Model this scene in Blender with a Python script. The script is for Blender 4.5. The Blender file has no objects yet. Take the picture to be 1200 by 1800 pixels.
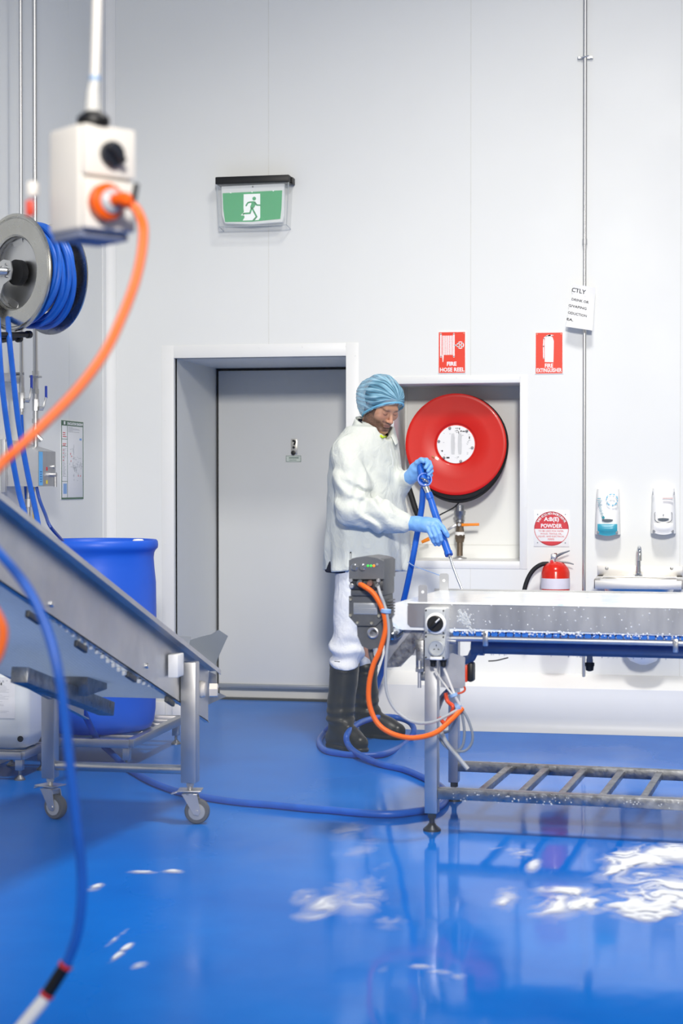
import bpy, bmesh, math, random
import numpy as np
from mathutils import Vector, Matrix, noise as mnoise

S = bpy.context.scene
COL = S.collection
random.seed(7)

# ------------------------------------------------------------------ camera
FPX = 3089.0                      # focal length in pixels of the 1200x1800 frame
YAW = math.atan(600 / FPX)
PITCH = math.atan(50 / FPX)
CAM_H = 1.35
cam_d = bpy.data.cameras.new('camera')
cam = bpy.data.objects.new('camera', cam_d)
COL.objects.link(cam)
cam.location = (0, 0, CAM_H)
cam.rotation_euler = (math.pi / 2 - PITCH, 0, YAW)
cam_d.sensor_fit = 'VERTICAL'
cam_d.sensor_height = 36.0
cam_d.lens = FPX * 36.0 / 1800.0
cam_d.clip_end = 60
cam_d.dof.use_dof = True
cam_d.dof.focus_distance = 8.5
cam_d.dof.aperture_fstop = 2.9
S.camera = cam

# ------------------------------------------------------------------ light
S.view_settings.view_transform = 'Standard'
S.view_settings.look = 'None'
S.view_settings.exposure = -0.04
S.view_settings.gamma = 1.0
S.view_settings.use_curve_mapping = False

W = bpy.data.worlds.new('world'); S.world = W
W.use_nodes = True
W.node_tree.nodes['Background'].inputs[0].default_value = (1.0, 0.962, 0.905, 1)
W.node_tree.nodes['Background'].inputs[1].default_value = 0.37

def area_light(name, loc, target, size, energy, color=(1, 1, 1), spread=180):
    l = bpy.data.lights.new(name, 'AREA')
    l.shape = 'RECTANGLE'; l.size, l.size_y = size
    l.energy = energy; l.color = color; l.spread = math.radians(spread)
    o = bpy.data.objects.new(name, l); COL.objects.link(o)
    o.location = loc
    o.rotation_euler = (Vector(target) - Vector(loc)).to_track_quat('-Z', 'Y').to_euler()
    return o
# high-bay lamp above the frame; added front fill aimed at the wall
area_light('high_bay_lamp', (-0.30, 6.0, 5.6), (-0.20, 7.2, 0), (0.8, 0.8), 115, (1.0, 0.955, 0.88), 120)
area_light('front_fill', (0.8, -2.6, 4.6), (-1.45, 9.7, 0.50), (0.9, 0.9), 76, (1.0, 0.955, 0.88), 52)

# ------------------------------------------------------------------ helpers
cy, sy = math.cos(YAW), math.sin(YAW)
cp, sp = math.cos(PITCH), math.sin(PITCH)
C_R = Vector((cy, sy, 0))
C_F = Vector((-sy * cp, cy * cp, -sp))
C_U = Vector((-sy * sp, cy * sp, cp))
EYE = Vector((0, 0, CAM_H))
def ray(u, v):
    return C_F + C_R * ((u - 600) / FPX) + C_U * ((900 - v) / FPX)
def pt(u, v, depth):
    return EYE + ray(u, v) * depth
def on_y(u, v, Y):
    r = ray(u, v); return EYE + r * (Y / r.y)
def on_x(u, v, X):
    r = ray(u, v); return EYE + r * (X / r.x)
def on_z(u, v, Z=0.0):
    r = ray(u, v); return EYE + r * ((Z - CAM_H) / r.z)

class Frame:
    """a local frame standing on the floor: origin and turn about the vertical"""
    def __init__(self, loc, rz):
        self.M = Matrix.Translation(Vector(loc)) @ Matrix.Rotation(rz, 4, 'Z')
        self.I = self.M.inverted()
        self.loc, self.rz = Vector(loc), rz
    def at_w(self, u, v, w):          # where the sight line meets local plane y = w
        o = self.I @ EYE; r = self.I.to_3x3() @ ray(u, v)
        return o + r * ((w - o.y) / r.y)
    def at_l(self, u, v, l):          # local plane x = l
        o = self.I @ EYE; r = self.I.to_3x3() @ ray(u, v)
        return o + r * ((l - o.x) / r.x)
    def at_z(self, u, v, z):
        return self.I @ on_z(u, v, z)
    def pt(self, u, v, depth):
        return self.I @ pt(u, v, depth)

def lin(h):
    if isinstance(h, str):
        h = h.lstrip('#'); c = [int(h[i:i + 2], 16) / 255 for i in (0, 2, 4)]
    else:
        c = list(h)
    return tuple(x / 12.92 if x <= 0.04045 else ((x + 0.055) / 1.055) ** 2.4 for x in c) + (1.0,)

class NT:
    def __init__(self, m):
        m.use_nodes = True
        self.t = m.node_tree; self.n = self.t.nodes
        self.b = self.n['Principled BSDF']; self.out = self.n['Material Output']
    def new(self, kind, **kw):
        nd = self.n.new(kind)
        for k, v in kw.items():
            setattr(nd, k, v)
        return nd
    def link(self, a, b): self.t.links.new(a, b)
    def coords(self, scale=(1, 1, 1)):
        g = self.new('ShaderNodeNewGeometry'); mp = self.new('ShaderNodeMapping')
        mp.inputs['Scale'].default_value = scale
        self.link(g.outputs['Position'], mp.inputs['Vector'])
        return mp.outputs['Vector']
    def noise(self, scale, detail=4, stretch=(1, 1, 1), rough=0.55, dist=0.0):
        t = self.new('ShaderNodeTexNoise')
        t.inputs['Scale'].default_value = scale; t.inputs['Detail'].default_value = detail
        t.inputs['Roughness'].default_value = rough; t.inputs['Distortion'].default_value = dist
        self.link(self.coords(stretch), t.inputs['Vector'])
        return t.outputs['Fac']
    def ramp(self, fac, stops):
        r = self.new('ShaderNodeValToRGB')
        e = r.color_ramp.elements
        while len(e) < len(stops): e.new(0.5)
        for k, (p, c) in enumerate(stops):
            e[k].position = p; e[k].color = c if len(c) == 4 else tuple(c) + (1,)
        self.link(fac, r.inputs['Fac'])
        return r.outputs['Color']
    def bump(self, fac, strength, dist=0.01):
        b = self.new('ShaderNodeBump')
        b.inputs['Strength'].default_value = strength; b.inputs['Distance'].default_value = dist
        self.link(fac, b.inputs['Height']); self.link(b.outputs['Normal'], self.b.inputs['Normal'])
        return b

MATS = {}
def mat(name, color, rough=0.5, metal=0.0, var=0.06, vscale=9.0, stretch=(1, 1, 1), bump=0.0, bscale=None,
        spec=0.5, rvar=0.0, emit=None, estr=0.0, trans=0.0, alpha=1.0, ior=1.45, coat=0.0, bstretch=None):
    if name in MATS: return MATS[name]
    m = bpy.data.materials.new(name); t = NT(m); b = t.b
    c = lin(color)
    f = t.noise(vscale, 4, stretch)
    lo = tuple(max(0, x * (1 - var)) for x in c[:3]); hi = tuple(min(1, x * (1 + var)) for x in c[:3])
    t.link(t.ramp(f, [(0.3, lo), (0.7, hi)]), b.inputs['Base Color'])
    b.inputs['Roughness'].default_value = rough
    if rvar:
        a = max(0.02, rough - rvar); z = min(1, rough + rvar)
        t.link(t.ramp(t.noise(vscale * 1.7, 5, stretch), [(0.3, (a,) * 3), (0.7, (z,) * 3)]), b.inputs['Roughness'])
    b.inputs['Metallic'].default_value = metal
    b.inputs['Specular IOR Level'].default_value = spec
    b.inputs['IOR'].default_value = ior
    b.inputs['Transmission Weight'].default_value = trans
    b.inputs['Alpha'].default_value = alpha
    b.inputs['Coat Weight'].default_value = coat
    if emit:
        b.inputs['Emission Color'].default_value = lin(emit); b.inputs['Emission Strength'].default_value = estr
    if bump:
        t.bump(t.noise(bscale or vscale * 4, 5, bstretch or stretch), bump)
    MATS[name] = m
    return m

def tag(o, label=None, cat=None, group=None, kind=None):
    if label: o['label'] = label
    if cat: o['category'] = cat
    if group: o['group'] = group
    if kind: o['kind'] = kind
    return o

def thing(name, label=None, cat=None, loc=(0, 0, 0), rz=0.0, group=None, kind=None, frame=None):
    o = bpy.data.objects.new(name, None); COL.objects.link(o)
    o.empty_display_size = 0.1
    if frame: loc, rz = frame.loc, frame.rz
    o.location = loc; o.rotation_euler = (0, 0, rz)
    return tag(o, label, cat, group, kind)

def smooth_curve(pts, n=8, closed=False):
    """Catmull-Rom through the points"""
    P = [Vector(p) for p in pts]; out = []
    N = len(P); rng = range(N if closed else N - 1)
    for i in rng:
        if closed:
            a, b, c, d = P[(i - 1) % N], P[i], P[(i + 1) % N], P[(i + 2) % N]
        else:
            b, c = P[i], P[i + 1]
            a = P[i - 1] if i else b * 2 - c
            d = P[i + 2] if i + 2 < N else c * 2 - b
        for k in range(n):
            t = k / n
            out.append(0.5 * ((2 * b) + (c - a) * t + (2 * a - 5 * b + 4 * c - d) * t * t + (3 * b - a - 3 * c + d) * t ** 3))
    if not closed: out.append(P[-1])
    return out

class MB:
    """gathers shapes, then links them as ONE mesh object"""
    def __init__(self, M=None):
        self.v, self.f, self.M = [], [], M
    def add(self, vs, fs):
        k = len(self.v)
        if self.M is not None: vs = [self.M @ Vector(p) for p in vs]
        self.v += [tuple(p) for p in vs]
        self.f += [tuple(i + k for i in f) for f in fs]
        return self
    def box(self, c, s, bevel=0.0, rot=None, seg=2):
        bm = bmesh.new(); bmesh.ops.create_cube(bm, size=1.0)
        bmesh.ops.scale(bm, vec=s, verts=bm.verts)
        if bevel > 0:
            bmesh.ops.bevel(bm, geom=list(bm.edges), offset=bevel, segments=seg, affect='EDGES', profile=0.5)
        R = rot if rot is not None else Matrix.Identity(3)
        bm.verts.index_update()
        vs = [R @ v.co + Vector(c) for v in bm.verts]
        fs = [[v.index for v in f.verts] for f in bm.faces]
        bm.free()
        return self.add(vs, fs)
    def bar(self, a, b, w, h, bevel=0.0, up=(0, 0, 1)):
        """box section from a to b, w across, h along up"""
        a, b = Vector(a), Vector(b); d = (b - a); L = d.length; d.normalize()
        u = Vector(up); s = d.cross(u).normalized(); u = s.cross(d).normalized()
        R = Matrix((s, d, u)).transposed()
        return self.box((a + b) / 2, (w, L, h), bevel, R)
    def rings(self, rings, cap=True, closed=False):
        n = len(rings[0]); vs = [p for r in rings for p in r]; fs = []
        m = len(rings)
        for i in range(m if closed else m - 1):
            j = (i + 1) % m
            for k in range(n):
                l = (k + 1) % n
                fs.append((i * n + k, i * n + l, j * n + l, j * n + k))
        if cap and not closed:
            fs.append(tuple(reversed(range(n)))); fs.append(tuple((m - 1) * n + k for k in range(n)))
        return self.add(vs, fs)
    def tube(self, pts, r, seg=10, smooth=0, closed=False, cap=True):
        P = smooth_curve(pts, smooth, closed) if smooth else [Vector(p) for p in pts]
        n = len(P)
        if callable(r): R = [r(i / (n - 1)) for i in range(n)]
        elif isinstance(r, (list, tuple)):
            R = [float(x) for x in np.interp(np.linspace(0, len(r) - 1, n), range(len(r)), r)]
        else: R = [r] * n
        T = []
        for i in range(n):
            a = P[(i - 1) % n] if (i or closed) else P[0]
            b = P[(i + 1) % n] if (i < n - 1 or closed) else P[-1]
            T.append((b - a).normalized())
        x = T[0].orthogonal().normalized(); rings = []
        for i in range(n):
            x = (x - T[i] * x.dot(T[i])).normalized(); y = T[i].cross(x)
            rings.append([P[i] + (x * math.cos(q) + y * math.sin(q)) * R[i] for q in [2 * math.pi * k / seg for k in range(seg)]])
        return self.rings(rings, cap, closed)
    def cyl(self, a, b, r, r2=None, seg=20):
        return self.tube([a, b], [r, r if r2 is None else r2], seg)
    def lathe(self, prof, o=(0, 0, 0), axis=(0, 0, 1), seg=40, cap=True):
        """profile of (radius, distance along axis)"""
        A = Vector(axis).normalized(); x = A.orthogonal().normalized(); y = A.cross(x); O = Vector(o)
        rings = [[O + A * h + (x * math.cos(q) + y * math.sin(q)) * max(r, 1e-4) for q in [2 * math.pi * k / seg for k in range(seg)]] for r, h in prof]
        return self.rings(rings, cap)
    def prism(self, poly, ext):
        P = [Vector(p) for p in poly]; E = Vector(ext); n = len(P)
        fs = [tuple(range(n)), tuple(reversed(range(n, 2 * n)))]
        for k in range(n):
            l = (k + 1) % n
            fs.append((l, k, n + k, n + l))
        return self.add(P + [p + E for p in P], fs)
    def sheet(self, grid, th=0.0, nrm=None):
        """rows of points; th gives the thickness along -nrm"""
        m, n = len(grid), len(grid[0])
        vs = [Vector(p) for r in grid for p in r]
        q = lambda i, j: i * n + j
        fs = [(q(i, j), q(i, j + 1), q(i + 1, j + 1), q(i + 1, j)) for i in range(m - 1) for j in range(n - 1)]
        if th:
            N = Vector(nrm) * -th; K = len(vs)
            vs2 = [v + N for v in vs]
            fs += [tuple(K + a for a in reversed(f)) for f in list(fs)]
            edge = [q(0, j) for j in range(n)] + [q(i, n - 1) for i in range(1, m)] + [q(m - 1, j) for j in range(n - 2, -1, -1)] + [q(i, 0) for i in range(m - 2, 0, -1)]
            for a, b in zip(edge, edge[1:] + edge[:1]):
                fs.append((b, a, a + K, b + K))
            vs += vs2
        return self.add(vs, fs)
    def build(self, name, m, parent=None, local=False, sharp=35, **kw):
        """points are in world space unless local (then in the space of the thing)"""
        me = bpy.data.meshes.new(name)
        o = bpy.data.objects.new(name, me); COL.objects.link(o)
        vs = self.v
        if parent is not None:
            o.parent = parent
            if not local:
                Mx = Matrix.Identity(4); chain = []
                p = parent
                while p: chain.append(p); p = p.parent
                for p in reversed(chain):
                    Mx = Mx @ (Matrix.Translation(p.location) @ p.rotation_euler.to_matrix().to_4x4())
                I = Mx.inverted(); vs = [tuple(I @ Vector(p)) for p in vs]
        elif 'at' in kw:
            at = Vector(kw.pop('at')); o.location = at
            vs = [tuple(Vector(p) - at) for p in vs]
        kw.pop('at', None)
        me.from_pydata(vs, [], self.f); me.update()
        bm = bmesh.new(); bm.from_mesh(me)
        bmesh.ops.recalc_face_normals(bm, faces=bm.faces); bm.to_mesh(me); bm.free()
        me.shade_smooth()
        if sharp: me.set_sharp_from_angle(angle=math.radians(sharp))
        if m: me.materials.append(m)
        return tag(o, **kw)

def dup_tree(o, parent=None):
    c = o.copy(); COL.objects.link(c)
    if parent is not None: c.parent = parent
    for ch in [x for x in COL.objects if x.parent == o]:
        dup_tree(ch, c)
    return c

def text_verts(body, size, bold=0.0, ext=0.0003, spacing=1.0):
    cu = bpy.data.curves.new('t', 'FONT'); cu.body = body; cu.size = size
    cu.offset = bold; cu.extrude = ext; cu.align_x = 'CENTER'; cu.align_y = 'CENTER'
    cu.space_character = spacing; cu.resolution_u = 2; cu.fill_mode = 'BOTH'
    o = bpy.data.objects.new('t', cu); COL.objects.link(o)
    me = bpy.data.meshes.new_from_object(o)
    vs = [v.co.copy() for v in me.vertices]; fs = [tuple(p.vertices) for p in me.polygons]
    bpy.data.objects.remove(o); bpy.data.curves.remove(cu); bpy.data.meshes.remove(me)
    return vs, fs
def text(mb, body, size, at, R, U, bold=0.0, width=None, ext=0.0003, spacing=1.0):
    vs, fs = text_verts(body, size, bold, ext, spacing)
    if not vs: return
    R, U = Vector(R), Vector(U); N = R.cross(U)
    x0 = min(v.x for v in vs); x1 = max(v.x for v in vs); y0 = min(v.y for v in vs); y1 = max(v.y for v in vs)
    k = (width / (x1 - x0)) if width else 1.0
    at = Vector(at)
    mb.add([at + R * ((v.x - (x0 + x1) / 2) * k) + U * (v.y - (y0 + y1) / 2) + N * v.z for v in vs], fs)

# flat drawing in a plane: strokes and polygons lying on a sign
class Plane2:
    def __init__(self, o, R, U):
        self.o, self.R, self.U = Vector(o), Vector(R).normalized(), Vector(U).normalized()
        self.N = self.R.cross(self.U)
    def p(self, x, y, h=0.0): return self.o + self.R * x + self.U * y + self.N * h
    def poly(self, mb, pts, h0, th=0.0006):
        mb.prism([self.p(x, y, h0) for x, y in pts], self.N * th)
    def rect(self, mb, x0, y0, x1, y1, h0, th=0.0006):
        self.poly(mb, [(x0, y0), (x1, y0), (x1, y1), (x0, y1)], h0, th)
    def disc(self, mb, x, y, r, h0, th=0.0006, seg=32, a0=0, a1=2 * math.pi):
        full = abs(a1 - a0 - 2 * math.pi) < 1e-6
        n = seg if full else seg + 1
        self.poly(mb, [(x + r * math.cos(a0 + (a1 - a0) * k / seg), y + r * math.sin(a0 + (a1 - a0) * k / seg)) for k in range(n)], h0, th)
    def stroke(self, mb, pts, w, h0, th=0.0006):
        for (x0, y0), (x1, y1) in zip(pts, pts[1:]):
            dx, dy = x1 - x0, y1 - y0; L = math.hypot(dx, dy) or 1
            nx, ny = -dy / L * w / 2, dx / L * w / 2
            self.poly(mb, [(x0 + nx, y0 + ny), (x0 - nx, y0 - ny), (x1 - nx, y1 - ny), (x1 + nx, y1 + ny)], h0, th)
        for x, y in pts:
            self.disc(mb, x, y, w / 2, h0, th, 10)
    def ring(self, mb, x, y, r, w, h0, th=0.0006, seg=36):
        P = []
        for k in range(seg):
            q = 2 * math.pi * k / seg
            P.append([self.p(x + rr * math.cos(q), y + rr * math.sin(q), h) for rr, h in ((r - w / 2, h0), (r + w / 2, h0), (r + w / 2, h0 + th), (r - w / 2, h0 + th))])
        mb.rings(P, closed=True)

D = 9.70            # front face of the back wall
XL = -3.27          # face of the left wall
DD = D + 0.92       # plane of the door
NB = D + 0.40       # back of the hose reel niche
TOP = 6.0

# ------------------------------------------------------------------ materials
M_wall = mat('white_panel', '#e9ebea', 0.42, var=0.012, vscale=1.5, rvar=0.05)
M_wall2 = mat('white_trim', '#ecedec', 0.40, var=0.01)
M_door = mat('door_panel', '#d9dbdb', 0.45, var=0.012, vscale=2)
M_black = mat('black_plastic', '#141518', 0.45)
M_rubber = mat('black_rubber', '#1b1c1f', 0.6, var=0.15, bump=0.08, bscale=60)
M_steel = mat('stainless_steel', '#d3d4d5', 0.33, 1.0, var=0.05, vscale=6, stretch=(1, 1, 0.25), rvar=0.05)
M_pipe = mat('pipe_steel', '#cfd0d1', 0.32, 1.0, var=0.03)
M_bright = mat('bright_sheet', '#e6e4e0', 0.45, 0.85, var=0.05, vscale=7)
M_steel2 = mat('dull_steel', '#c9cacc', 0.42, 1.0, var=0.07, vscale=5, rvar=0.06, bump=0.02, bscale=40)
M_steeld = mat('wet_dark_steel', '#9b9da0', 0.38, 1.0, var=0.25, vscale=22, rvar=0.15, bump=0.12, bscale=70)
M_chrome = mat('chrome', '#d6d9dc', 0.13, 1.0, var=0.04)
M_blue_hose = mat('blue_rubber', '#1c5fc4', 0.38, var=0.10, vscale=20)
M_blue_pl = mat('blue_polyethylene', '#1f5fd8', 0.42, var=0.05, vscale=4)
M_orange = mat('orange_pvc', '#f26a1b', 0.40, var=0.05)
M_grey_cable = mat('grey_pvc', '#a4a9b0', 0.5, var=0.05)
M_red = mat('red_enamel', '#d2190c', 0.38, var=0.05, vscale=5, coat=0.08)
M_sign_red = mat('sign_red', '#ea3a22', 0.4, var=0.02)
M_sign_red2 = mat('sign_crimson', '#d23640', 0.4, var=0.02)
M_white = mat('white_plastic', '#f2f3f3', 0.35, var=0.01)
M_offw = mat('warm_white_plastic', '#e6e2dc', 0.4, var=0.015)
M_grey = mat('grey_plastic', '#8c9096', 0.5, var=0.04)
M_dgrey = mat('motor_grey', '#55585d', 0.5, var=0.12, vscale=25, bump=0.05, bscale=140)
M_ink = mat('black_ink', '#23262b', 0.6)
M_inkg = mat('grey_ink', '#8d939a', 0.6)
M_paper = mat('paper', '#eff0f2', 0.7, var=0.01)
M_brass = mat('brass', '#8d7d5c', 0.35, 1.0, var=0.15)
# ================================================================== ROOM
def floor_material():
    m = bpy.data.materials.new('wet_blue_epoxy'); t = NT(m); b = t.b
    f = t.noise(1.3, 5, (1, 1, 1), 0.6)
    t.link(t.ramp(f, [(0.30, lin('#0866c6')), (0.52, lin('#0b6fd0')), (0.72, lin('#1277d8'))]), b.inputs['Base Color'])
    # a shallow puddle lies round the flat conveyor and the worker; elsewhere the coat is only damp
    c = on_z(930, 1530)
    g = t.new('ShaderNodeNewGeometry'); mp = t.new('ShaderNodeMapping')
    mp.inputs['Location'].default_value = (-c.x / 1.0, -c.y / 2.3, 0); mp.inputs['Scale'].default_value = (1 / 1.0, 1 / 2.3, 0)
    ln = t.new('ShaderNodeVectorMath', operation='LENGTH')
    t.link(g.outputs['Position'], mp.inputs['Vector']); t.link(mp.outputs['Vector'], ln.inputs[0])
    ad = t.new('ShaderNodeMath', operation='MULTIPLY_ADD'); ad.inputs[1].default_value = 0.9
    t.link(t.noise(1.6, 4, (1.0, 0.75, 1), 0.55, 0.8), ad.inputs[0]); t.link(ln.outputs['Value'], ad.inputs[2])
    wet = ad.outputs[0]
    wr = t.new('ShaderNodeMapRange'); wr.inputs['From Min'].default_value = 1.30; wr.inputs['From Max'].default_value = 1.55
    wr.inputs['To Min'].default_value = 0.19; wr.inputs['To Max'].default_value = 0.12
    t.link(wet, wr.inputs['Value']); t.link(wr.outputs['Result'], b.inputs['Specular IOR Level'])
    rr = t.new('ShaderNodeMapRange'); rr.inputs['From Min'].default_value = 1.25; rr.inputs['From Max'].default_value = 1.75
    rr.inputs['To Min'].default_value = 0.075; rr.inputs['To Max'].default_value = 0.30
    t.link(wet, rr.inputs['Value']); t.link(rr.outputs['Result'], b.inputs['Roughness'])
    b.inputs['IOR'].default_value = 1.30
    t.bump(t.noise(2.6, 3, (1, 0.7, 1), 0.4), 0.05, 0.05)
    return m
M_floor = floor_material()
MB().box((1.4, 4.4, -0.05), (9.4, 13.0, 0.1)).build('floor', M_floor, kind='structure')
MB().box((1.4, 4.4, TOP + 0.05), (9.4, 13.0, 0.1)).build('ceiling', M_wall, kind='structure')

# opening rectangles on the back wall, (x0, x1, z0, z1)
dl, dt = on_y(305.5, 629, D), on_y(608, 626, D)
DOOR = (dl.x, dt.x, 0.0, (dl.z + dt.z) / 2)
na, nb_ = on_y(692, 985, D), on_y(913.5, 672.5, D)
NICHE = (na.x, nb_.x, na.z, nb_.z)
xc = on_y(185, 500, D).x
xs = [on_y(u, 500, D).x for u in (472, 827, 1196)]
step = (xs[2] - xs[0]) / 2
edges = [XL, xs[0], xs[1], xs[2], xs[2] + step, xs[2] + 2 * step, xs[2] + 3 * step]
wall_back = thing('wall_back', kind='structure', loc=(0, D, 0))
gap = 0.0016
for a, b in zip(edges, edges[1:]):
    mb = MB()
    a2, b2 = a + gap, b - gap
    cuts_x = sorted({a2, b2} | {x for o in (DOOR, NICHE) for x in o[:2] if a2 < x < b2})
    cuts_z = sorted({0.0, TOP} | {z for o in (DOOR, NICHE) for z in o[2:]})
    for x0, x1 in zip(cuts_x, cuts_x[1:]):
        for z0, z1 in zip(cuts_z, cuts_z[1:]):
            xm, zm = (x0 + x1) / 2, (z0 + z1) / 2
            if any(o[0] < xm < o[1] and o[2] < zm < o[3] for o in (DOOR, NICHE)): continue
            mb.box((xm, D + 0.03, zm), (x1 - x0, 0.06, z1 - z0))
    mb.build('wall_panel', M_wall, wall_back)
for e in edges[1:-1]:
    mb = MB()
    spans = [(0, TOP)]
    for o in (DOOR, NICHE):
        if o[0] < e < o[1]: spans = [(0, o[2]), (o[3], TOP)]
    for z0, z1 in spans:
        if z1 - z0 > 0.01: mb.box((e, D + 0.0035, (z0 + z1) / 2), (0.006, 0.004, z1 - z0))
    mb.build('joint_sealant', mat('sealant', '#d9dad6', 0.6), wall_back)

# left wall in upright panels
wall_left = thing('wall_left', kind='structure', loc=(XL, 4, 0))
ys = [D - 0.06] + [D - 0.06 - 1.12 * k - 0.55 for k in range(0, 9)]
for a, b in zip(ys[1:], ys):
    MB().box((XL - 0.03, (a + b) / 2, TOP / 2), (0.06, b - a - 0.003, TOP)).build('wall_panel', M_wall, wall_left)
# pale corner cove with two soft edges
mb = MB()
pr = [(XL, D - 0.06), (XL + 0.006, D - 0.055), (XL + 0.012, D - 0.02), (XL + 0.03, D - 0.01), (XL + 0.065, D - 0.005), (XL + 0.065, D), (XL, D)]
mb.prism([(x, y, 0) for x, y in pr], (0, 0, TOP)); mb.build('trim_1', M_wall2, kind='structure')

# kerb along the foot of the back wall
kx0 = DOOR[1] + 0.02
prof = [(D + 0.0, 0.305), (D - 0.125, 0.250), (D - 0.135, 0.240), (D - 0.135, 0.075), (D - 0.15, 0.03), (D - 0.185, 0.002), (D - 0.185, -0.01), (D + 0.0, -0.01)]
MB().prism([(kx0, y, z) for y, z in prof], (5.9 - kx0, 0, 0)).build('baseboard_back', M_wall2, kind='structure')
prof = [(XL, 0.14), (XL + 0.02, 0.13), (XL + 0.025, 0.05), (XL + 0.05, 0.003), (XL + 0.05, -0.01), (XL, -0.01)]
MB().prism([(x, -1.9, z) for x, z in prof], (0, D + 1.84, 0)).build('baseboard_left', M_wall2, kind='structure')
MB().box(((XL + DOOR[0]) / 2, D - 0.012, 0.05), (DOOR[0] - XL - 0.1, 0.024, 0.10), 0.008).build('baseboard_door', M_wall2, kind='structure')

# door recess: reveals, soffit and the outer wall behind
rec = thing('trim_6', kind='structure', loc=(DOOR[0], D, 0))
MB().box((DOOR[0] - 0.03, (D + DD) / 2 + 0.03, 1.2), (0.06, DD - D - 0.0, 2.4)).build('reveal', M_wall, rec)
MB().box((DOOR[1] + 0.03, (D + DD) / 2 + 0.03, 1.2), (0.06, DD - D - 0.0, 2.4)).build('reveal', M_wall, rec)
MB().box(((DOOR[0] + DOOR[1]) / 2, (D + DD) / 2 + 0.03, DOOR[3] + 0.03), (DOOR[1] - DOOR[0] + 0.1, DD - D, 0.06)).build('soffit', M_wall, rec)
MB().box((-1.6, DD + 0.10, 1.4), (4.0, 0.06, 2.8)).build('outer_wall', M_wall, rec)

def trim_frame(name, o, w, out=0.003, foot=True):
    t = thing(name, kind='structure', loc=(o[0], D, o[2]))
    x0, x1, z0, z1 = o
    def strip(a, b, c, d):
        MB().box(((a + b) / 2, D - out / 2, (c + d) / 2), (abs(b - a), out, abs(d - c)), 0.0015).build('trim_strip', M_wall2, t)
    strip(x0 - w, x0, z0 if foot else z0 - w, z1 + w)
    strip(x1, x1 + w, z0 if foot else z0 - w, z1 + w)
    strip(x0, x1, z1, z1 + w)
    if not foot: strip(x0, x1, z0 - w, z0)
    mb = MB()
    n = 6
    for k in range(n):
        z = z0 + 0.3 + (z1 - z0 - 0.3) * k / (n - 1)
        for x in (x0 - w * 0.75, x1 + w * 0.75):
            mb.cyl((x, D - out - 0.002, z), (x, D - out + 0.001, z), 0.004, seg=10)
    for k in range(5):
        x = x0 + (x1 - x0) * k / 4
        mb.cyl((x, D - out - 0.002, z1 + w * 0.75), (x, D - out + 0.001, z1 + w * 0.75), 0.004, seg=10)
    mb.build('rivets', M_wall2, t, kind='stuff')
trim_frame('trim_2', DOOR, 0.072, 0.003)
trim_frame('trim_3', NICHE, 0.042, 0.003, foot=False)

# the niche box
nic = thing('trim_5', kind='structure', loc=(NICHE[0], D, NICHE[2]))
x0, x1, z0, z1 = NICHE
MB().box(((x0 + x1) / 2, NB + 0.02, (z0 + z1) / 2), (x1 - x0 + 0.1, 0.04, z1 - z0 + 0.1)).build('niche_back', M_wall, nic)
for x in (x0 - 0.02, x1 + 0.02):
    MB().box((x, (D + NB) / 2 + 0.03, (z0 + z1) / 2), (0.04, NB - D - 0.06, z1 - z0 + 0.1)).build('niche_side', M_wall, nic)
for z in (z0 - 0.02, z1 + 0.02):
    MB().box(((x0 + x1) / 2, (D + NB) / 2 + 0.03, z), (x1 - x0, NB - D - 0.06, 0.04)).build('niche_shelf', M_wall, nic)
mb = MB()
zz = on_y(750, 703, NB).z; mb.box(((x0 + x1) / 2, NB - 0.001, zz), (x1 - x0, 0.002, 0.003))
zz = on_y(750, 957, NB).z; mb.box(((x0 + x1) / 2, NB - 0.001, zz), (x1 - x0, 0.002, 0.003))
xx = on_y(716, 750, NB).x; mb.box((xx, NB - 0.001, (z0 + z1) / 2), (0.003, 0.002, z1 - z0))
mb.build('panel_seam', MATS['sealant'], nic)

# cool-room door in the recess
ld, rd = on_y(383.5, 652, DD), on_y(580, 1214, DD)
door = thing('door_1', kind='structure', loc=(ld.x, DD, 0))
dx0, dx1, dz0, dz1 = ld.x, ld.x + 1.0, rd.z + 0.03, ld.z
MB().box(((dx0 + dx1) / 2, DD + 0.03, (dz0 + dz1) / 2), (dx1 - dx0, 0.06, dz1 - dz0), 0.004).build('door_leaf', M_door, door)
mb = MB(); mb.box(((dx0 + dx1) / 2, DD + 0.02, dz1 + 0.014), (dx1 - dx0 + 0.02, 0.05, 0.020))
mb.box((dx0 - 0.006, DD + 0.03, (dz0 + dz1) / 2), (0.010, 0.05, dz1 - dz0 + 0.05)); mb.build('door_gasket', M_black, door)
mb = MB(); mb.box(((dx0 + dx1) / 2, DD - 0.002, dz0 - 0.012), (dx1 - dx0, 0.02, 0.026), 0.004); mb.build('kick_rail', mat('rail_grey', '#9aa0a8', 0.35, 0.6), door)
mb = MB(); mb.box(((dx0 + dx1) / 2, DD + 0.03, 0.006), (dx1 - dx0, 0.05, 0.012)); mb.build('bottom_seal', M_black, door)
a, b = on_y(511.5, 772, DD), on_y(522.5, 799, DD)
esc = MB().box(((a.x + b.x) / 2, DD - 0.003, (a.z + b.z) / 2), (b.x - a.x, 0.006, a.z - b.z), 0.002).build('escutcheon', mat('lock_plate', '#c5c3bd', 0.3, 0.7), door)
mb = MB(); c = on_y(517, 776, DD)
mb.tube([(c.x - 0.008, DD - 0.008, c.z + .004), (c.x + 0.008, DD - 0.012, c.z), (c.x + 0.002, DD - 0.012, c.z - 0.022)], 0.006, 8, 4)
c = on_y(516.5, 786.5, DD); mb.cyl((c.x, DD - 0.012, c.z), (c.x, DD, c.z), 0.008, seg=12)
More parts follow.
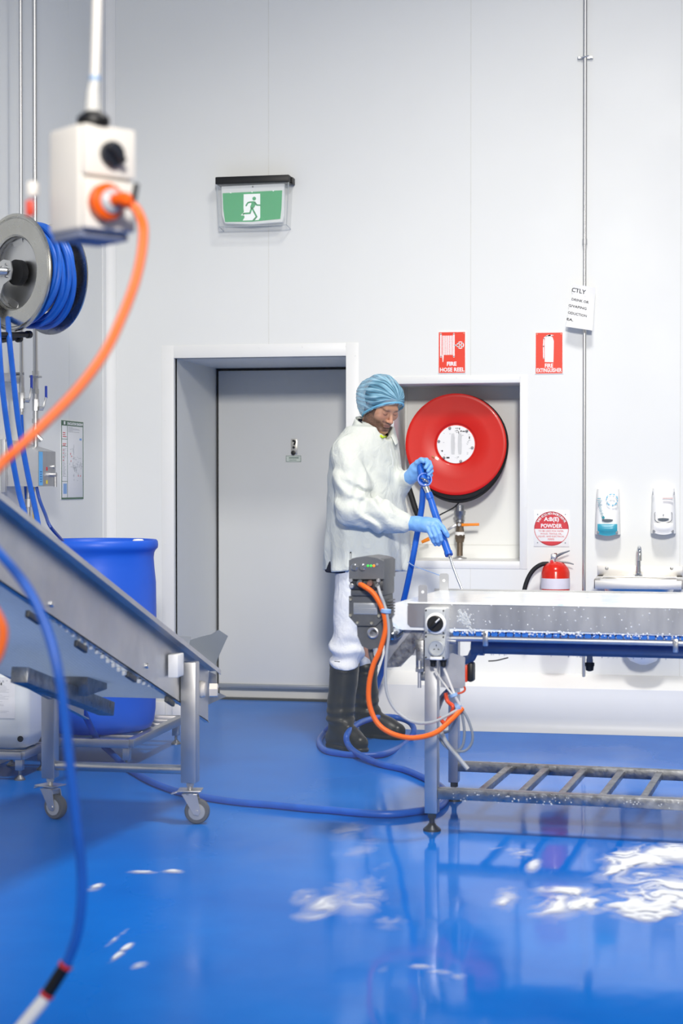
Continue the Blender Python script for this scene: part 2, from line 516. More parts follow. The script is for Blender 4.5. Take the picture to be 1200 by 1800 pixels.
c = on_y(516, 796, DD); mb.lathe([(0.006, 0), (0.014, 0), (0.014, 0.012), (0.007, 0.014)], (c.x, DD - 0.004, c.z), (0, -1, 0), 16)
mb.build('lock', M_black, esc)
a, b = on_y(502.5, 801, DD), on_y(529, 812, DD)
st = MB().box(((a.x + b.x) / 2, DD - 0.001, (a.z + b.z) / 2), (b.x - a.x, 0.002, a.z - b.z)).build('sticker', mat('sticker', '#cfd8d0', 0.5), door)
mb = MB(); pl = Plane2(((a.x + b.x) / 2, DD - 0.002, (a.z + b.z) / 2), (1, 0, 0), (0, 0, 1)); w = (b.x - a.x) / 2; h = (a.z - b.z) / 2
for y0 in (-h, h - 0.003): pl.rect(mb, -w, y0, w, y0 + 0.003, 0, 0.0004)
for x0_ in (-w, w - 0.003): pl.rect(mb, x0_, -h, x0_ + 0.003, h, 0, 0.0004)
pl.rect(mb, -w * .6, h * .1, w * .7, h * .5, 0, .0004); pl.rect(mb, -w * .6, -h * .5, w * .4, -h * .3, 0, .0004)
mb.build('print', mat('greengrey_ink', '#7d8f86', 0.6), st)
# small cover where the door trim meets the floor
c = on_y(313, 1250, D)
MB().box((c.x, D - 0.018, c.z), (0.06, 0.03, 0.085), 0.012).build('trim_4', M_wall2, kind='structure')
# ================================================================== THINGS ON THE BACK WALL
X3, Z3 = Vector((1, 0, 0)), Vector((0, 0, 1))
class WallPlane(Plane2):
    """plane parallel to the back wall at y = Y, addressed in metres from o"""
    def __init__(self, u, v, Y):
        self.Y = Y
        super().__init__(on_y(u, v, Y), X3, Z3)
    def xy(self, u, v):
        d = on_y(u, v, self.Y) - self.o
        return d.x, d.z
    def q(self, pts): return [self.xy(*p) for p in pts]

M_clear = mat('clear_polycarbonate', '#e8eef2', 0.12, alpha=0.10, var=0.0)
# ---- exit sign
ZF = D - 0.115
cr = lambda x, y: (340 + x / 5.4545, 280 + y / 5.4545)
ex = thing('exit_sign', 'green running man exit sign with black top, high above the recessed door', 'sign', tuple(on_y(445, 360, D)))
a, b = on_y(378, 312, ZF), on_y(508, 319.5, ZF)
zt = (on_y(378, 312, ZF).z + on_y(507, 305.7, ZF).z) / 2; zb = (on_y(378, 325, ZF).z + on_y(507, 319, ZF).z) / 2
xa, xb = a.x, b.x
mb = MB(); mb.box(((xa + xb) / 2, (ZF + D - 0.005) / 2, (zt + zb) / 2), (xb - xa, D - ZF, zt - zb), 0.006)
mb.box((xb + 0.004, (ZF + D) / 2 + 0.02, (zt + zb) / 2 - 0.004), (0.012, 0.06, (zt - zb) * 0.9), 0.003)
mb.build('top_housing', M_black, ex)
zc = (on_y(387, 400, ZF).z + on_y(510, 393, ZF).z) / 2
# clear cover: five thin panes
mb = MB(); wv = 0.012
x0, x1 = xa + 0.008, xb - 0.004
F = [(x0, ZF + .004, zb), (x1, ZF + .004, zb), (x1 - wv, ZF + .004, zc), (x0 + wv, ZF + .004, zc)]
B = [(x0, D - .004, zb), (x1, D - .004, zb), (x1 - wv, D - .004, zc - .01), (x0 + wv, D - .004, zc - .01)]
mb.prism(F, (0, .003, 0))
mb.prism([F[0], F[3], B[3], B[0]], (0.003, 0, 0)); mb.prism([F[1], B[1], B[2], F[2]], (-0.003, 0, 0))
mb.prism([F[3], F[2], B[2], B[3]], (0, 0, 0.003))
mb.build('clear_cover', M_clear, ex)
mb = MB()
for p, q_ in ((F[0], F[3]), (F[1], F[2]), (F[3], F[2]), (F[3], B[3]), (F[2], B[2])): mb.tube([p, q_], 0.0022, 6)
mb.build('cover_edge', mat('edge_plastic', '#cdd3d8', 0.2, alpha=0.7), ex)
Y1 = ZF + 0.03
pl = WallPlane(445, 362, Y1)
Q = lambda pts: pl.q([cr(*p) for p in pts])
mb = MB(); pl.poly(mb, Q([(268, 262), (868, 232), (868, 540), (850, 598), (560, 622), (300, 612), (276, 540)]), -0.03, 0.03)
body = mb.build('lamp_body', M_white, ex)
M_green = mat('exit_green', '#1fa45c', 0.4, emit='#1f9e58', estr=0.18, var=0.02)
M_pic = mat('exit_white', '#f4f6f5', 0.4, emit='#ffffff', estr=0.25, var=0.01)
mb = MB(); pl.poly(mb, Q([(280, 326), (850, 298), (843, 470), (832, 572), (560, 598), (303, 602), (286, 480)]), 0.0, 0.002)
mb.build('green_panel', M_green, ex)
mb = MB(); pl.poly(mb, Q([(482, 336), (640, 330), (640, 560), (625, 583), (472, 588), (490, 560), (486, 520), (480, 470)]), 0.002, 0.001)
pl.poly(mb, Q([(455, 538), (485, 505), (500, 505), (492, 540)]), 0.002, 0.001)
for x, y in ((357, 322), (562, 313), (766, 303)): pl.disc(mb, *pl.xy(*cr(x, y)), 0.0035, 0.002, 0.001, 12)
mb.build('doorway_pictogram', M_pic, ex)
mb = MB(); k = 1 / 5.4545 / 311
pl.disc(mb, *pl.xy(*cr(583, 378)), 18 * k, 0.003, 0.001)
pl.poly(mb, Q([(537, 405), (580, 402), (600, 420), (596, 440), (578, 470), (548, 478), (545, 455), (558, 425)]), 0.003, 0.001)
pl.stroke(mb, Q([(545, 412), (522, 418), (506, 445)]), 14 * k, 0.003, 0.001)
pl.stroke(mb, Q([(588, 412), (608, 440), (642, 441)]), 14 * k, 0.003, 0.001)
pl.stroke(mb, Q([(558, 470), (542, 518), (488, 521), (478, 526)]), 16 * k, 0.003, 0.001)
pl.stroke(mb, Q([(564, 470), (584, 510), (606, 552), (588, 572), (572, 590)]), 16 * k, 0.003, 0.001)
mb.build('running_man', M_green, ex)
mb = MB(); c = pl.p(*pl.xy(*cr(568, 264))); mb.cyl(c, c + Vector((0, -0.004, 0)), 0.004, seg=12); mb.build('screw', M_black, ex)

# ---- red safety signs
def flat_sign(name, label, u0, v0, u1, v1, m, border, th=0.004):
    a, b = on_y(u0, v0, D), on_y(u1, v1, D)
    t = thing(name, label, 'sign', ((a.x + b.x) / 2, D, (a.z + b.z) / 2))
    w, h = b.x - a.x, a.z - b.z
    c = ((a.x + b.x) / 2, D - th / 2, (a.z + b.z) / 2)
    MB().box(c, (w, th, h), 0.0008).build('sign_plate', M_white, t)
    p = Plane2((c[0], D - th, c[2]), X3, Z3)
    if m:
        mb = MB(); p.rect(mb, -w / 2 + border, -h / 2 + border, w / 2 - border, h / 2 - border, 0, 0.0006); mb.build('red_field', m, t)
    return t, p, w, h
t, p, w, h = flat_sign('fire_sign', 'red fire hose reel sign with white reel picture above the niche', 769.8, 583, 818.5, 656.5, M_sign_red, 0.004)
sx = lambda x: (x - 515) / 15 / 318; sz = lambda y: (737 - y) / 15 / 318
mb = MB()
for x in (222, 568): p.stroke(mb, [(sx(x), sz(245)), (sx(x), sz(850))], 0.0088, 0.0006)
for x in range(265, 545, 47): p.rect(mb, sx(x), sz(800), sx(x + 34), sz(290), 0.0006)
p.poly(mb, [(sx(255), sz(800)), (sx(298), sz(800)), (sx(286), sz(985)), (sx(270), sz(990))][::-1], 0.0006)
p.ring(mb, sx(740), sz(545), 0.0176, 0.005, 0.0006)
p.stroke(mb, [(sx(595), sz(548)), (sx(655), sz(548))], 0.007, 0.0006)
for s in (1, -1): p.stroke(mb, [(sx(740) - 0.0125, sz(545) - s * 0.0125), (sx(740) + 0.0125, sz(545) + s * 0.0125)], 0.005, 0.0006)
mb.build('hose_reel_picture', M_white, t)
mb = MB(); text(mb, 'FIRE', 0.03, p.p(sx(510), sz(1035), 0.0007), X3, Z3, 0.0012, 0.054); text(mb, 'HOSE REEL', 0.03, p.p(sx(525), sz(1190), 0.0007), X3, Z3, 0.0010, 0.137)
mb.build('lettering', M_white, t)
mb = MB()
for x in (-1, 1):
    for y in (-1, 1): p.disc(mb, x * (w / 2 - 0.011), y * (h / 2 - 0.011), 0.003, 0.0006, 0.0012, 10)
mb.build('rivets', mat('rivet', '#c9a08c', 0.4, 0.4), t, kind='stuff')
t, p, w, h = flat_sign('fire_sign', 'red fire extinguisher sign with white cylinder picture beside the paper note', 940.2, 584, 989.5, 657.5, M_sign_red, 0.004)
k_ = 3.1034; gx = lambda x: ((x / k_ + 900) - 964.9) / 320; gz = lambda y: (620.7 - (y / k_ + 480)) / 320
mb = MB()
p.poly(mb, [(gx(178), gz(485)), (gx(225), gz(487)), (gx(227), gz(372)), (gx(221), gz(352)), (gx(208), gz(343)), (gx(190), gz(345)), (gx(180), gz(356)), (gx(177), gz(372))], 0.0006)
p.rect(mb, gx(194), gz(345), gx(210), gz(337), 0.0006)
p.stroke(mb, [(gx(222), gz(341)), (gx(205), gz(340)), (gx(185), gz(345)), (gx(173), gz(358)), (gx(171), gz(400)), (gx(172), gz(465))], 0.0062, 0.0006)
mb.build('extinguisher_picture', M_white, t)
mb = MB(); text(mb, 'FIRE', 0.03, p.p(gx(201), gz(505), 0.0007), X3, Z3, 0.001, 0.045); text(mb, 'EXTINGUISHER', 0.03, p.p(gx(202), gz(530), 0.0007), X3, Z3, 0.0008, 0.138)
mb.build('lettering', M_white, t)
mb = MB()
for x in (-1, 1):
    for y in (-1, 1): p.disc(mb, x * (w / 2 - 0.011), y * (h / 2 - 0.011), 0.003, 0.0006, 0.0012, 10)
mb.build('rivets', MATS['rivet'], t, kind='stuff')
# round powder sign on a white square
t, p, w, h = flat_sign('powder_sign', 'white square sign with red and white powder extinguisher disc above the extinguisher', 938, 897.5, 1000, 961, None, 0)
R = 30 / 322
px = lambda x: (x - 588) / 15 / 322; pz = lambda y: (592 - y) / 15 / 322
mb = MB(); p.ring(mb, 0, 0, R, 0.003, 0.0)
a0 = math.asin(pz(600) / R); p.disc(mb, 0, 0, R, 0, 0.0006, 40, a0, math.pi - a0)
a1 = math.asin(pz(930) / R); p.disc(mb, 0, 0, R, 0, 0.0006, 24, math.pi - a1, 2 * math.pi + a1)
mb.build('red_disc', M_sign_red2, t)
mb = MB(); text(mb, 'A:B(E)', 0.03, p.p(0, pz(355), 0.0007), X3, Z3, 0.0010, 0.083); text(mb, 'POWDER', 0.03, p.p(px(590), pz(518), 0.0007), X3, Z3, 0.001, 0.116)
msg = 'THIS COLOURED EXTINGUISHER'
for i, ch in enumerate(msg):
    q = math.radians(152 - (152 - 28) * i / (len(msg) - 1))
    if ch != ' ':
        text(mb, ch, 0.0165, p.p(0.083 * math.cos(q), 0.083 * math.sin(q), 0.0007), (math.sin(q), 0, -math.cos(q)), (math.cos(q), 0, math.sin(q)), 0.0006)
mb.build('white_lettering', M_white, t)
mb = MB()
for s, y, wd in (('TO BE USED FOR PAPER,', 660, 0.139), ('WOOD, TEXTILE, OIL,', 732, 0.118), ('LIQUID, AND ELECTRICAL', 803, 0.146), ('FIRES', 872, 0.034)):
    text(mb, s, 0.012, p.p(px(580), pz(y), 0.0003), X3, Z3, 0.0001, wd)
mb.build('red_lettering', M_sign_red2, t)
mb = MB()
for x in (-1, 1):
    for y in (-1, 1): p.disc(mb, x * (w / 2 - 0.021), y * (h / 2 - 0.021), 0.0035, 0, 0.0015, 10)
mb.build('rivets', M_inkg, t, kind='stuff')

# ---- fire hose reel in the niche
RY = D + 0.17                      # plane of the red front disc
rc = on_y(800.5, 781, RY); RR = 0.287
reel = thing('fire_hose_reel', 'red fire hose reel with black hose in the white wall niche', 'hose reel', (rc.x, NB, rc.z))
def at_r(dx, y, dz): return (rc.x + dx, y, rc.z + dz)
lathe = [(0.108, 0.012), (0.112, 0.012), (0.117, 0.006), (0.124, 0.003), (0.20, 0.001), (0.268, 0.0), (0.280, -0.001), (0.287, 0.003), (0.287, 0.008), (0.276, 0.008), (0.26, 0.008), (0.1, 0.018)]
MB().lathe([(0.06, 0.010)] + lathe + [(0.06, 0.02)], at_r(0, RY, 0), (0, 1, 0), 72).build('front_disc', M_red, reel)
MB().lathe([(0.05, 0), (0.270, 0.0), (0.277, -0.004), (0.277, 0.004), (0.05, 0.008)], at_r(0.002, RY + 0.135, -.004), (0, 1, 0), 72).build('rear_disc', M_red, reel)
MB().lathe([(0.14, 0.03), (0.14, 0.13)], at_r(0, RY, 0), (0, 1, 0), 40).build('hub', M_red, reel)
mb = MB()
for k, (yy, r, sag) in enumerate(((0.028, 0.270, 0.018), (0.060, 0.272, 0.030), (0.094, 0.270, 0.026), (0.118, 0.266, 0.014), (0.045, 0.245, 0.0), (0.08, 0.245, 0.0))):
    P = []
    for i in range(72):
        q = 2 * math.pi * i / 72
        s = max(0, -math.sin(q)) ** 1.5 * sag * 1.5
        P.append(at_r(r * math.cos(q) + 0.004, RY + yy, r * math.sin(q) - s))
    mb.tube(P, 0.0165, 10, closed=True)
mb.build('black_hose', M_rubber, reel)
plc = thing  # label plate
lp = MB().lathe([(0.001, -0.0005), (0.107, -0.0005), (0.107, -0.004), (0.001, -0.004)], at_r(0, RY + 0.012, 0), (0, 1, 0), 56).build('label_plate', M_white, reel)
LP = Plane2(at_r(0, RY + 0.0078, 0), X3, Z3)
lx = lambda x: (x - 586) / 10 / 314; lz = lambda y: (610 - y) / 10 / 314
mb = MB(); rr = random.Random(4)
for sgn in (-1, 1):                 # two upright blocks of tiny print, and loose marks round the rim
    for i in range(34):
        y = 420 + i * 11; xw = 60 * math.sqrt(max(0, 1 - ((y - 600) / 230.0) ** 2)) + 22
        xm = 600 + sgn * 62
        LP.rect(mb, lx(xm - xw * .5), lz(y + 3.2), lx(xm + xw * rr.uniform(.3, .5)), lz(y), 0, 0.0004)
for i in range(26):
    q = rr.uniform(0, 6.28); r = rr.uniform(0.062, 0.092); wv = rr.uniform(0.003, 0.011)
    LP.rect(mb, r * math.cos(q) - wv / 2, r * math.sin(q), r * math.cos(q) + wv / 2, r * math.sin(q) + 0.0018, 0, 0.0004)
mb.build('fine_print', M_inkg, lp, kind='stuff')
mb = MB()
for x0_, y0_, x1_, y1_ in ((580, 318, 596, 332), (604, 320, 632, 330), (645, 316, 660, 350), (572, 366, 590, 376), (603, 352, 618, 378), (630, 372, 640, 420), (668, 362, 690, 390), (700, 372, 750, 390), (590, 396, 620, 402), (418, 833, 474, 860), (820, 470, 838, 515), (332, 712, 354, 742)):
    LP.rect(mb, lx(x0_), lz(y1_), lx(x1_), lz(y0_), 0, 0.0005)
mb.build('bold_print', M_ink, lp, kind='stuff')
for x, y in ((480, 322), (784, 375), (880, 670), (676, 908), (378, 848), (284, 555)):
    MB().lathe([(0.001, -0.008), (0.005, -0.008), (0.0075, -0.006), (0.0075, 0), (0.001, 0)], LP.p(lx(x), lz(y)), (0, 1, 0), 14).build('bolt', M_steeld, reel)
c = on_y(761, 803, RY - 0.012); MB().box((c.x, c.y, c.z), (0.018, 0.002, 0.007), 0.0005, Matrix.Rotation(0.5, 3, 'Y')).build('chip_mark', mat('primer', '#c88a58', 0.7), reel)
# inlet pipe, valve and lever under the reel
vy = RY + 0.09
V = lambda u, v: on_y(u, v, vy)
mb = MB(); c0 = V(808, 890)
def seg(v0, v1, r0, r1=None, n=16):
    a, b = V(808, v0), V(808, v1); a.x = b.x = c0.x
    mb.cyl(a, b, r0, r0 if r1 is None else r1, n)
seg(888, 898, .026); seg(898, 906, .034, .030, 8); seg(906, 914, .026, .020); seg(914, 918, .026)
mb.build('coupling', M_steeld, reel)
mb = MB(); seg(918, 926, .022, n=8); seg(926, 937, .021, .026, 8); seg(940, 946, .030, n=6); seg(946, 953, .028, .022); seg(953, 977, .017)
mb.build('inlet_pipe', mat('aged_bronze', '#7d6f60', 0.45, 0.8, var=0.2), reel)
mb = MB(); seg(935, 941, .027); mb.build('thread_tape', M_white, reel)
b0 = V(808, 977); b0.x = c0.x; MB().lathe([(0.001, 0.0), (0.04, 0.0), (0.04, 0.008), (0.02, 0.012), (0.001, 0.012)], (b0.x, vy, NICHE[2] + 0.0), (0, 0, 1), 24).build('floor_flange', M_steel2, reel)
mb = MB(); a, b = V(812, 922.5), V(843, 921.5); mb.bar((a.x, vy - .03, a.z), (b.x, vy - .03, b.z), 0.006, 0.016, 0.002); a = V(818, 922)
mb.build('valve_lever', mat('orange_grip', '#f08a1c', 0.5), reel)
mb = MB(); a, b = V(803, 922), V(788, 931); mb.bar((a.x, vy - .03, a.z), (b.x, vy - .03, b.z), 0.006, 0.014, 0.002); mb.cyl((c0.x, vy - .034, V(808, 922).z), (c0.x, vy, V(808, 922).z), 0.009); mb.build('valve_stem', M_steel2, reel)
# hose tail hanging on the left with its orange nozzle
V2 = lambda u, v: on_y(u, v, D + 0.24)
MB().tube([V2(716, 850), V2(724, 876), V2(731, 898), V2(739, 914)], 0.0165, 12, 6).build('hose_tail', M_rubber, reel)
MB().tube([V2(752, 917), V2(775, 904), V2(796, 893), V2(806, 884)], 0.004, 8, 6).build('guide_wire', M_rubber, reel)
a, b = V2(741, 953), V2(754, 947); mb = MB(); mb.cyl(a, b, 0.009, 0.012, 12); mb.cyl(V2(739, 914), V2(742, 925), 0.014); mb.build('nozzle', MATS['orange_grip'], reel, kind='stuff')

# ---- fire extinguisher on its bracket
EY = D - 0.10
ec = on_y(976, 1000, EY)
ext = thing('fire_extinguisher', 'red fire extinguisher with white label band hanging under its round sign', 'extinguisher', (ec.x, D, 0.50))
er = 25 / 322; ztop = on_y(976, 996, EY).z
prof = [(0.02, ztop + 0.028), (0.03, ztop + 0.026), (0.05, ztop + 0.016), (er * .9, ztop - 0.006), (er, ztop - 0.03), (er, 0.53), (er * .92, 0.51), (0.02, 0.50)]
MB().lathe(prof, (ec.x, EY, 0), (0, 0, 1), 40).build('cylinder', mat('extinguisher_red', '#d8230f', 0.22, var=0.03, coat=0.4), ext)
z1, z2 = on_y(976, 1016, EY).z, on_y(976, 1034.5, EY).z
MB().lathe([(er + .0012, z1), (er + .0012, z2)], (ec.x, EY, 0), (0, 0, 1), 40, cap=False).build('label_band', mat('lilac_white', '#e4dfe8', 0.4), ext)
mb = MB(); zc_ = on_y(976, 988, EY).z; mb.cyl((ec.x - .01, EY, ztop + .02), (ec.x - .01, EY, zc_ + .02), 0.013, 0.014, 14); mb.box((ec.x - .01, EY, zc_ + .03), (0.03, 0.03, 0.03), 0.005)
g = on_y(970, 987, EY); mb.cyl((g.x, EY - .012, g.z), (g.x, EY - .026, g.z), 0.012, seg=16); mb.build('valve_head', M_steel2, ext)
mb = MB(); mb.cyl((g.x, EY - .0265, g.z), (g.x, EY - .028, g.z), 0.010, seg=16); mb.build('gauge', M_sign_red2, ext)
E = lambda u, v, dy=0: on_y(u, v, EY + dy)
mb = MB(); mb.tube([E(966, 990), E(972, 982), E(985, 974), E(1001, 968)], [0.006, 0.009, 0.007, 0.003], 8, 5)
mb.tube([E(976, 990), E(985, 988), E(998, 989), E(1008, 992)], [0.006, 0.006, 0.005, 0.003], 8, 5); mb.build('squeeze_handle', mat('handle_grey', '#84888c', 0.4, 0.6), ext)
mb = MB(); a = E(976, 982); mb.cyl((a.x, EY, a.z), (a.x, EY, a.z + .03), 0.010, 0.008, 12); mb.build('pin_cap', mat('dark_red', '#6b2a24', 0.5), ext)
MB().tube([E(964, 991), E(952, 992), E(939, 1000), E(929, 1014), E(922, 1034), E(919, 1060), E(923, 1110)], 0.0125, 12, 8).build('discharge_hose', M_rubber, ext)
mb = MB(); mb.box((ec.x, (EY + er + D) / 2, 0.75), (0.05, D - EY - er, 0.10), 0.003); mb.build('wall_bracket', M_steel2, ext)

# ---- conduit up the wall and the paper note on it
CY = D - 0.020
ca, cb = on_y(1029.5, 100, CY), on_y(1026, 700, CY)
cx = (on_y(1029, 300, CY).x + on_y(1025, 900, CY).x) / 2
con = thing('conduit_pipe', 'thin grey steel conduit running up the wall behind the paper note', 'pipe', (cx, D, 0))
zj = on_y(1025, 425, CY).z
MB().tube([(cx, CY, 0.25), (cx, CY, zj)], 0.0098, 14).build('lower_pipe', M_pipe, con)
MB().tube([(cx, CY, zj), (cx, CY, TOP)], 0.0115, 14).build('upper_pipe', M_pipe, con)
MB().lathe([(0.0135, 0), (0.0135, 0.03)], (cx, CY, zj - 0.015), (0, 0, 1), 16).build('coupling', M_steel2, con)
mb = MB(); zk = on_y(1029, 101, CY).z
mb.box((cx, CY + 0.006, zk), (0.085, 0.008, 0.014), 0.002)
for s in (-1, 1): mb.cyl((cx + s * .032, CY - .006, zk), (cx + s * .032, CY + .004, zk), 0.006, seg=8)
mb.cyl((cx - .02, CY - .012, zk - .003), (cx + .02, CY - .012, zk + .006), 0.004, seg=8); mb.build('saddle_clamp', M_steel2, con)
# note: a sheet taped at the top that curls away from the wall
NY = D - 0.05
note = thing('paper_note', 'white paper notice with cut off words taped over the conduit', 'notice', tuple(on_y(1020, 540, NY)))
tl, tr, bl, br = (1008, 499), (1046, 506), (994, 574), (1041, 581)
def note_pt(a, b, off=0.0):
    u = tl[0] + (tr[0] - tl[0]) * a + (bl[0] - tl[0]) * b + ((br[0] - bl[0]) - (tr[0] - tl[0])) * a * b
    v = tl[1] + (tr[1] - tl[1]) * a + (bl[1] - tl[1]) * b + ((br[1] - bl[1]) - (tr[1] - tl[1])) * a * b
    y = D - 0.034 - 0.055 * b ** 1.5 - 0.015 * math.sin(a * 3.1) + off
    return on_y(u, v, y)
MB().sheet([[note_pt(a / 8, b / 10) for a in range(9)] for b in range(11)], 0.0006, (0, -1, 0)).build('sheet', M_paper, note)
mb = MB()
def note_text(body, u, v, wd, size, bold):
    A = on_y(u, v, NY); vs, fs = text_verts(body, size, bold, 0.0)
    x0 = min(q.x for q in vs); x1 = max(q.x for q in vs); y0 = min(q.y for q in vs); y1 = max(q.y for q in vs); k = wd / (x1 - x0)
    out = []
    for q in vs:
        du = (q.x - (x0 + x1) / 2) * k * 319; dv = -(q.y - (y0 + y1) / 2) * 319
        uu, vv = u + du - dv * 0.16, v + dv + du * 0.20
        b = min(1, max(0, (vv - (tl[1] + 7 * (uu - 1000) / 45)) / 75)); a = min(1, max(0, (uu - (1008 - 14 * b)) / 42))
        y = D - 0.034 - 0.055 * b ** 1.5 - 0.015 * math.sin(a * 3.1) - 0.0012
        out.append(on_y(uu, vv, y))
    mb.add(out, fs)
nz = lambda x, y: (980 + x / 15, 480 + y / 15)
note_text('CTLY', *nz(553, 470), 24.5 / 319, 0.032, 0.0006)
note_text('DRINK OR', *nz(592, 730), 30 / 319, 0.019, 0.0003)
note_text('G/VAPING', *nz(520, 895), 31.5 / 319, 0.019, 0.0003)
note_text('ODUCTION', *nz(515, 1085), 33 / 319, 0.019, 0.0003)
note_text('EA.', *nz(325, 1225), 11.5 / 319, 0.019, 0.0003)
note_text('_', *nz(540, 580), 25 / 319, 0.012, 0.0)
mb.build('lettering', M_ink, note)

# ---- soap dispensers
def dispenser(label, u0, u1, v0, v1, lever_mat, deco):
    fy = D - 0.105
    a, b = on_y(u0, v0, D - .05), on_y(u1, v1, D - .05)
    x0, x1, z0, z1 = a.x, b.x, b.z, a.z
    w = x1 - x0; xm = (x0 + x1) / 2
    t = thing('soap_dispenser', label, 'dispenser', (xm, D, z0))
    rings = []
    for k in range(11):                # side profile: slim at the top, swelling below
        s = k / 10; z = z1 - (z1 - z0) * s
        f = 0.055 + 0.048 * math.sin(min(1, s * 1.05) * math.pi / 2) if k else 0.045
        ww = w * (0.90 + 0.10 * s) if k else w * 0.86
        ring = []
        for q in range(13):
            e = -1 + 2 * q / 12
            ring.append((xm + ww / 2 * e, D - f * (1 - 0.28 * abs(e) ** 4) if 0 < q < 12 else D - f * 0.62, z))
        ring += [(xm + ww / 2, D, z), (xm - ww / 2, D, z)]
        rings.append(ring)
    MB().rings(rings).build('casing', M_white, t, sharp=50)
    P = Plane2((xm, D - 0.104, z0), X3, Z3)
    h = z1 - z0
    mb = MB(); lw = w * 0.39; lz1, lz0 = 0.235 * h, 0.02 * h
    ring_f = []
    G = []
    for j in range(7):
        zz = lz1 + (lz0 - lz1) * j / 6; row = []
        for i in range(13):
            e = -1 + 2 * i / 12
            zb_ = zz - (0.045 * h * (1 - e * e)) * (j / 6) - 0.02 * h * (1 - e * e) * (1 - j / 6) * -1 * 0
            row.append(P.p(lw * e, zb_ - 0.008 * h * 0, 0.004 + 0.012 * math.sin(math.pi * min(1, j / 5)) * (1 - e ** 4)))
        G.append(row)
    mb.sheet(G, 0.012, (0, -1, 0)); lv = mb.build('push_lever', lever_mat, t)
    for e in (-1, 1): MB().box(P.p(e * lw * .95, 0.05 * h, 0.0), (0.014, 0.012, 0.016), 0.003).build('lever_pivot', M_grey, t)
    mb = MB(); P.poly(mb, [(0.030 * math.cos(q) * 1.0, 0.325 * h + 0.013 * math.sin(q) * (1 if math.sin(q) < 0 else 0.35)) for q in [2 * math.pi * k / 24 for k in range(24)]], 0.0005, 0.002)
    mb.build('sight_window', mat('slate', '#5c6670', 0.3), t)
    deco(t, P, h, w)
    return t
M_teal = mat('teal_plastic', '#3fa3bd', 0.3)
M_cyan = mat('cyan_ink', '#56b8d8', 0.5); M_tealk = mat('teal_ink', '#2f98a8', 0.5)
def deco_a(t, P, h, w):
    mb = MB(); cx_, cz_ = 0.024, 0.765 * h
    for k in range(26):
        q = 2 * math.pi * k / 26
        if k % 5 != 4: P.disc(mb, cx_ + 0.030 * math.cos(q), cz_ + 0.030 * math.sin(q), 0.0022 + 0.0009 * (k % 3), -0.004, 0.006, 8)
    mb.build('bubble_ring', M_cyan, t)
    mb = MB()
    for k in range(6):
        x = -0.044 + 0.0032 * k + 0.002 * (k > 3); z = (0.71 - 0.062 * k) * h
        P.ring(mb, x, z, 0.0050, 0.0018, 0.002, 0.001, 12)
    P.disc(mb, -0.022, 0.375 * h, 0.0075, -0.002, 0.004, 10)
    P.rect(mb, -0.058, 0.745 * h, -0.028, 0.752 * h, -0.010, 0.0115); P.rect(mb, -0.054, 0.785 * h, -0.036, 0.80 * h, -0.012, 0.0125)
    mb.build('teal_print', M_tealk, t)
def deco_b(t, P, h, w):
    mb = MB()
    P.stroke(mb, [(0.046 * math.sin(q), 0.335 * h - 0.026 * math.cos(q) + (0.10 * h if abs(q) > 1.5 else 0.0) * 1) for q in [-1.9 + 3.8 * k / 20 for k in range(21)]], 0.003, -0.004, 0.006)
    P.poly(mb, [(-0.004, 0.41 * h), (0, 0.39 * h), (0.004, 0.41 * h), (0, 0.44 * h)], -0.002, 0.004)
    for e in (-1, 1): P.stroke(mb, [(e * 0.056, 0.86 * h), (e * 0.056, 0.92 * h)], 0.003, -0.03, 0.022)
    mb.build('grey_moulding', M_grey, t, kind='stuff')
    mb = MB(); P.rect(mb, -0.004, 0.775 * h, 0.05, 0.79 * h, -0.014, 0.0125); mb.build('pale_red_print', mat('faded_red', '#e3b3ae', 0.6), t)
dispenser('white soap dispenser with teal push lever and blue bubble print', 1046, 1090, 859.5, 939.5, M_teal, deco_a)
dispenser('all white soap dispenser with white push lever on the far right', 1144, 1187.5, 858.5, 937.5, M_white, deco_b)

# ---- hand basin
BF = D - 0.40
sk = thing('hand_basin', 'small stainless steel hand basin with gooseneck tap below the dispensers', 'basin', (on_y(1120, 1010, D).x, D, 0.4))
b0, b1 = on_y(1043.5, 1019, BF), on_y(1199, 1034, BF)
zr, zf = b0.z, b1.z - 0.008
x0, x1 = b0.x, b1.x + 0.002
mb = MB()
mb.box(((x0 + x1) / 2, BF + .004, (zr + zf) / 2), (x1 - x0, 0.008, zr - zf), 0.003)
for x in (x0 + .004, x1 - .004): mb.box((x, (BF + D) / 2, (zr + zf) / 2), (0.008, D - BF, zr - zf), 0.003)
rim = 0.035
mb.box(((x0 + x1) / 2, BF + rim / 2, zr), (x1 - x0, rim, 0.008), 0.003); mb.box(((x0 + x1) / 2, D - .055, zr), (x1 - x0, 0.11, 0.008), 0.003)
for x in (x0 + rim / 2, x1 - rim / 2): mb.box((x, (BF + D) / 2, zr), (rim, D - BF, 0.008), 0.003)
mb.build('basin_rim', M_bright, sk)
mb = MB(); rings = []
for s in (1.0, 0.97, 0.90, 0.75, 0.45, 0.15):
    z = zr - 0.15 * (1 - s ** 3) ** .6 if s < 1 else zr
    rx, ry = (x1 - x0) / 2 * .86 * s, 0.135 * s
    rings.append([((x0 + x1) / 2 + rx * math.copysign(abs(math.cos(q)) ** .6, math.cos(q)), BF + .165 + ry * math.copysign(abs(math.sin(q)) ** .6, math.sin(q)), z) for q in [2 * math.pi * k / 32 for k in range(32)]])
mb.rings(rings, cap=False); mb.build('bowl', M_bright, sk)
u0_ = on_y(1049.5, 994, D - .012)
mb = MB(); mb.box(((u0_.x + x1) / 2, D - .006, (u0_.z + zr) / 2), (x1 - u0_.x, 0.012, u0_.z - zr), 0.003); mb.build('splashback', M_bright, sk)
